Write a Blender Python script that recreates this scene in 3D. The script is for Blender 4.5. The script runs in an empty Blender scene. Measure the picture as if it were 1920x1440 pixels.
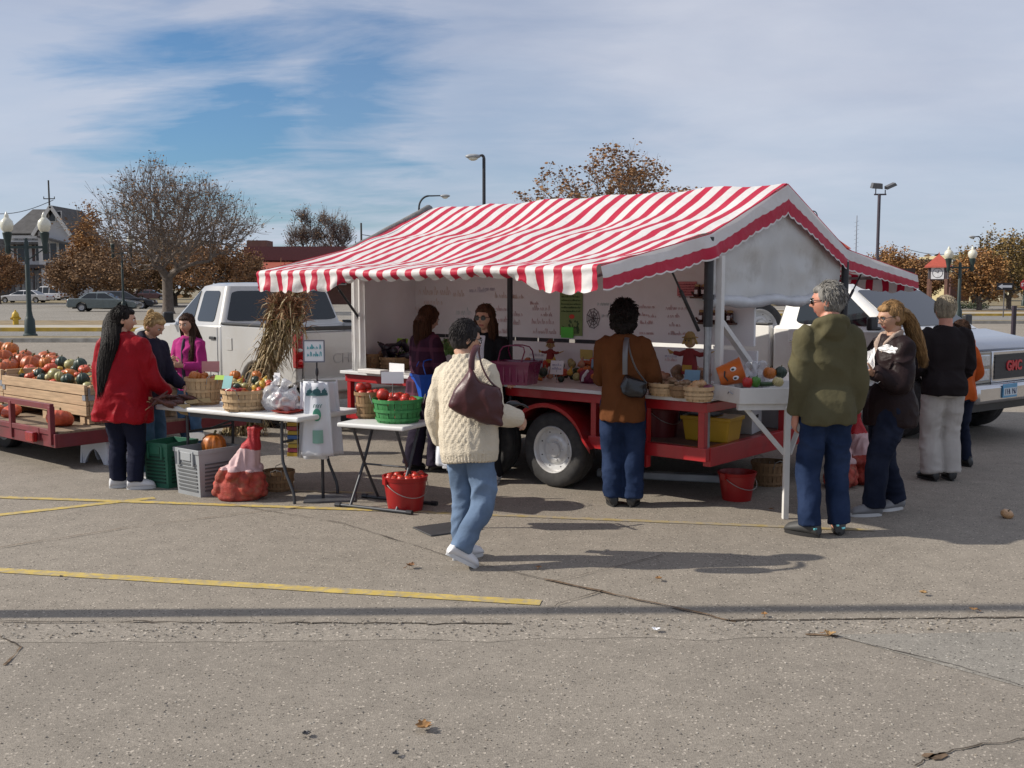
import bpy, bmesh, math, random
import numpy as np
from mathutils import Vector, Matrix, noise, Quaternion
rad = math.radians
S = bpy.context.scene
COL = S.collection
rnd = random.Random(7)
V = Vector
# ------------------------------------------------------------------ camera model of the photograph (1920 x 1440, horizon at y = 540)
EYE = 1.75; FPX = 1920.0; PITCH = math.atan(180.0 / FPX)
def ray(px, py):
    x = (px - 960) / FPX; y = (720 - py) / FPX
    return V((x, math.cos(PITCH) + y * math.sin(PITCH), -math.sin(PITCH) + y * math.cos(PITCH)))
def at(px, py, Y):
    d = ray(px, py); k = Y / d.y
    return V((d.x * k, Y, EYE + d.z * k))
def gp(px, py, z=0.0):
    d = ray(px, py); k = (z - EYE) / d.z
    return V((d.x * k, d.y * k, z))
def px_of(p):
    d = p - V((0, 0, EYE)); c, s = math.cos(PITCH), math.sin(PITCH)
    dep = d.y * c - d.z * s; up = d.y * s + d.z * c
    return (960 + FPX * d.x / dep, 720 - FPX * up / dep)
cam_d = bpy.data.cameras.new('camera'); cam = bpy.data.objects.new('camera', cam_d); COL.objects.link(cam)
cam.location = (0, 0, EYE); cam.rotation_euler = (math.pi / 2 - PITCH, 0, 0)
cam_d.sensor_width = 36; cam_d.lens = 36.0; cam_d.clip_end = 6000; cam_d.clip_start = 0.05
S.camera = cam
S.view_settings.view_transform = 'Standard'; S.view_settings.look = 'None'
S.view_settings.gamma = 1; S.view_settings.exposure = 0.03
# ------------------------------------------------------------------ object helpers
def tag(o, label=None, cat=None, group=None, kind=None):
    if label: o['label'] = label
    if cat: o['category'] = cat
    if group: o['group'] = group
    if kind: o['kind'] = kind
    return o
def empty(name, loc=(0, 0, 0), rz=0.0, label=None, cat=None, group=None, rot=None, scale=None):
    o = bpy.data.objects.new(name, None); COL.objects.link(o); o.empty_display_size = .1
    o.location = loc; o.rotation_euler = rot if rot is not None else (0, 0, rz)
    if scale: o.scale = (scale,) * 3 if not hasattr(scale, '__len__') else scale
    return tag(o, label, cat, group)
def copy_tree(o, parent=None):
    c = o.copy(); COL.objects.link(c)
    if parent: c.parent = parent
    for ch in list(o.children): copy_tree(ch, c)
    return c
def fr(d, up=V((0, 0, 1))):
    d = d.normalized()
    if abs(d.dot(up)) > .98: up = V((0, 1, 0))
    x = d.cross(up).normalized(); return x, x.cross(d).normalized()
class MB:
    def __init__(s): s.v = []; s.f = []; s.m = []; s.uv = None
    def add(s, vs, fs, m=0):
        b = len(s.v); s.v += [tuple(p) for p in vs]
        for f in fs: s.f.append(tuple(i + b for i in f)); s.m.append(m)
        return s
    def box(s, c, d, m=0, rz=0.0, R=None, taper=None):
        c = V(c); R = R or Matrix.Rotation(rz, 3, 'Z'); vs = []
        for z in (-.5, .5):
            t = 1.0 if (taper is None or z < 0) else taper
            for x, y in ((-.5, -.5), (.5, -.5), (.5, .5), (-.5, .5)):
                vs.append(c + R @ V((x * d[0] * t, y * d[1] * t, z * d[2])))
        return s.add(vs, [(3, 2, 1, 0), (4, 5, 6, 7), (0, 1, 5, 4), (1, 2, 6, 5), (2, 3, 7, 6), (3, 0, 4, 7)], m)
    def bar(s, a, b, w, h=None, m=0, up=V((0, 0, 1))):
        a = V(a); b = V(b); h = h or w; x, y = fr(b - a, up); vs = []
        for p in (a, b):
            for i, j in ((-.5, -.5), (.5, -.5), (.5, .5), (-.5, .5)): vs.append(p + x * (i * w) + y * (j * h))
        return s.add(vs, [(0, 1, 2, 3), (7, 6, 5, 4), (4, 5, 1, 0), (5, 6, 2, 1), (6, 7, 3, 2), (7, 4, 0, 3)], m)
    def tube(s, ps, rs, n=10, m=0, cap=True, sx=1.0, sy=1.0, closed=False, up=V((0, 0, 1))):
        ps = [V(p) for p in ps]
        if not hasattr(rs, '__len__'): rs = [rs] * len(ps)
        vs = []; N = len(ps); px = None
        for i, p in enumerate(ps):
            if closed: d = ps[(i + 1) % N] - ps[i - 1]
            else: d = ps[min(i + 1, N - 1)] - ps[max(i - 1, 0)]
            if d.length < 1e-9: d = V((0, 0, 1))
            d.normalize()
            if px is None: x, y = fr(d, up)
            else:
                x = px - d * px.dot(d)
                x = x.normalized() if x.length > 1e-6 else fr(d)[0]
                y = x.cross(d)
            px = x
            for k in range(n):
                a = 2 * math.pi * k / n; vs.append(p + x * (math.cos(a) * rs[i] * sx) + y * (math.sin(a) * rs[i] * sy))
        fs = []
        for i in range(N if closed else N - 1):
            j = (i + 1) % N
            for k in range(n):
                l = (k + 1) % n; fs.append((i * n + k, i * n + l, j * n + l, j * n + k))
        if cap and not closed: fs.append(tuple(range(n))[::-1]); fs.append(tuple((N - 1) * n + k for k in range(n)))
        return s.add(vs, fs, m)
    def loft(s, rings, m=0, cap=True):
        n = len(rings[0]); vs = [p for r in rings for p in r]; fs = []
        for i in range(len(rings) - 1):
            for k in range(n):
                l = (k + 1) % n; fs.append((i * n + k, i * n + l, (i + 1) * n + l, (i + 1) * n + k))
        if cap: fs.append(tuple(range(n))[::-1]); fs.append(tuple((len(rings) - 1) * n + k for k in range(n)))
        return s.add(vs, fs, m)
    def lathe(s, prof, c=(0, 0, 0), n=24, m=0, R=None, rib=0, ra=0.0, cap=True):
        c = V(c); vs = []; fs = []
        for r, z in prof:
            for k in range(n):
                a = 2 * math.pi * k / n; q = r * (1 - ra * (1 - abs(math.cos(a * rib / 2)))) if rib else r
                p = V((q * math.cos(a), q * math.sin(a), z)); vs.append(c + (R @ p if R else p))
        N = len(prof)
        for i in range(N - 1):
            for k in range(n):
                l = (k + 1) % n; fs.append((i * n + k, i * n + l, (i + 1) * n + l, (i + 1) * n + k))
        if cap: fs.append(tuple(range(n))[::-1]); fs.append(tuple((N - 1) * n + k for k in range(n)))
        return s.add(vs, fs, m)
    def ell(s, c, r, n=14, k=9, m=0, R=None):
        if not hasattr(r, '__len__'): r = (r, r, r)
        c = V(c); vs = []; fs = []
        for i in range(k + 1):
            t = math.pi * i / k; t = min(max(t, .02), math.pi - .02)
            for j in range(n):
                a = 2 * math.pi * j / n
                p = V((r[0] * math.sin(t) * math.cos(a), r[1] * math.sin(t) * math.sin(a), -r[2] * math.cos(t))); vs.append(c + (R @ p if R else p))
        for i in range(k):
            for j in range(n):
                l = (j + 1) % n; fs.append((i * n + j, i * n + l, (i + 1) * n + l, (i + 1) * n + j))
        fs.append(tuple(range(n))[::-1]); fs.append(tuple(k * n + j for j in range(n)))
        return s.add(vs, fs, m)
    def prism(s, poly, ax, a, b, m=0):
        """polygon (2-D) extruded along axis ax from a to b; poly coords are the other two axes in order"""
        def P(p, t):
            return (t, p[0], p[1]) if ax == 0 else ((p[0], t, p[1]) if ax == 1 else (p[0], p[1], t))
        n = len(poly); vs = [P(p, a) for p in poly] + [P(p, b) for p in poly]
        fs = [tuple(range(n))[::-1], tuple(range(n, 2 * n))] + [(k, (k + 1) % n, n + (k + 1) % n, n + k) for k in range(n)]
        return s.add(vs, fs, m)
    def grid(s, fn, nu, nv, m=0, flip=False):
        vs = [fn(i / nu, j / nv) for j in range(nv + 1) for i in range(nu + 1)]; w = nu + 1
        fs = [(j * w + i, j * w + i + 1, (j + 1) * w + i + 1, (j + 1) * w + i) for j in range(nv) for i in range(nu)]
        if flip: fs = [f[::-1] for f in fs]
        return s.add(vs, fs, m)
    def ribbon(s, pts, w, z, m=0):
        """flat strip on the ground along pts (x, y) with half widths w"""
        vs = []; N = len(pts)
        for i, p in enumerate(pts):
            a = V(pts[max(i - 1, 0)]); b = V(pts[min(i + 1, N - 1)]); d = (b - a); d = V((d.x, d.y)).normalized()
            ww = w[i] if hasattr(w, '__len__') else w
            vs += [(p[0] - d.y * ww, p[1] + d.x * ww, z), (p[0] + d.y * ww, p[1] - d.x * ww, z)]
        return s.add(vs, [(2 * i + 1, 2 * i + 3, 2 * i + 2, 2 * i) for i in range(N - 1)], m)
    def mesh(s, name, fix=False):
        me = bpy.data.meshes.new(name); me.from_pydata(s.v, [], s.f); me.polygons.foreach_set('material_index', s.m)
        if fix:
            b = bmesh.new(); b.from_mesh(me); bmesh.ops.recalc_face_normals(b, faces=b.faces); b.to_mesh(me); b.free()
        return me
    def build(s, name, mats, parent=None, smooth=False, bev=0.0, loc=None, rz=None, fix=True, solid=0, angle=40):
        me = s.mesh(name, fix)
        for m_ in (mats if isinstance(mats, (list, tuple)) else [mats]): me.materials.append(m_)
        o = bpy.data.objects.new(name, me); COL.objects.link(o)
        if parent: o.parent = parent
        if loc is not None: o.location = loc
        if rz is not None: o.rotation_euler = (0, 0, rz)
        if smooth:
            me.polygons.foreach_set('use_smooth', [True] * len(me.polygons))
            if smooth != 'all': me.set_sharp_from_angle(angle=rad(angle))
        if solid:
            md = o.modifiers.new('solid', 'SOLIDIFY'); md.thickness = solid; md.offset = 0
        if bev:
            md = o.modifiers.new('bevel', 'BEVEL'); md.width = bev; md.segments = 2; md.limit_method = 'ANGLE'; md.angle_limit = rad(35)
        return o
def fuse(mb, voxel=.01, smooth=4, fac=.5):
    """union of the overlapping closed pieces of mb as ONE skin"""
    me = mb.mesh('tmp'); o = bpy.data.objects.new('tmp', me); COL.objects.link(o)
    r = o.modifiers.new('r', 'REMESH'); r.mode = 'VOXEL'; r.voxel_size = voxel; r.adaptivity = 0
    if smooth:
        sm = o.modifiers.new('s', 'SMOOTH'); sm.iterations = smooth; sm.factor = fac
    dg = bpy.context.evaluated_depsgraph_get(); ev = o.evaluated_get(dg)
    out = bpy.data.meshes.new_from_object(ev, depsgraph=dg)
    bpy.data.objects.remove(o); bpy.data.meshes.remove(me)
    return out
def link_mesh(name, me, mats, parent=None, smooth=True):
    me.name = name; me.materials.clear()
    for m_ in (mats if isinstance(mats, (list, tuple)) else [mats]): me.materials.append(m_)
    if smooth: me.polygons.foreach_set('use_smooth', [True] * len(me.polygons))
    o = bpy.data.objects.new(name, me); COL.objects.link(o)
    if parent: o.parent = parent
    return o
def displace(me, fn):
    n = len(me.vertices); co = np.empty(n * 3, np.float32); no = np.empty(n * 3, np.float32)
    me.vertices.foreach_get('co', co); me.vertices.foreach_get('normal', no)
    co = co.reshape(-1, 3); no = no.reshape(-1, 3)
    d = np.fromiter((fn(V(map(float, p)), q) for p, q in zip(co, no)), np.float32, n)
    co += no * d[:, None]; me.vertices.foreach_set('co', co.ravel()); me.update()
# ------------------------------------------------------------------ materials
MATS = {}
def lin(c):
    if isinstance(c, str):
        c = [int(c[i:i + 2], 16) / 255 for i in (0, 2, 4)]
        return tuple((x / 12.92 if x <= .04045 else ((x + .055) / 1.055) ** 2.4) for x in c)
    return tuple(c)
def nodes(m):
    m.use_nodes = True; return m.node_tree.nodes, m.node_tree.links
def mat(name, col, rough=.6, metal=0.0, var=.12, scale=6.0, bump=0.0, bscale=60.0, stretch=(1, 1, 1), coat=0.0, emit=None, dirt=None, dscale=3.0, damt=.5, sheen=0.0, trans=0.0, alpha=1.0, ior=1.5, spec=.5, dlo=.5, dhi=.72):
    if name in MATS: return MATS[name]
    m = bpy.data.materials.new(name); N, L = nodes(m); b = N['Principled BSDF']; c = lin(col)
    b.inputs['Roughness'].default_value = rough; b.inputs['Metallic'].default_value = metal; b.inputs['IOR'].default_value = ior
    b.inputs['Specular IOR Level'].default_value = spec
    b.inputs['Coat Weight'].default_value = coat; b.inputs['Sheen Weight'].default_value = sheen
    b.inputs['Transmission Weight'].default_value = trans; b.inputs['Alpha'].default_value = alpha
    tc = N.new('ShaderNodeTexCoord'); mp = N.new('ShaderNodeMapping'); mp.inputs['Scale'].default_value = stretch
    L.new(tc.outputs['Object'], mp.inputs[0])
    nz = N.new('ShaderNodeTexNoise'); nz.inputs['Scale'].default_value = scale; nz.inputs['Detail'].default_value = 5; L.new(mp.outputs[0], nz.inputs['Vector'])
    cr = N.new('ShaderNodeValToRGB'); e = cr.color_ramp.elements
    e[0].position = .3; e[1].position = .7
    e[0].color = tuple(x * (1 - var) for x in c) + (1,); e[1].color = tuple(min(1, x * (1 + var)) for x in c) + (1,)
    L.new(nz.outputs['Fac'], cr.inputs[0]); out = cr.outputs[0]
    if dirt:
        n2 = N.new('ShaderNodeTexNoise'); n2.inputs['Scale'].default_value = dscale; n2.inputs['Detail'].default_value = 8; n2.inputs['Roughness'].default_value = .65
        L.new(tc.outputs['Object'], n2.inputs['Vector'])
        r2 = N.new('ShaderNodeValToRGB'); r2.color_ramp.elements[0].position = dlo; r2.color_ramp.elements[1].position = dhi
        r2.color_ramp.elements[1].color = (damt,) * 3 + (1,)
        L.new(n2.outputs['Fac'], r2.inputs[0]); mx = N.new('ShaderNodeMix'); mx.data_type = 'RGBA'
        L.new(r2.outputs[0], mx.inputs['Factor']); L.new(out, mx.inputs[6]); mx.inputs[7].default_value = lin(dirt) + (1,); out = mx.outputs[2]
    L.new(out, b.inputs['Base Color'])
    if bump:
        n3 = N.new('ShaderNodeTexNoise'); n3.inputs['Scale'].default_value = bscale; n3.inputs['Detail'].default_value = 4; L.new(mp.outputs[0], n3.inputs['Vector'])
        bp = N.new('ShaderNodeBump'); bp.inputs['Strength'].default_value = bump; bp.inputs['Distance'].default_value = .01
        L.new(n3.outputs['Fac'], bp.inputs['Height']); L.new(bp.outputs[0], b.inputs['Normal'])
    if emit:
        b.inputs['Emission Color'].default_value = lin(emit[0]) + (1,); b.inputs['Emission Strength'].default_value = emit[1]
    MATS[name] = m; return m
# ------------------------------------------------------------------ sky and sun
SUN_EL = rad(34); SH = V((1, .02, 0)).normalized()          # shadows run to the right, parallel to the picture
w = bpy.data.worlds.new('World'); S.world = w; w.use_nodes = True
N, L = w.node_tree.nodes, w.node_tree.links; bg = N['Background']; bg.inputs['Strength'].default_value = .1
sky = N.new('ShaderNodeTexSky'); sky.sky_type = 'NISHITA'; sky.sun_disc = False; sky.sun_elevation = SUN_EL; sky.sun_rotation = rad(-91); sky.air_density = 1.0; sky.dust_density = .6
tc = N.new('ShaderNodeTexCoord')
sep = N.new('ShaderNodeSeparateXYZ'); L.new(tc.outputs['Generated'], sep.inputs[0])
def mth(op, a, b=None, clamp=False):
    n = N.new('ShaderNodeMath'); n.operation = op; n.use_clamp = clamp
    for i, x in enumerate((a, b)):
        if x is None: continue
        if isinstance(x, (int, float)): n.inputs[i].default_value = x
        else: L.new(x, n.inputs[i])
    return n.outputs[0]
zc = mth('MAXIMUM', sep.outputs['Z'], 0.02); zz = mth('ADD', zc, .16)
comb = N.new('ShaderNodeCombineXYZ'); L.new(mth('DIVIDE', sep.outputs['X'], zz), comb.inputs[0]); L.new(mth('DIVIDE', sep.outputs['Y'], zz), comb.inputs[1])
def cloud(scale, loc, rz, stretch, det, ro, dist=.0):
    mp = N.new('ShaderNodeMapping'); mp.inputs['Location'].default_value = loc; mp.inputs['Rotation'].default_value = (0, 0, rad(rz)); mp.inputs['Scale'].default_value = stretch
    L.new(comb.outputs[0], mp.inputs[0]); n = N.new('ShaderNodeTexNoise'); n.inputs['Scale'].default_value = scale; n.inputs['Detail'].default_value = det; n.inputs['Roughness'].default_value = ro; n.inputs['Distortion'].default_value = dist
    L.new(mp.outputs[0], n.inputs['Vector']); return n.outputs['Fac']
def ramp(x, a, b, ca=(0, 0, 0, 1), cb=(1, 1, 1, 1)):
    r = N.new('ShaderNodeValToRGB'); r.color_ramp.elements[0].position = a; r.color_ramp.elements[1].position = b; r.color_ramp.elements[0].color = ca; r.color_ramp.elements[1].color = cb
    L.new(x, r.inputs[0]); return r.outputs[0]
big = cloud(.55, (2.1, .4, 0), -20, (1, 1.1, 1), 6, .55, .3); fine = cloud(1.5, (1.3, 4, 0), 48, (.75, 1.25, 1), 9, .58, .5); wisp = cloud(3.6, (7, 1, 0), 52, (.6, 1.4, 1), 8, .6, .6)
# a clear hole in the thin cloud to the left of the view axis (direction of the open blue in the photograph)
def blob(dx, dy, dz, r0, r1):
    v = N.new('ShaderNodeVectorMath'); v.operation = 'DISTANCE'; L.new(tc.outputs['Generated'], v.inputs[0]); v.inputs[1].default_value = V((dx, dy, dz)).normalized()
    s_ = mth('ADD', v.outputs['Value'], mth('MULTIPLY', mth('SUBTRACT', fine, .5), .34)); s_ = mth('ADD', s_, mth('MULTIPLY', mth('SUBTRACT', wisp, .5), .2))
    return ramp(s_, r0, r1, (1, 1, 1, 1), (0, 0, 0, 1))
holes = mth('MAXIMUM', blob(*ray(450, 190), .02, .145), mth('MULTIPLY', blob(*ray(640, 190), .01, .135), .9))
holes = mth('MAXIMUM', holes, mth('MULTIPLY', blob(*ray(330, 50), .0, .10), .6))
holes = mth('MAXIMUM', holes, mth('MULTIPLY', blob(*ray(520, 270), .0, .13), .5))
holes = mth('MAXIMUM', holes, mth('MULTIPLY', blob(*ray(900, 240), .0, .2), .35))
cov = mth('ADD', mth('MULTIPLY', big, .55), mth('MULTIPLY', fine, .45))
cov = ramp(cov, .28, .62); cov = mth('ADD', mth('MULTIPLY', cov, .36), .62)
cov = mth('MULTIPLY', cov, mth('SUBTRACT', 1.0, mth('MULTIPLY', holes, .98)))
cov = mth('MULTIPLY', cov, .93, True)
shade = ramp(cloud(.8, (9, 3, 0), 40, (.9, 1.2, 1), 8, .58, .4), .3, .72, (4.9, 5.2, 6.3, 1), (6.7, 6.95, 7.8, 1))
low = ramp(sep.outputs['Z'], .0, .3, (1, 1, 1, 1), (0, 0, 0, 1))
m2 = N.new('ShaderNodeMix'); m2.data_type = 'RGBA'; L.new(mth('MULTIPLY', low, .55), m2.inputs['Factor']); L.new(shade, m2.inputs[6]); m2.inputs[7].default_value = (5.3, 6.1, 7.4, 1)
blu = N.new('ShaderNodeMix'); blu.data_type = 'RGBA'; blu.blend_type = 'MULTIPLY'; blu.inputs['Factor'].default_value = 1; L.new(sky.outputs[0], blu.inputs[6]); blu.inputs[7].default_value = (.50, .74, .98, 1)
mx = N.new('ShaderNodeMix'); mx.data_type = 'RGBA'; L.new(cov, mx.inputs['Factor']); L.new(blu.outputs[2], mx.inputs[6]); L.new(m2.outputs[2], mx.inputs[7])
L.new(mx.outputs[2], bg.inputs['Color'])
sl = bpy.data.lights.new('sun', 'SUN'); sl.energy = 5.0; sl.angle = rad(.55); sl.color = (1.0, .93, .82)
so = bpy.data.objects.new('sun', sl); COL.objects.link(so)
sd = V((SH.x * math.cos(SUN_EL), SH.y * math.cos(SUN_EL), -math.sin(SUN_EL))); so.rotation_euler = sd.to_track_quat('-Z', 'Y').to_euler()
# ------------------------------------------------------------------ paved ground
def paving(name, base, lo, hi, sc, spk, patch, crackle=0):
    m = bpy.data.materials.new(name); N, L = nodes(m); b = N['Principled BSDF']; b.inputs['Roughness'].default_value = .9; b.inputs['Specular IOR Level'].default_value = .25
    tc = N.new('ShaderNodeTexCoord')
    def nz(s, d=6, r=.6):
        n = N.new('ShaderNodeTexNoise'); n.inputs['Scale'].default_value = s; n.inputs['Detail'].default_value = d; n.inputs['Roughness'].default_value = r; L.new(tc.outputs['Object'], n.inputs['Vector']); return n.outputs['Fac']
    def rp(x, st):
        r = N.new('ShaderNodeValToRGB'); el = r.color_ramp.elements
        while len(el) < len(st): el.new(.5)
        for k, (p, c) in enumerate(st): el[k].position = p; el[k].color = (tuple(c) if hasattr(c, '__len__') else (c,) * 3) + (1,)
        L.new(x, r.inputs[0]); return r.outputs[0]
    def mix(f, a, c, mode='MIX'):
        n = N.new('ShaderNodeMix'); n.data_type = 'RGBA'; n.blend_type = mode
        for s_, x in ((n.inputs['Factor'], f), (n.inputs[6], a), (n.inputs[7], c)):
            if hasattr(x, 'links'): L.new(x, s_)
            elif isinstance(x, (int, float)): s_.default_value = x
            else: s_.default_value = tuple(x) + (1,)
        return n.outputs[2]
    big = rp(nz(.35, 8, .62), [(.32, tuple(x * (1 - patch) for x in base)), (.5, base), (.7, tuple(x * (1 + patch * .7) for x in base))])
    mid = mix(1.0, big, rp(nz(4.5, 6, .7), [(.3, .86), (.7, 1.1)]), 'MULTIPLY')
    vo = N.new('ShaderNodeTexVoronoi'); vo.inputs['Scale'].default_value = sc; L.new(tc.outputs['Object'], vo.inputs['Vector'])
    sx = N.new('ShaderNodeSeparateColor'); L.new(vo.outputs['Color'], sx.inputs[0])
    stone = rp(sx.outputs[0], [(0, lo), (.45, (lo + hi) / 2), (.8, 1.0), (1, hi)])
    c1 = mix(spk, mid, mix(1.0, mid, stone, 'MULTIPLY'))
    c2 = mix(1.0, c1, rp(nz(sc * 1.7, 2, .5), [(.35, .8), (.65, 1.15)]), 'MULTIPLY')
    fl = rp(sx.outputs[1], [(.972, 0), (.98, 1)]); c3 = mix(fl, c2, tuple(min(.8, x * 1.75) for x in base)); c4 = mix(rp(sx.outputs[2], [(.972, 0), (.98, 1)]), c3, tuple(x * .3 for x in base))
    st = rp(nz(.8, 10, .72), [(.56, 0), (.74, .5)]); c5 = mix(st, c4, tuple(x * .62 for x in base))
    L.new(c5, b.inputs['Base Color'])
    bp = N.new('ShaderNodeBump'); bp.inputs['Strength'].default_value = .4; bp.inputs['Distance'].default_value = .004; L.new(vo.outputs['Distance'], bp.inputs['Height']); L.new(bp.outputs[0], b.inputs['Normal'])
    return m
def sheet(name, poly, z, m, kind='structure'):
    mb = MB(); mb.add([(p[0], p[1], z) for p in poly], [tuple(range(len(poly)))]); o = mb.build(name, m, fix=False); o['kind'] = kind
    if o.data.polygons[0].normal.z < 0: o.data.flip_normals()
    return o
m_asph = paving('asphalt', (.262, .231, .192), .72, 1.25, 130, .5, .10)
m_apron = paving('apron', (.250, .222, .187), .68, 1.3, 120, .6, .09)
m_grav = paving('gravelly', (.272, .242, .204), .65, 1.35, 90, .7, .12)
m_patch = paving('patch', (.258, .240, .210), .7, 1.3, 120, .6, .10)
m_lane = paving('far_lane', (.215, .205, .19), .7, 1.3, 40, .4, .12)
m_conc = mat('kerb_concrete', (.36, .34, .30), .9, var=.2, scale=3, bump=.3, dirt=(.12, .09, .06), dscale=2)
m_yel = mat('kerb_yellow', (.52, .34, .06), .8, var=.25, scale=2, dirt=(.30, .27, .22), dscale=1.5, damt=.8)
sheet('ground', [(-3000, -30), (3000, -30), (3000, 5000), (-3000, 5000)], -.03, mat('far_earth', (.2, .17, .11), .95, var=.3, scale=.05))
sheet('parking_lot', [(-140, -6), (140, -6), (140, 51), (9, 51), (-7, 33.2), (-140, 33.2)], 0, m_asph)
def jag(a, b, n, amp, seed=0):
    a = V(a); b = V(b); d = (b - a); nn = V((-d.y, d.x)).normalized(); r = random.Random(seed); out = []
    for i in range(n + 1):
        t = i / n; out.append(a + d * t + nn * (amp * noise.noise(V((t * n * .37 + seed * 9.1, seed, 3))) + amp * .35 * (r.random() - .5) if 0 < i < n else 0))
    return [(p.x, p.y) for p in out]
e0 = gp(0, 1172); e1 = gp(1920, 1158); f0 = gp(0, 1205); f1 = gp(1920, 1192)
ext = lambda p, q, k: (p.x + (q.x - p.x) * k, p.y + (q.y - p.y) * k)
near = jag(ext(f0, f1, -2.5), ext(f0, f1, 3.5), 220, .07, 3)
sheet('concrete_apron', [(p[0], p[1]) for p in near] + [(22, -5), (-22, -5)], .004, m_apron)
far = jag(ext(e0, e1, -2.5), ext(e0, e1, 3.5), 220, .018, 5)
mb = MB()
for i in range(220): mb.add([(near[i][0], near[i][1] - .02, .0055), (near[i + 1][0], near[i + 1][1] - .02, .0055), (far[i + 1][0], far[i + 1][1], .0055), (far[i][0], far[i][1], .0055)], [(0, 1, 2, 3)])
mb.build('pavement_seam', m_grav, fix=False)['kind'] = 'structure'
pp = [gp(1560, 1192), gp(2400, 1180), gp(2400, 1500), gp(1920, 1292)]
sheet('pavement_patch', [(p.x, p.y) for p in pp], .006, m_patch)
m_crack = mat('crack_dirt', (.055, .042, .03), .95, var=.4, scale=30)
m_crack2 = mat('crack_litter', (.13, .085, .05), .95, var=.5, scale=40)
def crack(pts, hw, z=.0095, m=m_crack, seed=1, amp=.02, gap=0.0):
    ps = [gp(*p) for p in pts]; out = []
    for i in range(len(ps) - 1): out += jag((ps[i].x, ps[i].y), (ps[i + 1].x, ps[i + 1].y), max(6, int((ps[i + 1] - ps[i]).length / .05)), amp, seed + i)[(1 if i else 0):]
    r = random.Random(seed); wd = [hw * max(.12, .55 + 1.1 * noise.noise(V((i * .23, seed, 0))) + .4 * r.random()) for i in range(len(out))]
    o = MB().ribbon(out, wd, z, 0).build('pavement_crack', m, fix=False); o['kind'] = 'structure'
crack([(0, 1168), (500, 1170), (960, 1172)], .008, seed=11, amp=.03); crack([(1360, 1166), (1640, 1163), (1920, 1160)], .010, seed=13)
crack([(1020, 1088), (1110, 1107), (1260, 1140)], .013, m=m_crack2, seed=21); crack([(1260, 1140), (1380, 1168)], .011, m=m_crack2, seed=24)
crack([(420, 945), (640, 982), (860, 1050), (1020, 1088)], .004, seed=31); crack([(0, 1028), (280, 985), (580, 950)], .005, m=m_crack2, seed=35)
crack([(1025, 1146), (1060, 1130), (1130, 1110)], .004, seed=41); crack([(1045, 1090), (1140, 1068), (1250, 1040)], .0035, seed=44)
crack([(0, 1195), (40, 1216)], .006, seed=51); crack([(40, 1216), (8, 1250)], .008, m=m_crack2, seed=53)
crack([(1715, 1440), (1750, 1420), (1830, 1402), (1920, 1388)], .005, seed=61); crack([(1735, 1424), (1775, 1418)], .022, m=m_crack2, seed=63)
crack([(1510, 1192), (1570, 1196)], .014, m=m_crack2, seed=67); crack([(1560, 1194), (1800, 1252), (1920, 1290)], .003, seed=70)
m_line = mat('lot_paint', (.50, .365, .085), .8, var=.15, scale=9, dirt=(.27, .24, .2), dscale=16, damt=.9, dlo=.43, dhi=.66)
def line(a, b, hw, z=.004):
    a = gp(*a); b = gp(*b); o = MB().ribbon(jag((a.x, a.y), (b.x, b.y), 40, .004, int(a.x * 10)), hw, z).build('painted_line', m_line, fix=False); o['kind'] = 'structure'
m_line2 = mat('lot_paint_worn', (.36, .275, .11), .85, var=.15, scale=9, dirt=(.265, .232, .19), dscale=9, damt=.97, dlo=.4, dhi=.6)
line((-300, 1052), (1014, 1131), .048); line((-200, 988), (290, 934), .045); line((-60, 931), (700, 957), .04, .0055); m_line = m_line2; line((700, 957), (1640, 995), .035); line((380, 915), (700, 925), .03)
# far kerbs, lanes and strips
def strip(pts_a, pts_b, z, m, name='road'):
    mb = MB(); n = len(pts_a)
    for i in range(n - 1): mb.add([(*pts_a[i], z), (*pts_a[i + 1], z), (*pts_b[i + 1], z), (*pts_b[i], z)], [(0, 1, 2, 3)])
    mb.build(name, m, fix=False)['kind'] = 'structure'
def kerb(pts, wd, h, m):
    mb = MB()
    for i in range(len(pts) - 1):
        a, b = V(pts[i]), V(pts[i + 1])
        mb.add([(a.x, a.y, -.02), (b.x, b.y, -.02), (b.x, b.y, h), (a.x, a.y, h), (a.x, a.y + wd, h), (b.x, b.y + wd, h), (b.x, b.y + wd, -.02), (a.x, a.y + wd, -.02)], [(0, 1, 2, 3), (3, 2, 5, 4), (4, 5, 6, 7)])
    mb.build('kerb', m, fix=False)['kind'] = 'structure'
KA = [(-140, 33), (-7, 33), (9, 50.5), (140, 49.5)]; off = lambda P, d: [(x, y + d) for x, y in P]
KB = [(-140, 41.5), (-7, 41.5), (9, 65), (140, 63)]
kerb(KA, .2, .14, m_conc); strip(off(KA, .2), off(KA, 1.6), .14, mat('verge_litter', (.17, .135, .075), .95, var=.45, scale=6, bump=.4), 'verge')
strip(off(KA, 1.6), KB, -.004, m_lane, 'road')
kerb(KB, .22, .15, m_yel); strip(off(KB, .22), off(KB, 3.0), .15, mat('sidewalk', (.36, .33, .28), .9, var=.15, scale=1.5), 'sidewalk')
strip(off(KB, 3.0), off(KB, 11), .10, mat('dry_verge', (.20, .145, .075), .95, var=.4, scale=2.0, dirt=(.3, .26, .2), dscale=.6, damt=.8), 'verge')
strip(off(KB, 11), off(KB, 75), .0, paving('far_lot', (.245, .225, .195), .7, 1.3, 20, .4, .15), 'far_parking_lot')
KC = [(-140, 118), (-7, 118), (9, 100), (140, 98)]
strip(KC, off(KC, 70), .05, mat('far_verge', (.19, .15, .08), .95, var=.35, scale=.7), 'verge')
strip([(9, 80), (140, 78)], [(9, 82), (140, 80)], .06, mat('sidewalk', (.36, .33, .28)), 'sidewalk')
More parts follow.
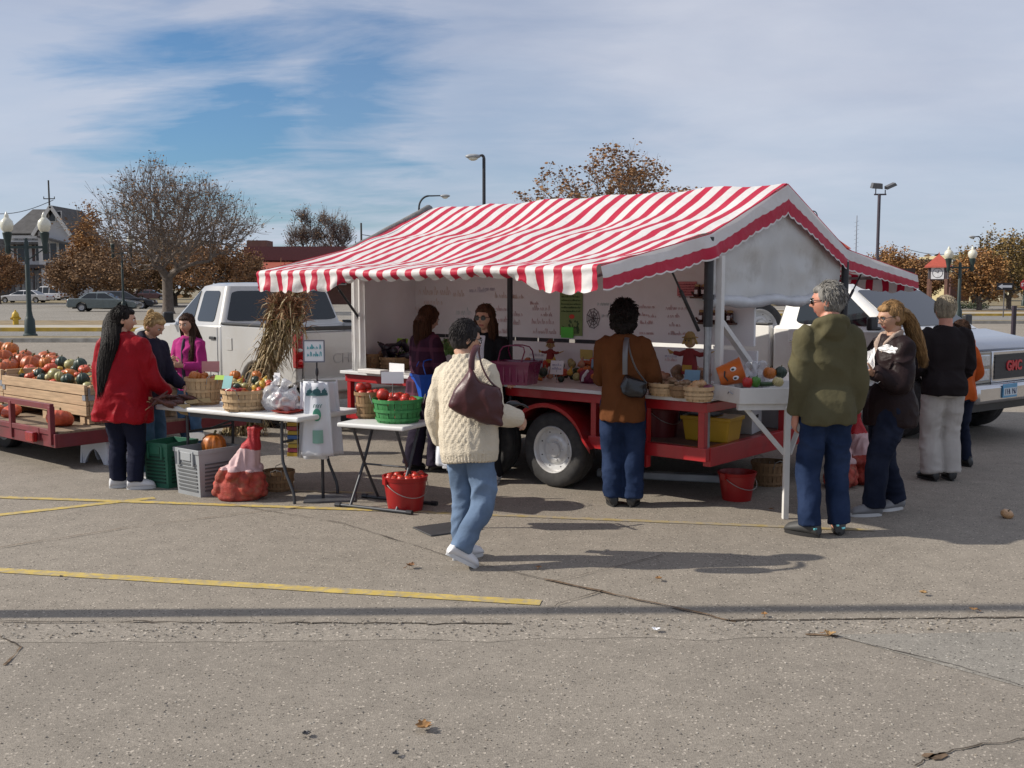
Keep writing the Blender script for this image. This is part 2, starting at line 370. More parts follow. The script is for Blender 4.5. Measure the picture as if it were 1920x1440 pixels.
# ------------------------------------------------------------------ market trailer with striped canopy
m_red = mat('red_paint', (.36, .012, .016), .38, var=.18, scale=5, coat=.3, dirt=(.16, .012, .012), dscale=5, damt=.6)
m_white = mat('white_paint', (.66, .65, .63), .55, var=.06, scale=4, dirt=(.42, .39, .34), dscale=4, damt=.5)
m_wall = mat('white_board', (.70, .70, .71), .4, var=.05, scale=2, dirt=(.58, .56, .53), dscale=2.5, damt=.4)
m_steel = mat('galvanised', (.30, .31, .33), .4, metal=.7, var=.25, scale=18)
m_black = mat('black_metal', (.018, .018, .022), .45, var=.3, scale=12)
m_rub = mat('tyre_rubber', (.030, .029, .030), .8, var=.3, scale=14, dirt=(.075, .068, .06), dscale=8, damt=.6)
m_rim = mat('white_rim', (.58, .58, .58), .35, metal=.25, var=.1, dirt=(.3, .26, .22), dscale=9, damt=.5)
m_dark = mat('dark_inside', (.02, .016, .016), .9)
m_paper = mat('paper', (.74, .74, .76), .8, var=.03)
TP = gp(1325, 745, .9); TP.z = 0; TR = math.atan2(-.648, .762)
trailer = empty('market_trailer', TP, TR, 'red market trailer with a red and white striped canopy roof and white display wall', 'trailer')
TM = Matrix.Translation(TP) @ Matrix.Rotation(TR, 4, 'Z'); TI = TM.inverted()
def tl(px, py, y=None, x=None, z=None):
    """pixel -> point in trailer coordinates on the plane y= / x= / z= of the trailer"""
    o = TI @ V((0, 0, EYE)); d = TI.to_3x3() @ ray(px, py)
    k = (y - o.y) / d.y if y is not None else ((x - o.x) / d.x if x is not None else (z - o.z) / d.z)
    return o + d * k
def tw(p): return TM @ V(p)
def set_uv(o, fn):
    me = o.data; uv = me.uv_layers.new(name='UVMap')
    for lp in me.loops: uv.data[lp.index].uv = fn(lp.vertex_index)
def fabric(name, mode, n=23):
    m = bpy.data.materials.new(name); N, L = nodes(m); b = N['Principled BSDF']; b.inputs['Roughness'].default_value = .55; b.inputs['Specular IOR Level'].default_value = .35
    u = N.new('ShaderNodeUVMap'); sp = N.new('ShaderNodeSeparateXYZ'); L.new(u.outputs[0], sp.inputs[0])
    r = N.new('ShaderNodeValToRGB'); r.color_ramp.interpolation = 'LINEAR'; el = r.color_ramp.elements
    R_, W_ = (.50, .014, .05, 1), (.72, .70, .69, 1)
    if mode == 'stripe':
        mu = N.new('ShaderNodeMath'); mu.operation = 'MULTIPLY'; mu.inputs[1].default_value = n; L.new(sp.outputs[0], mu.inputs[0])
        f = N.new('ShaderNodeMath'); f.operation = 'FRACT'; L.new(mu.outputs[0], f.inputs[0]); L.new(f.outputs[0], r.inputs[0]); st = [(0, R_), (.215, R_), (.235, W_), (.765, W_), (.785, R_)]
    else:
        L.new(sp.outputs[1], r.inputs[0]); st = [(0, R_), (.03, R_), (.05, W_), (.5, W_), (.52, R_), (.93, R_), (.95, W_)]
    while len(el) < len(st): el.new(.5)
    for k, (p, c) in enumerate(st): el[k].position = p; el[k].color = c
    tc = N.new('ShaderNodeTexCoord'); nz = N.new('ShaderNodeTexNoise'); nz.inputs['Scale'].default_value = 3.2; nz.inputs['Detail'].default_value = 8; nz.inputs['Roughness'].default_value = .7; L.new(tc.outputs['Object'], nz.inputs['Vector'])
    r2 = N.new('ShaderNodeValToRGB'); r2.color_ramp.elements[0].position = .35; r2.color_ramp.elements[0].color = (1, 1, 1, 1); r2.color_ramp.elements[1].position = .75; r2.color_ramp.elements[1].color = (.86, .84, .82, 1); L.new(nz.outputs['Fac'], r2.inputs[0])
    mx = N.new('ShaderNodeMix'); mx.data_type = 'RGBA'; mx.blend_type = 'MULTIPLY'; mx.inputs['Factor'].default_value = 1; L.new(r.outputs[0], mx.inputs[6]); L.new(r2.outputs[0], mx.inputs[7])
    L.new(mx.outputs[2], b.inputs['Base Color'])
    n3 = N.new('ShaderNodeTexNoise'); n3.inputs['Scale'].default_value = 6; n3.inputs['Detail'].default_value = 6; n3.inputs['Distortion'].default_value = .8; L.new(tc.outputs['Object'], n3.inputs['Vector'])
    bp = N.new('ShaderNodeBump'); bp.inputs['Strength'].default_value = .6; bp.inputs['Distance'].default_value = .02; L.new(n3.outputs['Fac'], bp.inputs['Height']); L.new(bp.outputs[0], b.inputs['Normal'])
    t = N.new('ShaderNodeBsdfTranslucent'); L.new(mx.outputs[2], t.inputs[0]); ms = N.new('ShaderNodeMixShader'); ms.inputs[0].default_value = .13
    L.new(b.outputs[0], ms.inputs[1]); L.new(t.outputs[0], ms.inputs[2]); L.new(ms.outputs[0], N['Material Output'].inputs[0]); return m
m_str = fabric('striped_vinyl', 'stripe'); m_gab = fabric('gable_vinyl', 'gable')
PR = [(-1.45, 1.905, 0.0, -3.75), (0, 2.175, 0.0, -4.12), (1.31, 2.65, 0.0, -4.32), (2.62, 2.13, 0.0, -4.3), (4.6, 1.90, 0.0, -4.1)]
def roof_pt(s, seg, t):
    a, b = PR[seg], PR[seg + 1]; y = a[0] + (b[0] - a[0]) * t; z = a[1] + (b[1] - a[1]) * t
    xr = a[2] + (b[2] - a[2]) * t; xl = a[3] + (b[3] - a[3]) * t
    sag = .06 * math.sin(math.pi * t) * (1 + .35 * math.cos(2 * math.pi * s * 3)) + (.02 * math.sin(math.pi * s * 3) ** 2 if seg in (0, 3) else .01 * math.sin(math.pi * s * 4) ** 2)
    ew = math.sin(math.pi * t)
    z -= sag * (.25 + .75 * min(1, 8 * s, 8 * (1 - s))) * ew
    z += .013 * noise.noise(V((s * 22, y * 1.5, 1.7))) + .011 * noise.noise(V((s * 9, y * 6, 2))) + .014 * noise.noise(V((s * 6 + y * 2, y * 1.4 - s * 5, 9)))
    return V((xr + (xl - xr) * s, y, z))
NU, NV = 140, 14
mb = MB(); uvs = []
for seg in range(4):
    mb.grid(lambda u, v: roof_pt(u, seg, v), NU, NV); uvs += [(i / NU, j / NV) for j in range(NV + 1) for i in range(NU + 1)]
canopy = mb.build('canopy', m_str, trailer, smooth='all', fix=False); set_uv(canopy, lambda i: uvs[i])
canopy['label'] = 'red and white striped vinyl roof'
# hanging front valance (folded under in the middle)
def val_pt(u, v, seg_edge=0, sgn=-1):
    p = roof_pt(u, 0 if sgn < 0 else 3, 0.0 if sgn < 0 else 1.0)
    full = max(0, min(1, (u - .66) / .08)) + max(0, min(1, (.2 - u) / .08))
    Lh = .066 + .10 * full; sc = .022 * abs(math.sin(math.pi * u * 23)) + .01 * noise.noise(V((u * 40, 3, 1)))
    if v < .4:
        a = v / .4 * math.pi * .75; return p + V((0, sgn * .035 * math.sin(a), -.033 * (1 - math.cos(a))))
    k = (v - .4) / .6; h = (Lh - .05 + sc) * k
    rip = .028 * math.sin(u * 23 * math.pi + 1.3 * math.sin(u * 9)) * k * (.3 + .7 * full) + .02 * noise.noise(V((u * 30, k * 2, 7))) * k
    back = .05 * (1 - full) * k
    return p + V((.02 * noise.noise(V((u * 25, 8, k))) * k, sgn * (.026 + rip - back), -.056 - h))
for sgn, nm in ((-1, 'front_valance'), (1, 'rear_valance')):
    mb = MB(); mb.grid(lambda u, v: val_pt(u, v, 0, sgn), 368, 12); o = mb.build(nm, m_str, canopy, smooth='all', fix=False)
    set_uv(o, lambda i: ((i % 369) / 368, (i // 369) / 12))
# gable valances
def gab_pt(u, v, x0, left):
    q = u * 4; seg = min(3, int(q)); t = q - seg
    a, b = PR[seg], PR[seg + 1]; y = a[0] + (b[0] - a[0]) * t; z = a[1] + (b[1] - a[1]) * t
    x = (a[3] + (b[3] - a[3]) * t) if left else 0
    h = [.165, .20, .255, .20, .155]; hh = h[seg] + (h[seg + 1] - h[seg]) * t
    nsc = u * 44; hh *= 1 + .07 * abs(math.sin(math.pi * nsc)) + .06 * noise.noise(V((u * 14, 2, 5)))
    kn = math.exp(-((u - .25) / .012) ** 2)
    out = x0 * (.012 + v * (.02 + .025 * noise.noise(V((u * 16, v * 1.5, 3))) + .05 * kn))
    return V((x + out, y + .025 * v * noise.noise(V((u * 20, 7, v))), z - .004 - hh * v))
for x0, left in ((1, False), (-1, True)):
    mb = MB(); mb.grid(lambda u, v: gab_pt(u, v, x0, left), 264, 10); o = mb.build('gable_valance', m_gab, canopy, smooth='all', fix=False)
    set_uv(o, lambda i: ((i % 265) / 264, (i // 265) / 10))
mb = MB(); mb.tube([(-4.16 - .20 * k / 8 + .02 * math.sin(k), -.12 + 1.43 * k / 8, 2.105 + .53 * k / 8 - .02 * math.sin(math.pi * k / 8)) for k in range(9)], [.03, .045, .05, .05, .055, .05, .055, .055, .06], 10)
mb.build('rolled_cover', mat('grey_tarp', (.16, .155, .15), .7, var=.3, scale=9, bump=.5), canopy, smooth='all')
# frame
def bars(name, segs, m, par=trailer, bev=.004):
    mb = MB()
    for a, b, w, h in segs: mb.bar(a, b, w, h)
    return mb.build(name, m, par, bev=bev)
for y in (0.0, 2.62):
    for x in (0.0, -2.02, -4.12):
        if y > 1 and x < -1 and x > -3: continue
        mb = MB(); mm = m_white if x < -4 else (m_black if x < -1 else m_steel)
        mb.tube([(x, y, .5), (x, y, 2.14 if y < 1 else 2.02)], .026 if x < -1 else .030, 12); p = mb.build('canopy_post', mm, trailer, smooth=True)
        if x == 0:
            mb = MB(); mb.tube([(x, y, 1.45), (x, y, 2.14 if y < 1 else 2.0)], .036, 12, 0); mb.tube([(x, y, 1.66), (x, y, 1.70)], .046, 12); mb.build('sleeve', m_black, p, smooth=True)
bars('ridge_pole', [((-.06, 1.31, 2.57), (-4.22, 1.31, 2.57), .04, .04)], m_steel)
bars('eave_pole', [((-.05, -1.42, 1.855), (-3.70, -1.42, 1.855), .03, .03)], m_steel); bars('eave_pole', [((-.02, 4.55, 1.86), (-4.1, 4.55, 1.86), .03, .03)], m_steel)
bars('eave_pole', [((-.06, .02, 2.08), (-4.05, .02, 2.08), .035, .035)], m_steel); bars('eave_pole', [((-.06, 2.6, 2.03), (-4.05, 2.6, 2.03), .035, .035)], m_steel)
for x in (-.07, -4.02):
    bars('rafter', [((x, .02, 2.07), (x, 1.31, 2.55), .03, .03)], m_steel); bars('rafter', [((x, 2.6, 2.02), (x, 1.31, 2.55), .03, .03)], m_steel)
    bars('awning_arm', [((x, 0, 2.06), (x * .92, -1.40, 1.83), .022, .022)], m_steel); bars('awning_arm', [((x, 2.62, 2.02), (x, 4.5, 1.83), .022, .022)], m_steel)
    for y0, y1 in ((-.02, -.52), (2.64, 3.3)):
        mb = MB(); a, b = V((x, y0, 1.42)), V((x, y1, 1.98)); c = a.lerp(b, .55); mb.tube([a, c], .014, 8); mb.tube([c, b], .008, 8); mb.build('gas_strut', m_black, trailer, smooth=True)
bars('timber_post', [((.045, .10, .9), (.045, .10, 2.0), .055, .05)], m_white)
bars('timber_brace', [((.02, .14, 1.50), (.0, .86, 1.02), .05, .045)], m_white)
# counter, display wall, end wall
mb = MB(); mb.box((-2.09, .37, .885), (4.26, 1.02, .03)); mb.build('counter', mat('counter_top', (.60, .60, .60), .35, var=.08, scale=4, dirt=(.4, .38, .36), dscale=5, damt=.5), trailer, bev=.004)
mb = MB(); mb.box((-2.09, 2.1, .885), (4.26, 1.1, .03)); mb.build('counter', mat('counter_top', (.6, .6, .6)), trailer, bev=.004)
mb = MB(); mb.box((-2.17, .92, 1.79), (4.20, .03, 1.07)); wall_o = mb.build('display_wall', m_wall, trailer, bev=.003)
mb = MB(); mb.box((-2.17, .92, 1.06), (4.26, .03, .315)); mb.build('lower_wall', m_wall, trailer, bev=.003)
rr = random.Random(4); x = -4.2
mb = MB()
while x < -1.25:
    L_ = rr.uniform(.12, .4); mb.box((x + L_ / 2, .955, 1.235), (L_, .02, .05)); x += L_ + rr.uniform(.01, .09)
mb.build('gap_strip', mat('gap_strip', (.05, .05, .055), .7), trailer)
def end_pt(u, v):
    sg = 1 if u < .5 else 2; t = u * 2 if u < .5 else u * 2 - 1; r_ = roof_pt(.985, sg, t); xb = -4.15 + .018 * math.sin(u * 30) + .01 * noise.noise(V((u * 12, v * 3, 2)))
    return V((xb + (r_.x - xb) * v ** 2, min(max(r_.y, .02), 2.6), .9 + v * (r_.z + .004 - .9)))
mb = MB(); mb.grid(end_pt, 70, 20); mb.build('end_wall', m_wall, trailer, smooth='all', fix=False, solid=.012)
def flap(u, v): return V((-4.13 + .20 * u, -.05 + .018 * math.sin(u * 15 + .5 * v), .9 + v * 1.18))
mb = MB(); mb.grid(flap, 24, 8); mb.build('corner_curtain', m_white, trailer, smooth='all', fix=False, solid=.008)
m_vinyl = mat('clouded_vinyl', (.54, .535, .52), .45, var=.10, scale=2.2, bump=.3, bscale=6, dirt=(.22, .19, .15), dscale=2.2, damt=.7)
def gable(u, v):
    y = .06 + u * 2.5; top = 2.12 + (.46 * (1 - abs(u - .5) * 2)); z = 1.66 + (top - 1.66) * v
    return V((-.035 + .03 * noise.noise(V((u * 3.2, v * 2.2, 1))) + .016 * noise.noise(V((u * 9, v * 5, 4))) - .02 * math.exp(-((u - .42 - .05 * v) / .02) ** 2), y, z))
mb = MB(); mb.grid(gable, 60, 30); cur = mb.build('end_curtain', m_vinyl, trailer, smooth='all', fix=False)
mb = MB(); mb.tube([(-.02 + .012 * math.sin(k * 1.7), .05 + 2.5 * k / 20, 1.64 + .012 * math.sin(k * .9)) for k in range(21)], [.046 + .007 * math.sin(k * 2.1) for k in range(21)], 14); mb.build('curtain_roll', mat('vinyl_roll', (.50, .51, .53), .4, var=.1, scale=8, bump=.4, bscale=14), cur, smooth='all')
# red steel chassis
bars('frame_rail', [((-4.2, -.06, .825), (.05, -.06, .825), .05, .075)], m_red); bars('frame_rail', [((.02, -.03, .822), (.02, 2.66, .822), .05, .07)], m_red)
bars('frame_rail', [((-4.2, 2.66, .825), (.05, 2.66, .825), .05, .075)], m_red)
bars('frame_rail', [((-1.08, -.055, .455), (.05, -.055, .455), .06, .105)], m_red); bars('frame_rail', [((.022, -.02, .432), (.022, 2.66, .432), .07, .15)], m_red)
bars('frame_rail', [((-4.2, -.05, .45), (-2.72, -.05, .45), .06, .1)], m_red); bars('frame_rail', [((-4.2, 2.62, .45), (.05, 2.62, .45), .06, .1)], m_red)
for x, y in ((.0, -.05), (-.52, -.05), (-1.03, -.05), (-2.8, -.05), (-4.15, -.05), (.02, 2.6), (-4.15, 2.6), (.02, 1.3)): bars('frame_upright', [((x, y, .30 if x == -.52 else .4), (x, y, .80), .055, .06)], m_red)
mb = MB(); mb.box((-.52, 1.3, .485), (1.02, 2.5, .03)); mb.box((-3.5, 1.3, .485), (1.3, 2.5, .03)); mb.build('deck', mat('deck_boards', (.13, .06, .045), .85, var=.3, scale=6), trailer)
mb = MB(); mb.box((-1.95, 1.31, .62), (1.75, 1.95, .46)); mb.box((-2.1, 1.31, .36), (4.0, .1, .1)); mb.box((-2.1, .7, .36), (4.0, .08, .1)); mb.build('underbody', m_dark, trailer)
mb = MB(); mb.box((-4.75, 1.31, .43), (1.25, .1, .1)); mb.box((-5.35, 1.31, .46), (.12, .09, .09)); mb.bar((-4.2, .4, .43), (-5.1, 1.28, .43), .07, .09); mb.bar((-4.2, 2.2, .43), (-5.1, 1.34, .43), .07, .09); mb.build('tow_bar', m_red, trailer)
# fender: swept strip over both wheels with a valley between
WX = (-1.50, -2.33); WZ = .335
fp = [(-1.02, .40)] + [(WX[0] + .435 * math.cos(a), WZ + .42 * math.sin(a)) for a in np.linspace(rad(22), rad(140), 14)] + [(-1.915, .545)] + [(WX[1] + .435 * math.cos(a), WZ + .42 * math.sin(a)) for a in np.linspace(rad(40), rad(158), 14)] + [(-2.8, .40)]
mb = MB(); vs = []
for x, z in fp: vs += [(x, -.14, z), (x, .26, z)]
for x, z in fp: vs += [(x, -.14, z - .035), (x, -.13, z - .035)]
n = len(fp); mb.add(vs, [(2 * i, 2 * i + 1, 2 * i + 3, 2 * i + 2) for i in range(n - 1)] + [(2 * i, 2 * i + 2, 2 * n + 2 * i + 2, 2 * n + 2 * i) for i in range(n - 1)])
mb.build('fender', m_red, trailer, smooth=True, fix=False, solid=.006)
mb = MB(); mb.prism([(-1.02, .80)] + [(x, z + .015) for x, z in fp] + [(-2.8, .80)], 1, .262, .27); mb.build('wheel_well', mat('well', (.10, .012, .014), .7), trailer)
def wheel(name, r, wd, par, loc, rz=0.0, rim_m=None, rr_=.62, spokes=0):
    """axle along local y, outer face at -y"""
    e = empty(name, loc, rz); e.parent = par
    h = wd / 2; R = Matrix.Rotation(rad(90), 3, 'X')
    pr = [(r * rr_, -h * .92), (r * .78, -h * 1.04), (r * .90, -h), (r * .965, -h * .86), (r, -h * .62), (r, -h * .3), (r * .985, -h * .27), (r * .985, -h * .2), (r, -h * .17), (r, h * .17), (r * .985, h * .2), (r * .985, h * .27), (r, h * .3), (r, h * .62), (r * .95, h * .9), (r * .78, h), (r * rr_, h * .9)]
    mb = MB(); mb.lathe(pr, n=40, R=R, cap=False); t = mb.build('tyre', m_rub, e, smooth=True, angle=50)
    q = r * rr_
    pr = [(q * 1.02, h * .9), (q * 1.02, -h * .90), (q * .98, -h * .98), (q * .93, -h * .90), (q * .88, -h * .55), (q * .66, -h * .46), (q * .58, -h * .62), (q * .40, -h * .66), (q * .33, -h * .60), (q * .30, -h * .8), (q * .0 + .004, -h * .84)]
    mb = MB(); mb.lathe([(a, -b) for a, b in pr], n=36, R=Matrix.Rotation(rad(90), 3, 'X'), cap=False)
    for k in range(5): a = 2 * math.pi * k / 5; mb.ell((q * .44 * math.cos(a), -h * .66, q * .44 * math.sin(a)), .011, 6, 4, 0)
    for k in range(8):
        a = 2 * math.pi * (k + .5) / 8; mb.ell((q * .77 * math.cos(a), -h * .50, q * .77 * math.sin(a)), (q * .04, .006, q * .03), 8, 5, 1)
    mb.build('rim', [rim_m or m_rim, m_dark], e, smooth=True)
    return e
for x in WX:
    wheel('wheel', .335, .21, trailer, (x, .06, .335)); wheel('wheel', .335, .21, trailer, (x, 2.52, .335), math.pi)
# posters and handwriting on the display wall
def scrib(mb, p, ux, uz, w, h, seed, m=0, r=.0035):
    """a word-like pen stroke starting at p, of width w and height h"""
    q = random.Random(seed); x = 0; pts = []
    while x < w:
        t = q.random(); hh = h * (1.0 if t > .75 else .55); st = q.uniform(.25, .5) * h
        pts += [(x, 0), (x + st * .3, hh), (x + st * .7, hh * q.uniform(.3, .9)), (x + st * .8, h * .05)]
        if t < .22 or q.random() < .12:
            if len(pts) > 2: mb.tube([p + ux * a + uz * b for a, b in pts], r, 4)
            pts = []; x += h * .25
        x += st
    if len(pts) > 2: mb.tube([p + ux * a + uz * b for a, b in pts], r, 4)
X_, Z_ = V((1, 0, 0)), V((0, 0, 1))
inks = {'red': mat('ink_red', (.62, .42, .42), .7), 'orange': mat('ink_orange', (.65, .51, .42), .7), 'teal': mat('ink_teal', (.44, .57, .57), .7), 'blue': mat('ink_blue', (.46, .47, .58), .7)}
WR = [('orange', 785, 545, 60, 16), ('orange', 850, 550, 20, 12), ('orange', 795, 565, 35, 12), ('orange', 775, 582, 50, 12), ('teal', 855, 583, 25, 14), ('blue', 880, 543, 30, 10), ('blue', 905, 540, 22, 10), ('orange', 928, 553, 40, 12), ('red', 930, 578, 20, 10), ('red', 930, 598, 20, 10), ('orange', 962, 556, 20, 8), ('red', 962, 588, 18, 10), ('red', 962, 604, 15, 10),
      ('red', 998, 577, 32, 10), ('red', 1014, 589, 20, 8), ('red', 997, 602, 40, 10), ('red', 1000, 620, 44, 10), ('red', 994, 568, 14, 6), ('teal', 1120, 568, 34, 10), ('teal', 1128, 590, 30, 10), ('red', 1197, 574, 32, 8), ('red', 1197, 589, 18, 7), ('red', 1216, 592, 14, 7), ('red', 1200, 604, 22, 7), ('red', 1199, 623, 26, 8), ('red', 1248, 576, 38, 10), ('red', 1252, 591, 24, 9), ('red', 1255, 608, 20, 8), ('red', 1253, 624, 24, 8), ('red', 1280, 624, 9, 8), ('blue', 993, 663, 26, 8), ('blue', 1247, 666, 22, 7), ('red', 1247, 673, 20, 7), ('red', 930, 620, 20, 9), ('teal', 860, 603, 18, 9)]
for i, (c, px, py, w, h) in enumerate(WR):
    p = tl(px, py + h / 2, y=.9015); e = tl(px + w, py + h / 2, y=.9015); k = (tl(px, py - h / 2, y=.9015) - p).z; mb = MB()
    scrib(mb, p, X_, Z_, (e - p).x, k, i * 3 + 1, r=.0019); mb.build('handwriting', inks[c], wall_o)
def poster(name, x0, y0, x1, y1, m, par=wall_o, y=.8985, th=.003, lab=None):
    a, b = tl(x0, y0, y=y), tl(x1, y1, y=y); mb = MB(); mb.box(((a.x + b.x) / 2, y, (a.z + b.z) / 2), (abs(b.x - a.x), th, abs(a.z - b.z)))
    o = mb.build(name, m, None); o.matrix_world = TM; return o, a, b
po, a, b = poster('poster', 1050, 548, 1092, 630, mat('green_poster', (.19, .27, .10), .7, var=.15, scale=6)); tag(po, 'tall green paper poster with a red tomato, pinned on the white display wall', 'poster')
mb = MB(); mb.ell(((a.x + b.x) / 2 + .01, .8965, a.z * .44 + b.z * .56), (.034, .002, .022), 10, 5); q = mb.build('tomato_picture', mat('poster_red', (.6, .05, .03), .6), po)
mb = MB(); rr = random.Random(2)
for k in range(16):
    x = a.x + (b.x - a.x) * rr.uniform(.15, .85); z0 = b.z + .02; mb.tube([(x, .8962, z0), (x + rr.uniform(-.02, .02), .8962, z0 + rr.uniform(.04, .12))], [.004, .002], 4)
    mb.ell((x, .8962, z0 + rr.uniform(.03, .12)), (.012, .001, .012), 6, 4)
for k in range(2): mb.box(((a.x + b.x) / 2, .8965, a.z * (.72 - .02 * k) + b.z * (.28 + .02 * k) - .02 * k), (abs(b.x - a.x) * .9, .002, .005))
for k in range(5): scrib(mb, V((a.x + .02, .8962, a.z - .05 - .035 * k)), X_, Z_, abs(b.x - a.x) - .05, .02, 60 + k, r=.0016)
mb.build('printed_drawing', mat('poster_dark', (.05, .10, .04), .7), po)
no, a, b = poster('note', 1052, 613, 1075, 634, mat('green_note', (.10, .55, .06), .6), y=.893); tag(no, 'small bright green note stuck on the lower corner of the green poster', 'note'); no.rotation_euler.y += 0
pk, a, b = poster('notice', 1270, 528, 1306, 555, mat('pink_paper', (.52, .19, .20), .8)); tag(pk, 'pink paper notice with lines of print, high on the display wall', 'notice')
mb = MB()
for k in range(6): scrib(mb, V((a.x + .015, .8965, a.z - .03 - .022 * k)), X_, Z_, abs(b.x - a.x) - .03, .012, 80 + k, r=.0014)
mb.build('print', mat('poster_maroon', (.25, .05, .06), .7), pk)
c = tl(1112, 597, y=.897); mb = MB()
for k in range(9):
    a_ = 2 * math.pi * k / 9; mb.tube([c, c + V((math.cos(a_) * .08, 0, math.sin(a_) * .10))], .003, 4)
for q in (.35, .65, .95): mb.tube([c + V((math.cos(a_) * .08 * q, 0, math.sin(a_) * .10 * q)) for a_ in np.linspace(0, 2 * math.pi, 10)], .0028, 4)
mb.build('web_drawing', mat('ink_black', (.06, .06, .07), .7), wall_o)
yl, a, b = poster('card', 1088, 655, 1111, 674, mat('yellow_card', (.50, .40, .12), .8)); tag(yl, 'pale yellow cut-out card on the white lower wall below the green poster', 'card')
# jar shelves on the wall behind the right post
m_jar = mat('jam', (.05, .012, .010), .15, coat=.6); m_lid = mat('lid_gold', (.35, .22, .10), .4, metal=.4)
JX = ((1300, 556, 2), (1308, 604, 5))
for j, (px, py, n) in enumerate(JX):
    a = tl(px, py, y=.84); mb = MB(); mb.box((a.x + .034 * n, .85, a.z - .008), (.068 * n + .03, .09, .016)); mb.bar((a.x, .88, a.z - .01), (a.x, .81, a.z + .04), .012); mb.bar((a.x + .068 * n, .88, a.z - .01), (a.x + .068 * n, .81, a.z + .04), .012)
    so_ = mb.build('jar_shelf', mat('shelf_brown', (.09, .045, .03), .7), trailer)
    for k in range(n):
        
        w_ = tw((a.x + .034 + .068 * k, .855, a.z)); jr = empty('jam_jar', w_, TR, ('dark preserve jar on the upper little wall shelf behind the corner post' if j == 0 else 'dark preserve jar with a white label on the lower wall shelf'), 'jar', 'preserve jars on the wall shelves')
        mb = MB(); mb.lathe([(.026, 0), (.03, .006), (.03, .075), (.024, .088)], n=14); mb.build('glass', m_jar, jr, smooth=True)
        mb = MB(); mb.lathe([(.026, .086), (.027, .088), (.027, .104), (.016, .108)], n=14); mb.build('lid', m_lid, jr, smooth=True)
        mb = MB(); mb.box((0, -.0305, .042), (.03, .004, .035)); mb.build('label', m_paper, jr)
# ------------------------------------------------------------------ vehicles (local: +y is forward, +x is the vehicle's right)
m_glass = mat('car_glass', (.012, .016, .02), .06, var=.02, coat=.3)
m_chrome = mat('chrome', (.62, .62, .63), .18, metal=.95, var=.05)
m_plast = mat('black_plastic', (.02, .02, .022), .5)
m_tail = mat('tail_light', (.26, .004, .006), .15, var=.25, scale=30, coat=.6)
m_amber = mat('amber_light', (.55, .16, .01), .2, coat=.5)
m_lamp = mat('head_light', (.45, .46, .46), .12, var=.2, scale=30, coat=.8)
def text(s, size, par, loc, R, m, name='lettering', ext=.003, align='CENTER', bold=0.0):
    cu = bpy.data.curves.new('t', 'FONT'); cu.body = s; cu.size = size; cu.extrude = ext; cu.align_x = align; cu.align_y = 'CENTER'; cu.offset = bold
    o = bpy.data.objects.new('t', cu); COL.objects.link(o); dg = bpy.context.evaluated_depsgraph_get()
    me = bpy.data.meshes.new_from_object(o.evaluated_get(dg), depsgraph=dg); bpy.data.objects.remove(o)
    o = link_mesh(name, me, m, par, smooth=False); o.matrix_local = Matrix.Translation(V(loc)) @ R.to_4x4(); return o
def arch(yc, r, z0, n=10):
    a0 = math.asin(max(-1, min(1, (z0 - .36) / r))); return [(yc + r * math.cos(a), .36 + r * math.sin(a)) for a in np.linspace(a0, math.pi - a0, n)]
def bil(q, u, v):
    a, b, c, d = [V(p) for p in q]; return (a * (1 - u) + b * u) * (1 - v) + (d * (1 - u) + c * u) * v
def pane(par, q, m, name='window', out=.006, rnd_=.12):
    """rounded glass panel on the quad q, standing `out` proud of it; black seal round it"""
    a, b, c, d = [V(p) for p in q]; nrm = (b - a).cross(d - a).normalized(); pts = []
    for cu, cv, a0 in ((rnd_, rnd_, 180), (1 - rnd_, rnd_, 270), (1 - rnd_, 1 - rnd_, 0), (rnd_, 1 - rnd_, 90)):
        for k in range(5):
            t = rad(a0 + 22.5 * k); pts.append((cu + rnd_ * math.cos(t), cv + rnd_ * math.sin(t)))
    P = [bil(q, u, v) for u, v in pts]; n = len(P); mb = MB()
    mb.add([p - nrm * .004 for p in P] + [p + nrm * out for p in P], [tuple(range(n, 2 * n)), tuple(range(n))[::-1]] + [(k, (k + 1) % n, n + (k + 1) % n, n + k) for k in range(n)])
    return mb.build(name, m, par, fix=True)
def rring(x, y0, y1, z, r=.12, n=4):
    pts = []
    for cx, cy, a0 in ((x - r, y1 - r, 0), (-x + r, y1 - r, 90), (-x + r, y0 + r, 180), (x - r, y0 + r, 270)):
        for k in range(n + 1): a = rad(a0 + 90 * k / n); pts.append(V((cx + r * math.cos(a), cy + r * math.sin(a), z)))
    return pts
def greenhouse(mb, lo, hi, z0, z1, r=.10):
    A = rring(lo[0], lo[1], lo[2], z0, r); B = rring(hi[0], hi[1], hi[2], z1, r); mid = [a.lerp(b, .5) * 1.0 + V((.012 if a.x > 0 else -.012, 0, 0)) for a, b in zip(A, B)]
    T = rring(hi[0] * .82, hi[1] + .14, hi[2] - .14, z1 + .045, r); T2 = rring(hi[0] * .4, hi[1] + .4, hi[2] - .4, z1 + .058, r)
    mb.loft([A, B, T, T2])
def side_q(lo, hi, z0, z1, sx, ya0, ya1, yb0, yb1, t0, t1):
    x = lambda t: sx * (lo[0] + (hi[0] - lo[0]) * t + .002); z = lambda t: z0 + (z1 - z0) * t
    q = [(x(t0), ya0, z(t0)), (x(t0), ya1, z(t0)), (x(t1), yb1, z(t1)), (x(t1), yb0, z(t1))]
    return q if sx > 0 else [q[1], q[0], q[3], q[2]]
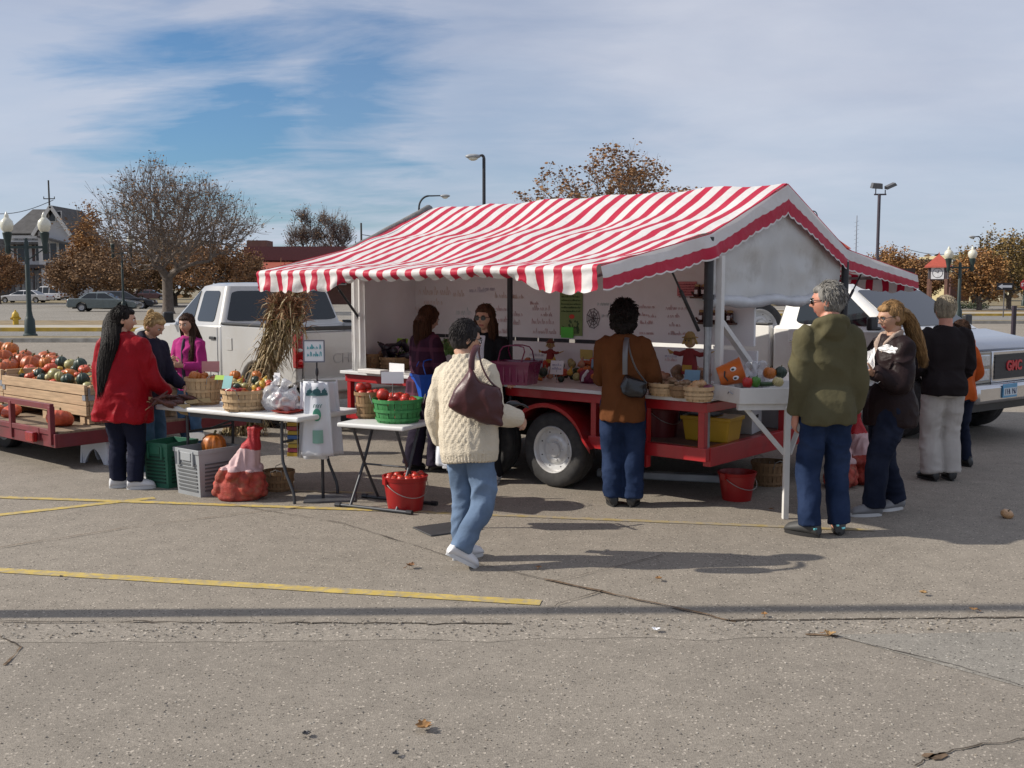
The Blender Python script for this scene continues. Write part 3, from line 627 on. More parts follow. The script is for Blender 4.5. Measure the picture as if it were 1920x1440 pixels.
def pickup(name, loc, rz, label, cat, paint, lower, style):
    e = empty(name, loc, rz, label, cat); WF, WB = 1.86, -1.58
    hz = 1.17 if style == 'new' else 1.15; bz = 1.27; ground = .52
    prof = [(-.56, ground)] + [(1.35, ground)] + arch(WF, .47, .5)[::-1][0:0]
    fa = arch(WF, .47, .52); ba = arch(WB, .47, .52)
    sh0 = 0 if style == 'new' else .62
    prof = [(WF - .50, .50)] + fa[::-1] + [(2.60, .52), (2.72, .62), (2.72, 1.02), (2.62, hz - .05), (2.3, hz), (1.32 + sh0, hz + .07), (1.1 + sh0, bz - .02), (-.56 + sh0, bz), (-.56 + sh0, .5)]
    mb = MB(); mb.prism(prof, 0, -.95, .95); body = mb.build('body', [paint], e, bev=.045, smooth=True)
    side = [(-2.66, .58)] + [(WB - .52, .56)] + ba[::-1] + [(-.60 + sh0, .50), (-.60 + sh0, bz), (-2.66, bz)]
    mb = MB(); mb.prism(side, 0, -.965, -.88); mb.prism(side, 0, .88, .965); mb.box((0, -1.63 + sh0 / 2, .78), (1.77, 2.0 + sh0, .06)); mb.box((0, -.63 + sh0, .98), (1.76, .06, .5))
    for s in (-1, 1): mb.box((s * .80, WB, .92), (.18, .95, .26))
    mb.build('bed', paint, e, bev=.02, smooth=True)
    mb = MB(); mb.box((0, -2.63, .94), (1.74, .06, .58)); tg = mb.build('tailgate', paint, e, bev=.018, smooth=True)
    mb = MB(); mb.box((0, -2.665, .98), (.16, .02, .07)); mb.build('handle', m_plast, tg, bev=.006)
    mb = MB()
    for s in (-1, 1): mb.box((s * .925, -1.63 + sh0 / 2, bz + .012), (.10, 2.04 + sh0, .03))
    mb.box((0, -2.63, bz + .0), (1.72, .075, .05)); mb.build('rail_cap', m_plast, e, bev=.008)
    sh = 0 if style == 'new' else .62
    lo, hi = (.93, -.53 + sh, 1.22 + sh), (.76, (-.40 if style == 'new' else -.46) + sh, .42 + sh); z0, z1 = bz - .03, 1.775
    mb = MB(); greenhouse(mb, lo, hi, z0, z1); cab = mb.build('cab', paint, e, bev=.0, smooth=True, angle=50)
    fy = lambda t: lo[2] + (hi[2] - lo[2]) * t; byy = lambda t: lo[1] + (hi[1] - lo[1]) * t; zz_ = lambda t: z0 + (z1 - z0) * t
    for s in (-1, 1):
        if style == 'new':
            pane(cab, side_q(lo, hi, z0, z1, s, .40, fy(.12) - .14, .40, fy(.9) - .09, .10, .88), m_glass)
            pane(cab, side_q(lo, hi, z0, z1, s, -.28, .28, -.24, .28, .10, .88), m_glass)
        else: pane(cab, side_q(lo, hi, z0, z1, s, -.22 + sh, fy(.12) - .14, -.20 + sh, fy(.9) - .10, .10, .88), m_glass)
        for y0, y1 in (((.34, 1.16), (-.46, .32)) if style == 'new' else ((-.30 + sh, 1.08 + sh),)):
            mb = MB(); mb.box((s * .952, (y0 + y1) / 2, .90), (.016, y1 - y0, .66)); d = mb.build('door', paint, e, bev=.006, smooth=True)
            mb = MB(); mb.box((s * .972, y0 + .12, 1.08), (.03, .17, .04)); mb.build('handle', m_plast if style == 'new' else m_chrome, d, bev=.008)
        mb = MB(); mb.box((s * 1.05, .98 + sh0, 1.33), (.15, .07, .16)); mb.bar((s * .93, 1.02 + sh0, 1.27), (s * 1.04, .99 + sh0, 1.27), .04); mb.build('mirror', m_plast, e, bev=.03, smooth=True)
        mb = MB(); mb.box((s * .955, -1.63 + (0.35), .62), (.014, 1.1, .05)) if False else None
        mb = MB(); mb.box((s * .972, WB + .72, 1.02), (.006, .16, .16)); mb.build('fuel_flap', paint, e, bev=.004)
        mb = MB(); mb.prism([(WB - .60, .30), (WB - .50, .30), (WB - .50, .56), (WB - .60, .56)], 0, s * .72, s * .96); mb.build('mud_flap', m_plast, e)
        if not lower: mb = MB(); mb.box((s * .966, .35, .66), (.012, 1.62, .07)); mb.build('side_moulding', m_plast, e, bev=.004)
        if lower: 
            mb = MB(); mb.box((s * .957, .45, .56), (.012, 1.7, .16)); mb.build('side_trim', lower, e, bev=.004)
    xw = lambda t: lo[0] + (hi[0] - lo[0]) * t
    q = [(-xw(.1) + .10, fy(.1) + .002, zz_(.1)), (xw(.1) - .10, fy(.1) + .002, zz_(.1)), (xw(.9) - .09, fy(.9) + .002, zz_(.9)), (-xw(.9) + .09, fy(.9) + .002, zz_(.9))]
    pane(cab, [q[1], q[0], q[3], q[2]], m_glass, 'windshield', rnd_=.06)
    q = [(-xw(.12) + .07, byy(.12) - .002, zz_(.12)), (xw(.12) - .07, byy(.12) - .002, zz_(.12)), (xw(.88) - .07, byy(.88) - .002, zz_(.88)), (-xw(.88) + .07, byy(.88) - .002, zz_(.88))]
    pane(cab, q, m_glass, 'rear_window', rnd_=.09)
    for s in (-1, 1):
        mb = MB(); mb.prism([(-2.68, .80), (-2.58, .80), (-2.55, 1.24), (-2.68, 1.24)], 0, s * .87, s * .972); t = mb.build('tail_light', m_tail, e, bev=.02, smooth=True)
        for zz, m_ in ((1.16, mat('lens_red', (.5, .01, .012), .1, coat=.8)), (1.02, m_lamp), (.88, mat('lens_red', (.5, .01, .012)))): mb = MB(); mb.ell((s * .92, -2.682, zz), (.034, .012, .034 if m_ is not m_lamp else .022), 12, 8); mb.build('lens', m_, t, smooth=True)
    mb = MB(); mb.box((0, -2.76, .60), (1.86, .17, .17)); mb.box((0, -2.70, .47), (1.5, .06, .12)); mb.box((0, -2.86, .44), (.07, .22, .07)); mb.build('rear_bumper', paint if style == 'new' else m_chrome, e, bev=.03, smooth=True)
    for y, s in ((WF, -1), (WF, 1), (WB, -1), (WB, 1)):
        wheel('wheel', .375, .25, e, (s * .83, y, .375), -s * math.pi / 2 * -1 if False else (math.pi / 2 if s > 0 else -math.pi / 2), mat('alloy', (.42, .42, .43), .3, metal=.6))
    mb = MB(); mb.box((0, 0, .50), (1.3, 4.9, .16)); mb.box((0, WB, .40), (1.5, .14, .14)); mb.box((0, WF, .40), (1.4, .14, .14)); mb.build('chassis', m_dark, e)
    mb = MB(); mb.prism([(2.3, hz + .002), (1.34 + sh0, hz + .07), (1.34 + sh0, hz + .095), (2.3, hz + .03), (2.6, hz - .02), (2.735, hz - .09), (2.735, hz - .125), (2.6, hz - .06)], 0, -.84, .84); mb.build('hood', paint if style == 'new' else mat('hood_navy', (.035, .045, .075), .16, var=.08, coat=1.0), e, bev=.03, smooth=True)
    # front
    mb = MB(); mb.box((0, 2.735, .86), (.92, .05, .36)); g = mb.build('grille_frame', m_chrome, e, bev=.012, smooth=True)
    mb = MB(); mb.box((0, 2.752, .86), (.84, .03, .28)); 
    for k in range(5): mb.box((0, 2.764, .75 + .055 * k), (.84, .012, .014))
    mb.build('grille', m_plast, g)
    if style != 'new': text('GMC', .155, g, (0, 2.774, .86), Matrix(((-1, 0, 0), (0, 0, 1), (0, 1, 0))), mat('badge_red', (.5, .02, .03), .4), ext=.006, bold=.006)
    for s in (-1, 1):
        mb = MB(); mb.box((s * .69, 2.725, .86), (.45, .05, .36)); f = mb.build('light_surround', m_chrome if style == 'new' else mat('dull_chrome', (.30, .28, .25), .3, metal=.6), e, bev=.012, smooth=True)
        for zz in (.78, .94):
            mb = MB(); mb.box((s * .685, 2.747, zz), (.36, .03, .135)); mb.build('headlight', m_lamp, f, bev=.015, smooth=True)
        mb = MB(); mb.box((s * .93, 2.715, .86), (.05, .05, .32)); mb.build('indicator', m_amber, f, bev=.01)
    mb = MB(); mb.box((0, 2.80, .575), (1.90, .16, .21)); 
    for s in (-1, 1): mb.box((s * .93, 2.66, .575), (.09, .26, .21))
    b_ = mb.build('front_bumper', m_chrome, e, bev=.04, smooth=True)
    mb = MB(); mb.box((0, 2.70, .43), (1.6, .06, .13)); mb.build('air_dam', m_plast, e)
    return e
m_silver = mat('silver_paint', (.44, .435, .425), .32, metal=.15, var=.04, scale=2, coat=.8, dirt=(.34, .30, .25), dscale=1.6, damt=.35)
m_cream = mat('white_truck_paint', (.72, .71, .68), .3, var=.03, coat=.8, dirt=(.5, .45, .38), dscale=1.4, damt=.3)
m_tan = mat('tan_paint', (.38, .34, .27), .4, var=.08, coat=.4)
h1 = V((-.643, .766, 0)); r1 = V((h1.y, -h1.x, 0)); c1 = at(556, 640, 12.0); c1.z = 0
t1 = pickup('pickup_truck', c1 + r1 * .965 + h1 * 2.68, math.atan2(h1.y, h1.x) - math.pi / 2, 'silver white extended cab pickup with dark rear window, hitched to the market trailer', 'truck', m_silver, None, 'new')
tg = [o for o in t1.children if o.name.startswith('tailgate')][0]
text('CHEVROLET', .17, tg, (.0, -2.664, .90), Matrix(((1, 0, 0), (0, 0, -1), (0, 1, 0))), mat('embossed', (.33, .325, .32), .5), ext=.003)
h2 = V((math.cos(rad(53)), -math.sin(rad(53)), 0)); r2 = V((h2.y, -h2.x, 0)); F2 = at(1813, 640, 11.25); F2.z = 0
t2 = pickup('pickup_truck', F2 - h2 * 2.72 - r2 * .95, math.atan2(h2.y, h2.x) - math.pi / 2, 'white older pickup with chrome front and black grille behind the far side of the canopy', 'truck', m_cream, m_tan, 'old')
mb = MB(); mb.box((0, 0, 0), (.31, .012, .155)); pl = mb.build('number_plate', mat('plate_blue', (.10, .32, .52), .4, var=.2), t2, bev=.004); pl.location = (.30, 2.89, .60)
mb = MB(); mb.box((0, .008, -.01), (.29, .006, .085)); mb.build('plate_panel', mat('plate_white', (.55, .62, .66), .4), pl)
for k in range(7):
    if k != 3: mb = MB(); x = .115 - .038 * k; mb.bar((x, .013, -.04), (x, .013, .022), .009, .002); mb.bar((x - .02, .013, .022 - .03 * (k % 3)), (x, .013, .022 - .022 * (k % 2)), .008, .002); mb.build('plate_character', mat('plate_ink', (.03, .04, .12), .5), pl)
sp = empty('spare_tyre', (0, 0, 0), 0, 'spare tyre with a pale rim lying in the bed of the white pickup', 'tyre')
wsp = tl(1437, 598, y=None, x=None, z=1.42) if False else None
wc = t2.location + h2 * -.52 + r2 * .52; wx = wheel('wheel', .36, .22, sp, (0, 0, 0)); sp.location = (wc.x, wc.y, 1.22); sp.rotation_euler = (rad(-22), 0, rad(18))
def sedan(name, loc, rz, label, paint, L_=4.8, H=1.42, wagon=False, group=None, cat='car', W=.87):
    e = empty(name, loc, rz, label, cat, group); k = L_ / 4.8; wf, wb = 1.42 * k, -1.38 * k
    fa = [(wf + .38 * math.cos(a), .32 + .38 * math.sin(a)) for a in np.linspace(.0, math.pi, 9)]; ba = [(wb + .38 * math.cos(a), .32 + .38 * math.sin(a)) for a in np.linspace(.0, math.pi, 9)]
    rear = [(-2.33 * k, .30), (-2.40 * k, .50), (-2.38 * k, .88), (-2.25 * k, .97)] if not wagon else [(-2.33 * k, .32), (-2.38 * k, .55), (-2.34 * k, 1.0), (-2.30 * k, 1.05)]
    prof = ba[::-1][0:0] + [(wb + .38, .24), (wf - .38, .24)] + fa[::-1] + [(2.28 * k, .26), (2.40 * k, .42), (2.38 * k, .62), (2.2 * k, .74), (1.15 * k, .93), (-1.45 * k, .99)] + rear[::-1] + ba[::-1]
    mb = MB(); mb.prism(prof, 0, -W, W); mb.build('body', paint, e, bev=.06, smooth=True)
    lo = (W - .03, (-1.70 if not wagon else -2.28) * k, 1.12 * k); hi = (W - .24, (-1.0 if not wagon else -2.02) * k, .22 * k); z0, z1 = .93, H - .05
    mb = MB(); greenhouse(mb, lo, hi, z0, z1, .12); g = mb.build('cabin', paint, e, smooth=True, angle=50)
    fy = lambda t: lo[2] + (hi[2] - lo[2]) * t; by = lambda t: lo[1] + (hi[1] - lo[1]) * t; xw = lambda t: lo[0] + (hi[0] - lo[0]) * t; zt = lambda t: z0 + (z1 - z0) * t
    for s in (-1, 1):
        cuts = [(by(.12) + .20, -.38), (-.32, fy(.12) - .16)] if not wagon else [(by(.1) + .12, -1.15), (-1.05, -.22), (-.12, fy(.12) - .16)]
        top = [(by(.88) + .12, -.38), (-.32, fy(.88) - .10)] if not wagon else [(by(.88) + .08, -1.15), (-1.05, -.22), (-.12, fy(.88) - .08)]
        for (a, b), (c, d) in zip(cuts, top): pane(g, side_q(lo, hi, z0, z1, s, a, b, c, d, .12, .9), m_glass, rnd_=.08)
        mb = MB(); mb.box((s * .70, 2.33 * k, .63), (.30, .10, .13)); mb.build('headlight', m_lamp, e, bev=.02)
        mb = MB(); mb.box((s * .68, -2.36 * k, .78), (.34, .10, .15)); mb.build('tail_light', m_tail, e, bev=.02)
        for y in (wf, wb): wheel('wheel', .32, .2, e, (s * (W - .10), y, .32), math.pi / 2 if s > 0 else -math.pi / 2, mat('alloy', (.42, .42, .43)))
    q = [(xw(.1) - .08, fy(.1), zt(.1)), (-xw(.1) + .08, fy(.1), zt(.1)), (-xw(.9) + .08, fy(.9), zt(.9)), (xw(.9) - .08, fy(.9), zt(.9))]; pane(g, q, m_glass, 'windshield', rnd_=.06, out=.012)
    q = [(-xw(.1) + .08, by(.1), zt(.1)), (xw(.1) - .08, by(.1), zt(.1)), (xw(.9) - .08, by(.9), zt(.9)), (-xw(.9) + .08, by(.9), zt(.9))]; pane(g, q, m_glass, 'rear_window', rnd_=.06, out=.012)
    mb = MB(); mb.box((0, 2.37 * k, .44), (1.66, .12, .16)); mb.box((0, -2.38 * k, .48), (1.66, .1, .18)); mb.build('bumper', m_plast if wagon else paint, e, bev=.03)
    mb = MB(); mb.box((0, 0, .32), (1.35, L_ * .86, .2)); mb.build('chassis', m_dark, e)
    return e
p_ = gp(197, 584); sedan('parked_car', p_, rad(-84), 'grey green sedan parked broadside in the far lot behind the bare tree', mat('sage_paint', (.13, .155, .155), .3, metal=.4, coat=.7), 5.0, 1.45)
p_ = gp(235, 579); sedan('parked_car', p_, rad(-82), 'black car parked close behind the grey green sedan, its orange light showing', mat('black_paint', (.012, .013, .02), .3, coat=.8), 5.0, 1.5, wagon=True)
p_ = gp(46, 568); sedan('parked_car', p_, rad(86), 'silver white sedan in the far lot in front of the pale old house', mat('white_sedan', (.50, .50, .51), .3, coat=.7), 6.4, 1.5)
p_ = gp(84, 564); sedan('utility_wagon', p_, rad(84), 'white pickup with dark cap over its bed, parked behind the silver white sedan', mat('white_wagon', (.55, .55, .56), .3, coat=.7), 5.6, 2.0, wagon=True, cat='truck')
p_ = gp(285, 563); sedan('parked_car', p_, rad(-80), 'dark red car far off behind the trunk of the bare tree', mat('maroon_paint', (.07, .02, .025), .3, coat=.7), 4.8, 1.5, wagon=True)
p_ = gp(150, 560); sedan('parked_car', p_, rad(85), 'small dark blue car far off beside the old house', mat('navy_paint', (.03, .04, .07), .3, coat=.7), 4.8, 1.6, wagon=True)
p_ = gp(5, 562); sedan('parked_car', p_, rad(80), 'dark car at the edge of the far lot, cut by the picture edge', mat('black_paint', (.012, .013, .02)), 4.8, 1.5)
# ------------------------------------------------------------------ trees
m_bark = mat('bark', (.115, .092, .075), .95, var=.3, scale=8, bump=.6, bscale=20); m_twig = mat('twig', (.155, .125, .105), .95, var=.25)
def colony(seed, H, wid, base, npts, trunk_r, clumps=0, flat=1.0, topw=.75, lean=0.0):
    """grow limbs to points spread through a crown envelope -> nodes, parents, radii"""
    q = random.Random(seed); zc = base + (H - base) * .5; rz = (H - base) * .5; rx = wid * .5; pts = []
    def inside(p):
        u = (p.z - zc) / rz; k = 1 - (1 - topw) * max(0, u) - .35 * max(0, -u - .3)
        n = 1 + .30 * noise.noise(V((p.x, p.y, p.z)) * (3.2 / H) + V((seed, 0, 0))) + .16 * noise.noise(V((p.x, p.y, p.z)) * (9 / H) + V((0, seed, 0)))
        return (p.x * p.x + p.y * p.y) / (rx * k) ** 2 + u * u < n
    cl = []
    while len(cl) < clumps:
        p = V((q.uniform(-rx, rx), q.uniform(-rx, rx), q.uniform(base, H)))
        if inside(p): cl.append(p)
    while len(pts) < npts:
        if cl and q.random() < .8:
            c = q.choice(cl); p = c + V((q.gauss(0, 1), q.gauss(0, 1), q.gauss(0, .8))) * (wid * .075)
        else: p = V((q.uniform(-rx, rx), q.uniform(-rx, rx), q.uniform(base * .9, H)))
        if inside(p): pts.append(p)
    top = V((lean, 0, base * .95)); trunk = [V((lean * t, 0, base * .95 * t - .05)) for t in (0, .12, .35, .6, .8, 1.0)]
    nd = [np.array(p) for p in trunk]; par = [-1, 0, 1, 2, 3, 4]; cost = [0, 0, 0, 0, 0, 0]
    pts.sort(key=lambda p: (p - top).length)
    A = np.zeros((npts * 3 + 10, 3)); A[:6] = nd; C = np.full(npts * 3 + 10, 1e9); C[4:6] = 0; n = 6
    for p in pts:
        pa = np.array(p); d = np.linalg.norm(A[:n] - pa, axis=1); up = np.maximum(0, A[:n, 2] - pa[2]); s_ = d + .42 * C[:n] + .5 * up; k = int(np.argmin(s_)); L_ = d[k]; o = A[k].copy(); last = k
        m = 2 if L_ > .06 * H else 1
        for j in range(1, m + 1):
            t = j / m; r_ = o + (pa - o) * t
            if j < m: r_ = r_ + np.array([q.uniform(-1, 1), q.uniform(-1, 1), q.uniform(.2, 1.0)]) * L_ * .09
            A[n] = r_; C[n] = C[last] + np.linalg.norm(A[n] - A[last]); par.append(last); last = n; n += 1
    A = A[:n]; w_ = np.ones(n); ch = [0] * n
    for k in range(n - 1, 0, -1): w_[par[k]] += w_[k]; ch[par[k]] += 1
    rr_ = trunk_r * (w_ / w_[5]) ** .46; rr_[:6] = trunk_r * np.array([1.5, 1.15, 1.03, 1, 1, 1])
    return A, par, rr_, ch
def leaf_mats(nm, cols): return [mat(f'{nm}_{i}', c, .85, var=.35, scale=2.5, spec=.12) for i, c in enumerate(cols)]
def leaves(mb, tips, n, size, q, jit, m0=1, nm=3):
    for _ in range(n):
        p, d, lv = q.choice(tips); c = p + V((q.gauss(0, jit), q.gauss(0, jit), q.gauss(0, jit * .8))); s = size * q.uniform(.55, 1.35)
        a = V((q.uniform(-1, 1), q.uniform(-1, 1), q.uniform(-1, 1))).normalized(); x, y = fr(a)
        mb.add([c - x * s * .5, c + y * s * .32 + a * s * .06, c + x * s * .5, c - y * s * .32], [(0, 1, 2, 3)], m0 + min(nm - 1, int(q.random() * nm)))
def tree(name, base, H, seed, label, cols=None, nleaf=0, lsize=.2, jit=.3, wid=None, trunk_r=.16, base_h=None, npts=700, clumps=0, twigs=2, twl=.06, topw=.75, rmin=.006, group=None):
    A, par, R_, ch = colony(seed, H, wid or H, base_h or H * .22, npts, trunk_r, clumps, topw=topw); q = random.Random(seed + 5); tr, cr = MB(), MB(); R_ = np.maximum(R_, rmin)
    tr.tube([A[k] for k in range(6)], [R_[k] for k in range(6)], 10, cap=False)
    for k in range(6, len(A)):
        p = par[k]; a, b = R_[p] if p > 5 else min(R_[p], R_[k] * 1.3), R_[k]
        (tr if b > trunk_r * .42 else cr).tube([A[p], A[k]], [min(a, b * 1.6), b], 7 if b > trunk_r * .3 else (4 if b > trunk_r * .1 else 3), cap=False)
    tips = [(V(A[k]), (V(A[k]) - V(A[par[k]])).normalized(), 0) for k in range(6, len(A)) if R_[k] < trunk_r * .3]
    for p, d, _ in list(tips):
        for j in range(twigs):
            dd = (d + V((q.uniform(-1, 1), q.uniform(-1, 1), q.uniform(-.3, 1.1))) * .75).normalized(); L_ = H * twl * q.uniform(.5, 1.3); m = p + dd * L_ * .5 + V((0, 0, L_ * .06)); e_ = p + dd * L_ + V((0, 0, L_ * .2))
            cr.tube([p, m, e_], [rmin * .9, rmin * .75, rmin * .5], 3, cap=False)
            if q.random() < .6: tips.append((e_, dd, 1))
    e = empty(name, base, random.Random(seed).uniform(0, 6), label, 'tree', group)
    if nleaf: leaves(cr, tips, nleaf, lsize, random.Random(seed + 1), jit)
    tr.build('trunk', m_bark, e, smooth='all', fix=False)
    cr.build('crown', [m_twig] + (leaf_mats(name + cols[0], cols[1]) if cols else []), e, fix=False)
    return e
RUST = ('rust', [(.235, .125, .058), (.175, .088, .045), (.285, .165, .085)]); BRN = ('brn', [(.21, .125, .066), (.15, .09, .052), (.26, .165, .095)]); ORG = ('org', [(.29, .145, .055), (.215, .105, .045), (.33, .19, .08)]); OLV = ('olv', [(.175, .125, .05), (.125, .092, .038), (.25, .165, .065)])
b_ = at(316, 600, 70); b_.z = 0; tree('bare_tree', b_, 9.7, 12, 'large bare tree with fine twigs and few brown leaves behind the silver pickup', BRN, 5200, .16, .25, 12.6, .34, 2.6, 1150, 26, 3, .085, rmin=.013, topw=.7)
b_ = at(1130, 600, 34); b_.z = 0; tree('oak_tree', b_, 6.6, 5, 'tree with sparse rusty leaves rising behind the striped canopy roof', RUST, 7000, .115, .10, 6.1, .16, 1.9, 520, 30, 2, .05, rmin=.006, topw=.55)
def bush_tree(px, ytop, Y, w, seed, label, cols, name='leafy_tree', n=9000, ls=.24, topw=.7, cl=34, tr=.2):
    b = at(px, 600, Y); b.z = 0; H = at(px, ytop, Y).z; return tree(name, b, H, seed, label, cols, n, ls, .30, w, tr, H * .16, 420, cl, 1, .05, topw=topw, rmin=.015)
bush_tree(180, 380, 102, 5.5, 31, 'narrow rust brown tree between the old house and the bare tree', ORG, topw=.25)
bush_tree(235, 455, 96, 10, 33, 'low dense brown tree behind the second twin globe lamp', BRN)
bush_tree(400, 450, 94, 9.5, 35, 'dense brown tree near the red roofed building', RUST, topw=.8)
bush_tree(145, 470, 98, 6.5, 37, 'small dark brown tree beside the old house', BRN, n=6500)
bush_tree(330, 440, 100, 9, 38, 'dense dark brown tree directly behind the trunk of the bare tree', OLV)
bush_tree(0, 468, 112, 6.5, 39, 'dark red brown tree at the picture edge beside the old house', RUST, n=7000)
bush_tree(455, 470, 99, 5, 40, 'small brown tree at the corner of the red roofed building', BRN, n=5000)
for i, (px, yt, sd) in enumerate(((572, 392, 51), (628, 388, 52))):
    b = at(px, 600, 125); b.z = 0; H = at(px, yt, 125).z; tree('slender_tree', b, H, sd, ('thin tree with few leaves above the red roof, farther from the canopy' if i == 0 else 'thin tree with few leaves above the red roof, nearer the canopy'), BRN, 700, .22, .3, 4.4 if i else 4.0, .2, H * .3, 520, 14, 3, .08, rmin=.022)
bush_tree(1890, 436, 84, 8.2, 61, 'big olive brown tree at the edge of the far lot, behind the arrow sign', OLV, n=13000, ls=.22, topw=.9, cl=46)
bush_tree(1835, 472, 80, 4.2, 62, 'orange leaved tree between the clock tower and the big olive brown tree', ORG, n=8000, ls=.2)
bush_tree(1672, 460, 120, 7.5, 63, 'rounded orange tree behind the floodlight pole', ORG)
bush_tree(1722, 486, 118, 6.5, 64, 'dark red brown tree left of the clock tower', RUST)
bush_tree(1615, 478, 126, 5, 65, 'bare looking grey brown tree behind the floodlight pole', BRN, n=1200)
bush_tree(1965, 455, 92, 8, 66, 'dark green brown tree cut by the picture edge near the stop sign', OLV)
b_ = at(1312, 600, 60); b_.z = 0; tree('oak_tree', b_, at(1320, 356, 60).z, 8, 'second rusty tree just topping the canopy ridge', RUST, 3000, .16, .2, 5.5, .2, 2.4, 400, 16, 2, .05, rmin=.01)
# distant tree line so that nothing ends in a bare horizon
q = random.Random(90); mb = MB()
for k in range(2600):
    x = q.uniform(-330, 330); y = 185 + q.gauss(0, 6) + 8 * noise.noise(V((x * .02, 1, 1))); hmax = 5.5 + 3.5 * noise.noise(V((x * .035, 4, 2))) + 2 * noise.noise(V((x * .15, 2, 9)))
    z = q.uniform(.2, max(1.5, hmax)); c = V((x, y, z))
    for j in range(5):
        s = q.uniform(.6, 1.5); a = V((q.uniform(-1, 1), q.uniform(-1, 1), q.uniform(-1, 1))).normalized(); xx, yy = fr(a); cc = c + V((q.gauss(0, .8), q.gauss(0, .8), q.gauss(0, .6)))
        mb.add([cc - xx * s * .6, cc + yy * s * .4, cc + xx * s * .6, cc - yy * s * .4], [(0, 1, 2, 3)], int(q.random() * 3))
o = mb.build('distant_woods', leaf_mats('woods', [(.11, .07, .04), (.08, .06, .035), (.14, .085, .04)]), fix=False); tag(o, 'far brown autumn tree line along the horizon', 'woods', kind='stuff')
# ------------------------------------------------------------------ street furniture and buildings
m_green = mat('lamp_green', (.015, .03, .028), .5, var=.2)
m_globe = mat('globe_glass', (.62, .60, .50), .25, var=.06, coat=.5)
def twin_lamp(px, pyb, pyt, Y, label, half=.66):
    b = at(px, pyb, Y); b.z = 0; H = at(px, pyt, Y).z; e = empty('twin_globe_lamp', b, 0, label, 'street lamp', 'twin globe street lamps')
    k = H / 4.4; mb = MB(); mb.lathe([(.24, 0), (.24, .10), (.19, .14), (.17, .62), (.13, .70), (.11, .78), (.085, .95), (.075, 3.35 * k), (.06, 3.38 * k), (.04, 3.5 * k)], n=16); mb.build('pole', m_green, e, smooth=True)
    mb = MB(); mb.bar((-half, 0, 3.18 * k), (half, 0, 3.18 * k), .07, .09)
    for s in (-1, 1): mb.tube([(s * .06, 0, 2.75 * k), (s * half * .55, 0, 2.95 * k), (s * half, 0, 3.15 * k)], .022, 8)
    mb.build('cross_arm', m_green, e)
    for s in (-1, 1):
        mb = MB(); mb.lathe([(.05, 2.95 * k), (.10, 3.05 * k), (.085, 3.25 * k), (.13, 3.5 * k), (.16, 3.68 * k), (.12, 3.72 * k)], c=(s * half, 0, 0), n=14); mb.build('lamp_holder', m_green, e, smooth=True)
        mb = MB(); mb.lathe([(.11, 3.70 * k), (.19, 3.80 * k), (.225, 3.95 * k), (.20, 4.09 * k), (.12, 4.18 * k), (.075, 4.22 * k), (.08, 4.28 * k), (.04, 4.36 * k), (.008, 4.42 * k)], c=(s * half, 0, 0), n=20); mb.build('globe', m_globe, e, smooth=True)
twin_lamp(57, 632, 398, 36.5, 'twin globe street lamp on a dark green post in front of the old house')
twin_lamp(233, 608, 434, 76, 'twin globe street lamp seen through the big bare tree')
twin_lamp(1796, 610, 462, 52, 'twin globe street lamp beside the clock tower', .60)
twin_lamp(-22, 592, 492, 75, 'far twin globe street lamp cut by the picture edge')
twin_lamp(1918, 592, 522, 90, 'small far twin globe lamp at the picture edge by the stop sign')
# hydrant
b = gp(30, 613); e = empty('fire_hydrant', b, .4, 'yellow fire hydrant standing by the yellow kerb', 'hydrant'); mh = mat('hydrant_yellow', (.55, .36, .03), .5, var=.12, dirt=(.25, .15, .04))
mb = MB(); mb.lathe([(.17, 0), (.17, .05), (.125, .06), (.12, .42), (.16, .44), (.16, .49), (.125, .50)], n=18); mb.build('barrel', mh, e, smooth=True)
mb = MB(); mb.lathe([(.15, .50), (.14, .58), (.10, .66), (.04, .70), (.035, .76), (.02, .765)], n=18); mb.build('bonnet', mh, e, smooth=True)
for a in (0, 90, 180):
    mb = MB(); d = V((math.cos(rad(a)), math.sin(rad(a)), 0)); mb.tube([d * .08 + V((0, 0, .38)), d * .19 + V((0, 0, .38))], .06, 12); mb.tube([d * .19 + V((0, 0, .38)), d * .22 + V((0, 0, .38))], .045, 6); mb.build('outlet', mh, e, smooth=True)
# street lights on tall poles
def street_light(px, pyt, Y, side, reach, label, H=None, drop=.0, globe=False, r=.07):
    b = at(px, 560, Y); b.z = 0; H = at(px, pyt, Y).z; e = empty('street_light', b, 0, label, 'street light', 'tall arm street lights')
    R_ = reach; mb = MB(); n = 9
    mb.tube([(0, 0, 0), (0, 0, H * .5), (0, 0, H - R_ * .55)], [r * 1.4, r * 1.1, r], 10); mb.build('pole', m_black, e, smooth=True)
    mb = MB(); mb.tube([(side * R_ * .45 * (1 - math.cos(rad(90) * k / n)), 0, H - R_ * .55 + R_ * .52 * math.sin(rad(90) * k / n)) for k in range(n + 1)] + [(side * R_, 0, H - .03)], [r * .9] * n + [r * .7, r * .6], 8); mb.build('arm', m_black, e, smooth=True)
    mb = MB(); c = V((side * (R_ + .22), 0, H - .05 - drop))
    mb.ell(c, (.34, .16, .11), 14, 8); hd = mb.build('lamp_head', mat('lamp_grey', (.30, .31, .32), .4), e, smooth=True)
    mb = MB(); mb.ell(c - V((0, 0, .06)), (.22, .13, .13), 12, 8); mb.build('lens', m_globe, hd, smooth=True)
street_light(908, 291, 45, -1, .25, 'tall black street light with a short arm standing straight up above the canopy ridge')
street_light(787, 366, 70, 1, 1.55, 'curved arm street light just above the left end of the canopy ridge')
street_light(1834, 443, 95, -1, .55, 'small far street light with short arm in front of the olive brown tree')
street_light(1528, 395, 85, -1, .8, 'street light arm peeping over the gable slope of the canopy', r=.05)
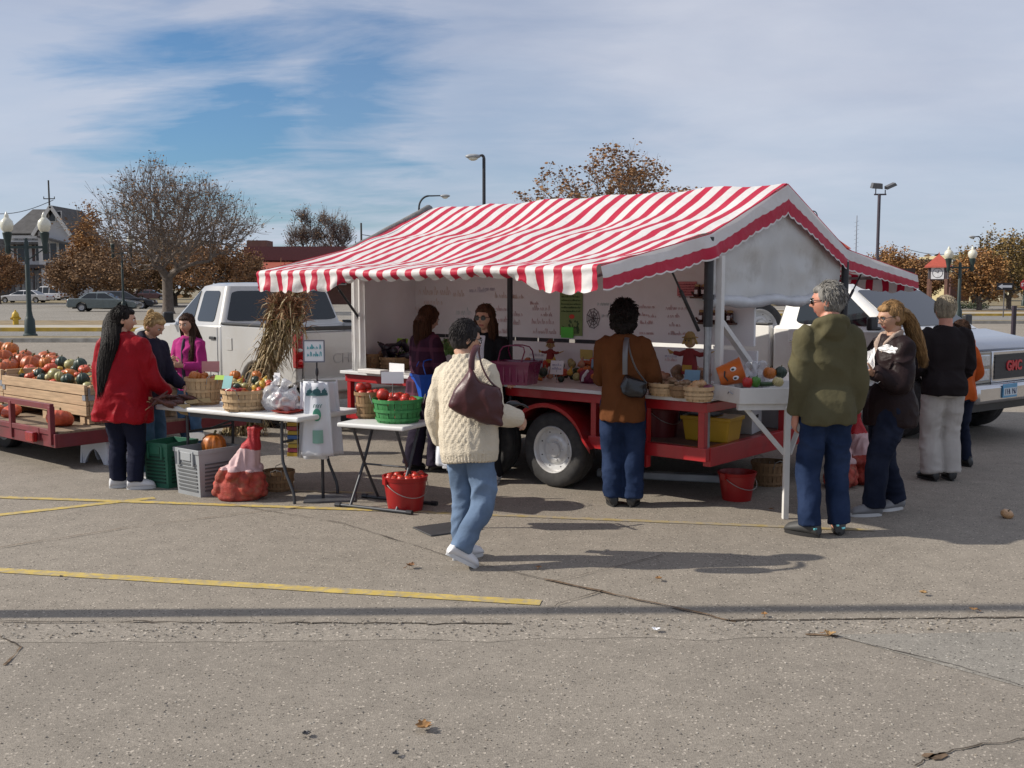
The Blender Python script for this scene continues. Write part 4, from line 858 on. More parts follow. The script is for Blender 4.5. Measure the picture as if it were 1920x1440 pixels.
# floodlight pole
b = at(1641, 600, 50); b.z = 0; H = at(1641, 352, 50).z; e = empty('floodlight_pole', b, 0, 'dark pole with two boxy floodlights beyond the canopy', 'floodlight')
mb = MB(); mb.tube([(0, 0, 0), (0, 0, H - .3)], .075, 12); mb.build('pole', mat('pole_purple', (.05, .04, .055), .5), e, smooth=True)
mb = MB(); mb.bar((-.25, 0, H - .32), (.33, 0, H - .32), .07, .07); mb.bar((-.18, 0, H - .3), (-.18, 0, H - .05), .04); mb.bar((.28, 0, H - .3), (.28, 0, H - .10), .04); mb.build('bracket', mat('pole_purple', (.05, .04, .055)), e)
for x, rx, ry in ((-.14, 10, 4), (.52, 12, -24)):
    R = Matrix.Rotation(rad(ry), 3, 'Y') @ Matrix.Rotation(rad(rx), 3, 'X'); mb = MB(); mb.box((x, 0, H + .09), (.52, .36, .26 if x < 0 else .15), R=R, taper=.86); h_ = mb.build('floodlight', mat('flood_grey', (.10, .10, .105), .45), e, bev=.015)
# utility poles, mast
for px, yb, yt, Y, lab in ((100, 562, 338, 165, 'wooden utility pole rising behind the old house roof'), (679, 560, 418, 150, 'small far utility pole above the red roof')):
    b = at(px, yb, Y); b.z = 0; H = at(px, yt, Y).z; e = empty('utility_pole', b, 0, lab, 'utility pole'); mw = mat('old_timber', (.06, .055, .05), .9)
    mb = MB(); mb.tube([(0, 0, 0), (0, 0, H)], [.2, .13], 8); mb.build('pole', mw, e)
    mb = MB(); z = H - 2.9; mb.bar((-.9, 0, z), (.9, 0, z), .14)
    for s in (-.85, .85): mb.bar((s, 0, z), (s, 0, z + .35), .1)
    mb.build('cross_arm', mw, e)
b = at(1602, 560, 400); b.z = 0; H = at(1602, 404, 400).z; e = empty('radio_mast', b, 0, 'thin far radio mast above the red roofed cupola', 'mast'); mb = MB(); mb.tube([(0, 0, 0), (0, 0, H)], [.35, .16], 6); mb.build('mast', mat('mast_grey', (.25, .27, .32), .7), e); 
mb = MB()
for k in range(12): mb.bar((-.9, 0, H * (.3 + .055 * k)), (.9, 0, H * (.3 + .055 * k) + .8), .08)
mb.build('bracing', mat('mast_grey', (.25, .27, .32)), e)
# wires
for pa, pb, lab in (((at(100, 375, 165)), at(-60, 395, 150), 'thin cable running from the utility pole behind the old house'), (at(679, 440, 150), at(1000, 452, 210), 'thin cable running from the far utility pole'), (at(1690, 464, 200), at(1830, 466, 190), 'thin far cable above the clock tower roof')):
    mb = MB(); mb.tube([pa.lerp(pb, k / 12) - V((0, 0, 1.2 * math.sin(math.pi * k / 12))) for k in range(13)], .05, 4); tag(mb.build('power_cable', m_black), lab, 'cable')
# old white house
m_hw = mat('clapboard', (.46, .46, .47), .7, var=.06, stretch=(.2, .2, 12), scale=3); m_roof = mat('slate_roof', (.075, .072, .072), .85, var=.25, scale=1.5); m_trim = mat('house_trim', (.55, .54, .52), .7); m_win = mat('house_glass', (.02, .022, .028), .15)
Yh = 150; a = at(22, 562, Yh); e = empty('old_house', (at(80, 562, Yh).x, Yh, 0), 0, 'tall pale clapboard house with dark gabled roof at the far left', 'house')
u_ = lambda px: (px - 80) / 1920 * Yh * 1.0
hz_ = lambda py: at(80, py, Yh).z
x0, x1, xm = u_(25), u_(146), u_(88); ze = hz_(438); zr = hz_(390)
mb = MB(); mb.box(((x0 + xm) / 2, 4, ze / 2), (xm - x0, 8, ze)); mb.box(((xm + x1) / 2, 3, ze / 2), (x1 - xm, 10, ze)); xg = (xm + x1) / 2
mb.prism([(xm, ze), (x1, ze), (xg, zr)], 1, -2, 8); w_ = mb.build('wall', m_hw, e)
mb = MB()
mb.add([(x0 - .5, -.6, ze - .1), (xm, -.6, ze - .1), (xg, 4, zr), (x0 + 1.6, 4, zr), (x0 - .5, 8.6, ze), (xm, 8.6, ze)], [(0, 1, 2, 3), (3, 2, 5, 4), (0, 3, 4)])
mb.build('roof', m_roof, e, solid=.25)
mb = MB(); mb.add([(xm - .5, -2.6, ze - .35), (xg, -2.6, zr + .1), (xg, 8, zr + .1), (xm - .5, 8, ze - .35)], [(0, 1, 2, 3)]); mb.add([(x1 + .5, -2.6, ze - .35), (x1 + .5, 8, ze - .35), (xg, 8, zr + .1), (xg, -2.6, zr + .1)], [(0, 1, 2, 3)]); mb.build('gable_roof', m_roof, e, solid=.25)
mb = MB(); mb.box(((x0 + xm) / 2, -.2, ze - .5), (xm - x0 + .2, .5, .45)); mb.box(((x0 + xm) / 2, -.2, hz_(455)), (xm - x0, .3, .5)); mb.bar((xm - .45, -2.75, ze - .4), (xg, -2.75, zr + .05), .18, .45); mb.bar((x1 + .45, -2.75, ze - .4), (xg, -2.75, zr + .05), .18, .45); mb.build('trim', m_trim, e)
mb = MB(); mb.box(((x0 + xm) / 2, -.9, hz_(457)), (xm - x0 + .6, 2.0, .35)); mb.box((u_(120), -2.6, hz_(452)), (4.2, 1.6, .3), R=Matrix.Rotation(rad(14), 3, 'Y')); mb.build('porch_roof', m_roof, e)
mb = MB(); mb.box(((x0 + xm) / 2, -1.1, hz_(500)), (xm - x0 + 1.5, 2.4, .5)); 
for k in range(6): mb.box((x0 + .3 + (xm - x0) * k / 5.2, -2.1, hz_(532)), (.22, .22, 4.6))
mb.build('porch', mat('porch_dark', (.05, .045, .05), .8), e)
def win(par, c, w, h, y, shutters=True, nm='window', frm=m_trim):
    mb = MB(); mb.box((c[0], y, c[1]), (w + .24, .10, h + .24)); f = mb.build(nm, frm, par)
    mb = MB(); mb.box((c[0], y - .06, c[1]), (w, .06, h)); mb.build('pane', m_win, f)
    if shutters:
        mb = MB()
        for s in (-1, 1): mb.box((c[0] + s * (w / 2 + .36), y - .02, c[1]), (.42, .08, h + .1))
        mb.build('shutter', mat('shutter_red', (.085, .05, .045), .7), f)
for px, py, w, h in ((44, 474, 1.0, 2.6), (78, 472, 1.0, 2.6), (36, 446, .5, .5), (52, 446, .5, .5), (68, 446, .5, .5)): win(e, (u_(px), hz_(py)), w, h, -.02, h > 1)
for px, py, w, h in ((102, 473, .9, 2.4), (116, 473, .9, 2.4), (132, 473, .9, 2.4), (105, 415, .6, .7), (116, 407, .8, 1.4), (128, 404, .6, .8), (106, 503, .8, 1.6), (136, 505, .8, 1.6), (112, 528, 1, 2.4)): win(e, (u_(px), hz_(py)), w, h, -2.03, False)
mb = MB(); mb.box((u_(56), -.3, hz_(532)), (7.5, .3, 4.6)); mb.build('shop_front', mat('shop_dark', (.035, .04, .055), .5), e)
for k in range(5):
    mb = MB(); mb.box((u_(35 + 11 * k), -.55, hz_(530)), (.9, .12, 3.6)); mb.build('shop_pane', mat('shop_pale', (.22, .23, .25), .4), e)
e = empty('low_annex', (at(-30, 562, 152).x, 152, 0), 0, 'low dark building beside the old house at the picture edge', 'building')
mb = MB(); mb.box((0, 3, 3.2), (7, 6, 6.4)); mb.build('wall', mat('annex_wall', (.08, .06, .055), .8), e); mb = MB(); mb.prism([(-3.8, 6.3), (3.8, 6.3), (2.5, 9), (-2.5, 9)], 1, -.5, 6.5); mb.build('roof', m_roof, e)
for k in range(3): win(e, (-2 + 2 * k, 3.6), .8, 1.8, -.05, False)
# red roofed building
Yr = 112; e = empty('red_roof_building', (at(640, 560, Yr).x, Yr, 0), 0, 'long low building with a maroon parapet above a brick red lean-to roof', 'building'); m_brick = mat('far_brick', (.17, .085, .065), .85, var=.15, scale=2)
X0, X1 = (440 - 640) / 1920 * Yr, (1560 - 640) / 1920 * Yr; hz2 = lambda py: at(640, py, Yr).z; mm = (X0 + X1) / 2; LL = X1 - X0
mb = MB(); mb.box((mm, 8, hz2(488) / 2), (LL, 15, hz2(488))); w_ = mb.build('wall', m_brick, e)
mb = MB(); mb.box((mm + .6, 8, (hz2(462) + hz2(488)) / 2), (LL - 1, 15.6, hz2(462) - hz2(488))); mb.build('parapet', mat('maroon_parapet', (.13, .045, .045), .7, var=.1), e)
mb = MB(); mb.prism([(-2.6, hz2(512)), (.6, hz2(489)), (.6, hz2(493)), (-2.6, hz2(516))], 0, X0, X1); mb.build('roof', mat('tile_red', (.33, .085, .055), .7, var=.12, stretch=(8, .1, .1), scale=3), e)
mb = MB(); mb.box((X0 + 2.2, 3, hz2(472)), (2.2, 3, 2.6)); mb.build('chimney', m_brick, e)
for k in range(9):
    x = X0 + 3 + k * LL / 9; win(e, (x, hz2(524)), 3.6, .95, .42, False)
# brown brick building with red cupola on the right
Yb = 105; e = empty('brick_building', (at(1630, 560, Yb).x, Yb, 0), 0, 'low brown brick building with a small red roofed cupola behind the white pickup', 'building'); hz3 = lambda py: at(1630, py, Yb).z
X0, X1 = (1480 - 1630) / 1920 * Yb, (1700 - 1630) / 1920 * Yb
mb = MB(); mb.box(((X0 + X1) / 2, 6, hz3(508) / 2), (X1 - X0, 12, hz3(508))); mb.build('wall', mat('brown_brick', (.17, .105, .07), .85, var=.12, scale=3), e)
mb = MB(); mb.box(((X0 + X1) / 2, 5.8, hz3(508)), (X1 - X0 + 1, 13, .5)); mb.build('roof', mat('brown_roof', (.055, .03, .025), .7), e)
cx = (1592 - 1630) / 1920 * Yb; mb = MB(); mb.box((cx, 4, (hz3(508) + hz3(468)) / 2), (1.5, 1.5, hz3(468) - hz3(508))); cu = mb.build('cupola', m_brick, e); mb = MB(); mb.lathe([(1.5, hz3(464)), (.03, hz3(446))], c=(cx, 4, 0), n=4, R=Matrix.Rotation(rad(45), 3, 'Z')); mb.build('cupola_roof', mat('tower_red', (.36, .065, .04), .6), cu)
for k in range(3): win(e, (X0 + 2 + k * 3.3, hz3(530)), 1.6, 1.6, -.03, False)
# clock tower
Yc = 80; c_ = at(1757, 580, Yc); e = empty('clock_tower', (c_.x, Yc, 0), rad(-28), 'small open brick clock tower with a pyramid orange red roof', 'tower'); hz4 = lambda py: at(1757, py, Yc).z
mp_ = mat('tower_brick', (.15, .075, .055), .8, var=.2, scale=4); hw = .62
for sx in (-1, 1):
    for sy in (-1, 1):
        mb = MB(); mb.box((sx * hw, sy * hw, hz4(523) / 2), (.22, .22, hz4(523))); mb.build('post', mp_, e)
mb = MB(); mb.box((0, 0, .3), (1.75, 1.75, .6)); mb.build('plinth', mp_, e, bev=.03)
mb = MB(); mb.box((0, 0, (hz4(500) + hz4(525)) / 2), (1.34, 1.34, hz4(500) - hz4(525))); bx = mb.build('clock_box', mat('tower_dark', (.06, .045, .05), .7), e)
for k in range(4):
    R = Matrix.Rotation(math.pi / 2 * k, 3, 'Z'); zc = (hz4(501) + hz4(523)) / 2; mb = MB(); mb.box(R @ V((0, -.68, zc)), tuple(abs(x) for x in R @ V((.92, .04, .92)))); f = mb.build('clock_face', mat('clock_white', (.62, .62, .64), .5), bx)
    mb = MB(); mb.tube([R @ V((.36 * math.cos(a), -.705, zc + .36 * math.sin(a))) for a in np.linspace(0, 2 * math.pi, 25)], .018, 5); mb.bar(R @ V((0, -.71, zc)), R @ V((.1, -.71, zc + .2)), .03); mb.bar(R @ V((0, -.712, zc)), R @ V((-.2, -.712, zc + .18)), .025); mb.build('dial', m_black, f)
mb = MB(); mb.lathe([(1.34, hz4(502)), (1.30, hz4(499)), (.06, hz4(477)), (.035, hz4(474)), (.01, hz4(472))], n=4, R=Matrix.Rotation(rad(45), 3, 'Z')); mb.build('roof', mat('tower_red', (.36, .065, .04)), e)
# tan building and low things on the far right
e = empty('tan_building', (at(1815, 560, 135).x, 135, 0), 0, 'pale yellow building behind the twin globe lamp on the right', 'building'); hz5 = lambda py: at(1815, py, 135).z
mb = MB(); mb.box((0, 5, hz5(478) / 2), (5.4, 10, hz5(478))); mb.box((1.9, 1, hz5(492) / 2), (4.2, 9, hz5(492))); mb.build('wall', mat('tan_wall', (.48, .41, .24), .8, var=.1), e)
mb = MB(); mb.box((-.2, -.3, hz5(518) / 2), (5, 1, hz5(518))); mb.build('lower_wall', mat('tan_dark', (.075, .035, .035), .8), e)
for k in range(3): win(e, (-1.8 + 1.7 * k, hz5(498)), .8, 1.4, -.1, False)
e = empty('grey_block', (at(1715, 560, 140).x, 140, 0), 0, 'dark flat building top between the orange trees and the clock tower', 'building'); mb = MB(); mb.box((0, 4, at(1715, 489, 140).z / 2), (4.4, 8, at(1715, 489, 140).z)); mb.build('wall', mat('block_grey', (.05, .055, .06), .8), e); mb = MB(); mb.box((0, 4, at(1715, 489, 140).z), (4.8, 8.4, .4)); mb.build('roof', m_roof, e)
# kerbside signs
def sign(px, pyb, pyt, Y, w, h, label, m, name='road_sign', oct_=False):
    b = at(px, pyb, Y); b.z = 0; z = at(px, pyt, Y).z; e = empty(name, b, 0, label, 'sign'); mb = MB(); mb.tube([(0, 0, 0), (0, 0, z)], .035, 8); mb.build('post', mat('sign_post', (.08, .075, .08), .6), e)
    mb = MB()
    if oct_: mb.lathe([(w / 2, -.012), (w / 2, .012)], c=(0, -.05, z), n=8, R=Matrix.Rotation(rad(90), 3, 'X') @ Matrix.Rotation(rad(22.5), 3, 'Z'))
    else: mb.box((0, -.05, z), (w, .02, h))
    p = mb.build('panel', m, e); return e, z, p
e, z, p = sign(1881, 590, 537, 62, .95, .42, 'one way sign with a white arrow on a thin dark post', mat('sign_dark', (.02, .02, .025), .6))
mb = MB(); mb.add([(-.42, -.068, z), (-.15, -.068, z + .15), (-.15, -.068, z + .07), (.42, -.068, z + .07), (.42, -.068, z - .07), (-.15, -.068, z - .07), (-.15, -.068, z - .15)], [(0, 6, 5, 4, 3, 2, 1)]); mb.build('arrow', mat('sign_white', (.75, .75, .75), .6), p, fix=False)
e, z, p = sign(1921, 600, 534, 60, .72, .72, 'red octagonal stop sign at the right picture edge', mat('sign_red', (.48, .02, .03), .5), oct_=True)
text('STOP', .27, p, (0, -.066, z), Matrix(((1, 0, 0), (0, 0, -1), (0, 1, 0))), mat('sign_white', (.75, .75, .75)), ext=.002, bold=.008)
for k, px in enumerate((1874, 1891)):
    b = gp(px, 566); b.z = .05; mb = MB(); mb.lathe([(.12, 0), (.12, 1.35), (.07, 1.42)], c=b, n=12); tag(mb.build('bollard', mat('bollard_cream', (.60, .56, .42), .6), smooth=True), ('cream bollard just left of the arrow sign post' if k == 0 else 'cream bollard just right of the arrow sign post'), 'bollard', 'cream bollards in the far lot')
b = gp(1780, 579); e = empty('low_hedge', (b.x + .3, b.y, 0), 0, 'low dark green hedge at the foot of the twin globe lamp on the right', 'hedge'); mb = MB(); q = random.Random(3)
for k in range(1500):
    c = V((q.uniform(-1.0, 2.9), q.gauss(0, .25), abs(q.gauss(.2, .18)))); a = V((q.uniform(-1, 1), q.uniform(-1, 1), q.uniform(-1, 1))).normalized(); x, y = fr(a); mb.add([c - x * .06, c + y * .04, c + x * .06, c - y * .04], [(0, 1, 2, 3)])
mb.build('foliage', mat('hedge_green', (.035, .055, .025), .8, var=.4), e, fix=False)
# black post and rail by the lot edge
b = at(1899, 640, 24); b.z = 0; z = at(1899, 573, 24).z; e = empty('metal_railing', b, 0, 'dark metal post with a pale top rail at the right edge of the lot', 'railing')
mb = MB(); mb.box((0, 0, z / 2), (.085, .085, z)); mb.build('post', mat('rail_post', (.03, .02, .03), .5), e, bev=.01); mb = MB(); mb.box((4.5, 0, z / 2), (.085, .085, z)); mb.build('post', mat('rail_post', (.03, .02, .03)), e, bev=.01)
mb = MB(); mb.tube([(.04, 0, z - .03), (4.5, 0, z - .03)], .02, 8); mb.build('rail', mat('rail_tan', (.36, .28, .14), .6), e)
b = gp(1830, 569); e = empty('flower_tub', (b.x, b.y, 0), 0, 'dark planter at the foot of the orange leaved tree', 'planter'); mb = MB(); mb.lathe([(.4, 0), (.55, .5), (.6, .8), (.5, .82)], n=14); mb.build('tub', mat('tub', (.09, .08, .075), .8), e, smooth=True)
# tall lamp post out of frame on the left: its shadow crosses the foreground
pb = gp(0, 1152); mb = MB(); b = V((pb.x - 2.6, pb.y - .045, 0)); e = empty('lot_light_pole', b, 0, 'tall parking lot light pole whose long shadow crosses the foreground', 'light pole')
mb.tube([(0, 0, 0), (0, 0, 12.5)], [.075, .05], 14); mb.build('pole', m_steel, e, smooth=True); mb = MB(); mb.box((.6, 0, 12.4), (1.4, .3, .16)); mb.build('lamp_head', m_black, e, bev=.02)
# ------------------------------------------------------------------ people
def skin(nm, c): 
    m = mat(nm, c, .5, var=.08, scale=25, spec=.4); b = m.node_tree.nodes['Principled BSDF']; b.inputs['Subsurface Weight'].default_value = .12; b.inputs['Subsurface Radius'].default_value = (.012, .005, .003); b.inputs['Subsurface Scale'].default_value = 1.0; return m
m_skin = skin('skin', (.50, .29, .20)); m_skin2 = skin('skin_ruddy', (.52, .24, .17)); m_skin3 = skin('skin_tan', (.40, .22, .14)); m_lip = mat('lips', (.36, .12, .10), .45)
m_eye = mat('eye_white', (.6, .58, .55), .25); m_iris = mat('iris', (.03, .02, .015), .2)
def cloth(nm, c, kind='plain', rough=.85, var=.12, scale=5, bump=.8, bscale=15, sheen=0.0, c2=None):
    if nm in MATS: return MATS[nm]
    m = mat(nm, c, rough, var=var, scale=scale, bump=bump, bscale=bscale, sheen=sheen, spec=.14)
    if kind == 'denim':
        N, L = nodes(m); b = N['Principled BSDF']; src = b.inputs['Base Color'].links[0].from_socket; tc = N.new('ShaderNodeTexCoord'); n = N.new('ShaderNodeTexNoise'); n.inputs['Scale'].default_value = 5; n.inputs['Detail'].default_value = 7; L.new(tc.outputs['Object'], n.inputs[0])
        r = N.new('ShaderNodeValToRGB'); r.color_ramp.elements[0].position = .45; r.color_ramp.elements[1].position = .72; r.color_ramp.elements[1].color = (.55,) * 3 + (1,); L.new(n.outputs['Fac'], r.inputs[0]); mx = N.new('ShaderNodeMix'); mx.data_type = 'RGBA'; L.new(r.outputs[0], mx.inputs['Factor']); L.new(src, mx.inputs[6]); mx.inputs[7].default_value = tuple(min(1, x * 1.75 + .015) for x in lin(c)) + (1,); L.new(mx.outputs[2], b.inputs['Base Color'])
    if kind == 'plaid':
        N, L = nodes(m); b = N['Principled BSDF']; src = b.inputs['Base Color'].links[0].from_socket; tc = N.new('ShaderNodeTexCoord'); o = src
        for ax, sc in ((0, 44), (2, 44)):
            sp_ = N.new('ShaderNodeSeparateXYZ'); L.new(tc.outputs['Object'], sp_.inputs[0]); mu = N.new('ShaderNodeMath'); mu.operation = 'MULTIPLY'; mu.inputs[1].default_value = sc; L.new(sp_.outputs[ax], mu.inputs[0]); si = N.new('ShaderNodeMath'); si.operation = 'SINE'; L.new(mu.outputs[0], si.inputs[0]); r = N.new('ShaderNodeValToRGB'); r.color_ramp.elements[0].position = .55; r.color_ramp.elements[1].position = .75; r.color_ramp.elements[1].color = (.6,) * 3 + (1,); L.new(si.outputs[0], r.inputs[0])
            mx = N.new('ShaderNodeMix'); mx.data_type = 'RGBA'; L.new(r.outputs[0], mx.inputs['Factor']); L.new(o, mx.inputs[6]); mx.inputs[7].default_value = lin(c2) + (1,); o = mx.outputs[2]
        L.new(o, b.inputs['Base Color'])
    return m
def hair_mat(nm, c): return mat(nm, c, .6, var=.5, scale=38, stretch=(1, 1, .14), bump=.7, bscale=130, spec=.18)
def smooth_path(ps, k=3):
    ps = [V(p) for p in ps]; out = []
    for i in range(len(ps) - 1):
        p0, p1, p2, p3 = ps[max(i - 1, 0)], ps[i], ps[i + 1], ps[min(i + 2, len(ps) - 1)]
        for j in range(k):
            t = j / k; out.append(.5 * ((2 * p1) + (p2 - p0) * t + (2 * p0 - 5 * p1 + 4 * p2 - p3) * t * t + (3 * p1 - p0 - 3 * p2 + p3) * t ** 3))
    return out + [ps[-1]]
def smooth_r(rs, k=3):
    out = []
    for i in range(len(rs) - 1): out += [rs[i] + (rs[i + 1] - rs[i]) * j / k for j in range(k)]
    return out + [rs[-1]]
def limb(mb, ps, rs, n=14, k=3): mb.tube(smooth_path(ps, k), smooth_r(rs, k), n); mb.ell(ps[0], rs[0], 12, 8)
def sring(c, hw, hd, n=28, e=2.5, M=None):
    out = []
    for i in range(n):
        a = 2 * math.pi * i / n; ca, sa = math.cos(a), math.sin(a)
        p = V((c[0] + hw * math.copysign(abs(ca) ** (2 / e), ca), c[1] + hd * math.copysign(abs(sa) ** (2 / e), sa), c[2])); out.append(M @ p if M else p)
    return out
def head_mesh(mb, M, H, male=False):
    hx, hy, hz = .0465 * H, .0575 * H, .067 * H; vs = []; n, k = 44, 34
    for i in range(k + 1):
        t = math.pi * min(max(i / k, .012), .988)
        for j in range(n):
            a = 2 * math.pi * j / n; x, y, z = math.sin(t) * math.cos(a), math.sin(t) * math.sin(a), -math.cos(t)
            px, py, pz = x * hx, y * hy, z * hz
            if z < 0: px *= 1 - (.30 if male else .36) * (-z) ** 1.4; py = py * (1 - .10 * -z) + .006 * H * -z
            if y < 0 and z < -.2: py *= 1 - .45 * min(1, (-z - .2) / .6)
            if y > 0: py *= 1 - .05 * abs(x) ** 2
            f = lambda cx, cz, sx, sz: math.exp(-((x - cx) / sx) ** 2 - ((z - cz) / sz) ** 2) if y > 0 else 0
            py += H * (.0165 * f(0, -.22, .13, .10) + .008 * f(0, -.02, .09, .20) + .004 * f(0, .25, .6, .10) - .0055 * (f(.36, .06, .16, .10) + f(-.36, .06, .16, .10)) + .005 * f(0, -.50, .26, .055) + .005 * f(0, -.60, .24, .05) - .004 * f(0, -.40, .2, .05) + .007 * f(0, -.86, .25, .12) + .003 * (f(.5, -.25, .2, .2) + f(-.5, -.25, .2, .2)))
            vs.append(M @ V((px, py, pz)))
    fs = []
    for i in range(k):
        for j in range(n):
            l = (j + 1) % n; fs.append((i * n + j, i * n + l, (i + 1) * n + l, (i + 1) * n + j))
    fs.append(tuple(range(n))[::-1]); fs.append(tuple(k * n + j for j in range(n))); mb.add(vs, fs)
    for s in (-1, 1):
        mb.ell(M @ V((s * hx * 1.02, -.004 * H, -.008 * H)), (.006 * H, .011 * H, .018 * H), 10, 7, R=M.to_3x3() @ Matrix.Rotation(rad(-12), 3, 'X') @ Matrix.Rotation(rad(s * 20), 3, 'Z'))
def hand_mesh(mb, w, d, pn, side, H, curl=.5, spread=1.0):
    """w wrist, d direction of the hand, pn palm normal (palm faces it), side=+1 right hand"""
    d = d.normalized(); pn = (pn - d * pn.dot(d)).normalized(); x = d.cross(pn) * side                     # x points to the thumb side
    pl = .056 * H; wv = .0235 * H
    rings = []
    for t, a, b in ((-.08, .60, .0125), (.15, .72, .0125), (.5, 1.0, .012), (.85, 1.02, .0105), (1.0, .92, .009)):
        c = w + d * pl * t; rings.append([c + x * (math.cos(q) * wv * a) + pn * (math.sin(q) * b * H) for q in np.linspace(0, 2 * math.pi, 15)[:-1]])
    mb.loft(rings)
    for i, (ox, ln) in enumerate(((.76, .044), (.26, .050), (-.24, .046), (-.72, .036))):
        p = w + d * pl * .95 + x * wv * ox; dd = (d + x * ox * .10 * spread).normalized(); ps = [p - d * .012 * H, p]; cc = curl * (1 + .12 * i)
        for k_, fr_ in enumerate((.42, .33, .25)):
            dd = (Matrix.Rotation(cc * (.55, .8, .55)[k_], 3, dd.cross(pn)) @ dd).normalized(); ps.append(ps[-1] + dd * ln * H * fr_)
        mb.tube(ps, [.0056 * H, .0055 * H, .0051 * H, .0046 * H, .0036 * H], 8); mb.ell(ps[-1], .0036 * H, 8, 5)
    p = w + d * pl * .22 + x * wv * .75; td = (d * .62 + x * .75 + pn * .35).normalized(); ps = [p, p + td * .022 * H]; td = (td + d * .45 + pn * .3).normalized(); ps.append(ps[-1] + td * .02 * H); td = (td + d * .3 + pn * .2).normalized(); ps.append(ps[-1] + td * .015 * H)
    mb.tube(ps, [.0085 * H, .007 * H, .0058 * H, .0042 * H], 9); mb.ell(ps[-1], .0042 * H, 8, 5)
def shoe(par, ank, ang, pitch, H, mu, ms, male=False, nm='shoe'):
    """ang: toe direction about z; pitch: heel raised (deg)"""
    L_ = .148 * H if not male else .150 * H; R = Matrix.Rotation(ang, 3, 'Z') @ Matrix.Rotation(rad(-pitch), 3, 'X'); o = V(ank)
    zs = -.043 * H
    def P(y, x, z): return o + R @ V((x, y, z))
    up = MB(); rings = []
    for t, w_, h_ in ((-.30, .018, .030), (-.26, .024, .052), (-.12, .0255, .058), (.05, .0265, .052), (.25, .029, .043), (.45, .0305, .035), (.60, .027, .028), (.69, .017, .016)):
        rings.append([P(t * L_, w_ * H * math.cos(a) * (1 - .25 * max(0, math.sin(a))), zs + .006 * H + h_ * H * 1.18 * (.5 + .5 * math.sin(a))) for a in np.linspace(0, 2 * math.pi, 17)[:-1]])
    up.loft(rings); up.tube([P(-.10 * L_, 0, zs + .045 * H), P(-.12 * L_, 0, zs + .075 * H)], [.024 * H, .021 * H], 12)
    s_ = up.build(nm, mu, par, smooth=True, angle=60)
    so_ = MB(); out = []
    for a in np.linspace(0, 2 * math.pi, 27)[:-1]:
        y = math.sin(a); x = math.cos(a); yy = .20 + .52 * y if y > 0 else .20 + .52 * y; out.append((yy * L_, x * H * (.027 + .005 * y - .003 * (1 - y) * .5)))
    lo = [P(y, x, zs - .002 * H) for y, x in out]; hi = [P(y, x, zs + .013 * H) for y, x in out]; so_.loft([lo, hi]); so_.build('sole', ms, s_, smooth=True, angle=40)
    if ms is not m_sole_dark:
        for k in range(4):
            mb = MB(); t = .16 + .08 * k; zt = zs + .006 * H + (.050 - .036 * (t - .05) * .9) * H * .92; mb.tube([P(t * L_, -.013 * H, zt - .003 * H), P(t * L_, 0, zt + .002 * H), P(t * L_, .013 * H, zt - .003 * H)], .0022 * H, 5); mb.build('lace', ms, s_)
    return s_
m_sole_dark = mat('sole_dark', (.015, .014, .014), .7); m_sole_white = mat('sole_white', (.55, .55, .55), .6)
def wrinkle(amp, fx, fz, seed=0, amp2=0.0):
    def fn(p, n):
        a = noise.noise(V((p.x * fx + seed, p.y * fx, p.z * fz + .8 * noise.noise(V((p.x * 4, p.y * 4, p.z * 3 + seed))) * 2)))
        a = 1 - abs(a) * 2.2
        v = amp * (max(-.6, a) - .35)
        if amp2: v += amp2 * noise.noise(V((p.x * 7, p.y * 7 + seed, p.z * 6)))
        return v
    return fn
def ik(a, c, l1, l2, pole):
    d = c - a; L_ = min(d.length, (l1 + l2) * .999); d = d.normalized(); t = (l1 * l1 - l2 * l2 + L_ * L_) / (2 * L_); h = math.sqrt(max(0, l1 * l1 - t * t)); pl = (pole - d * pole.dot(d)).normalized(); return a + d * t + pl * h
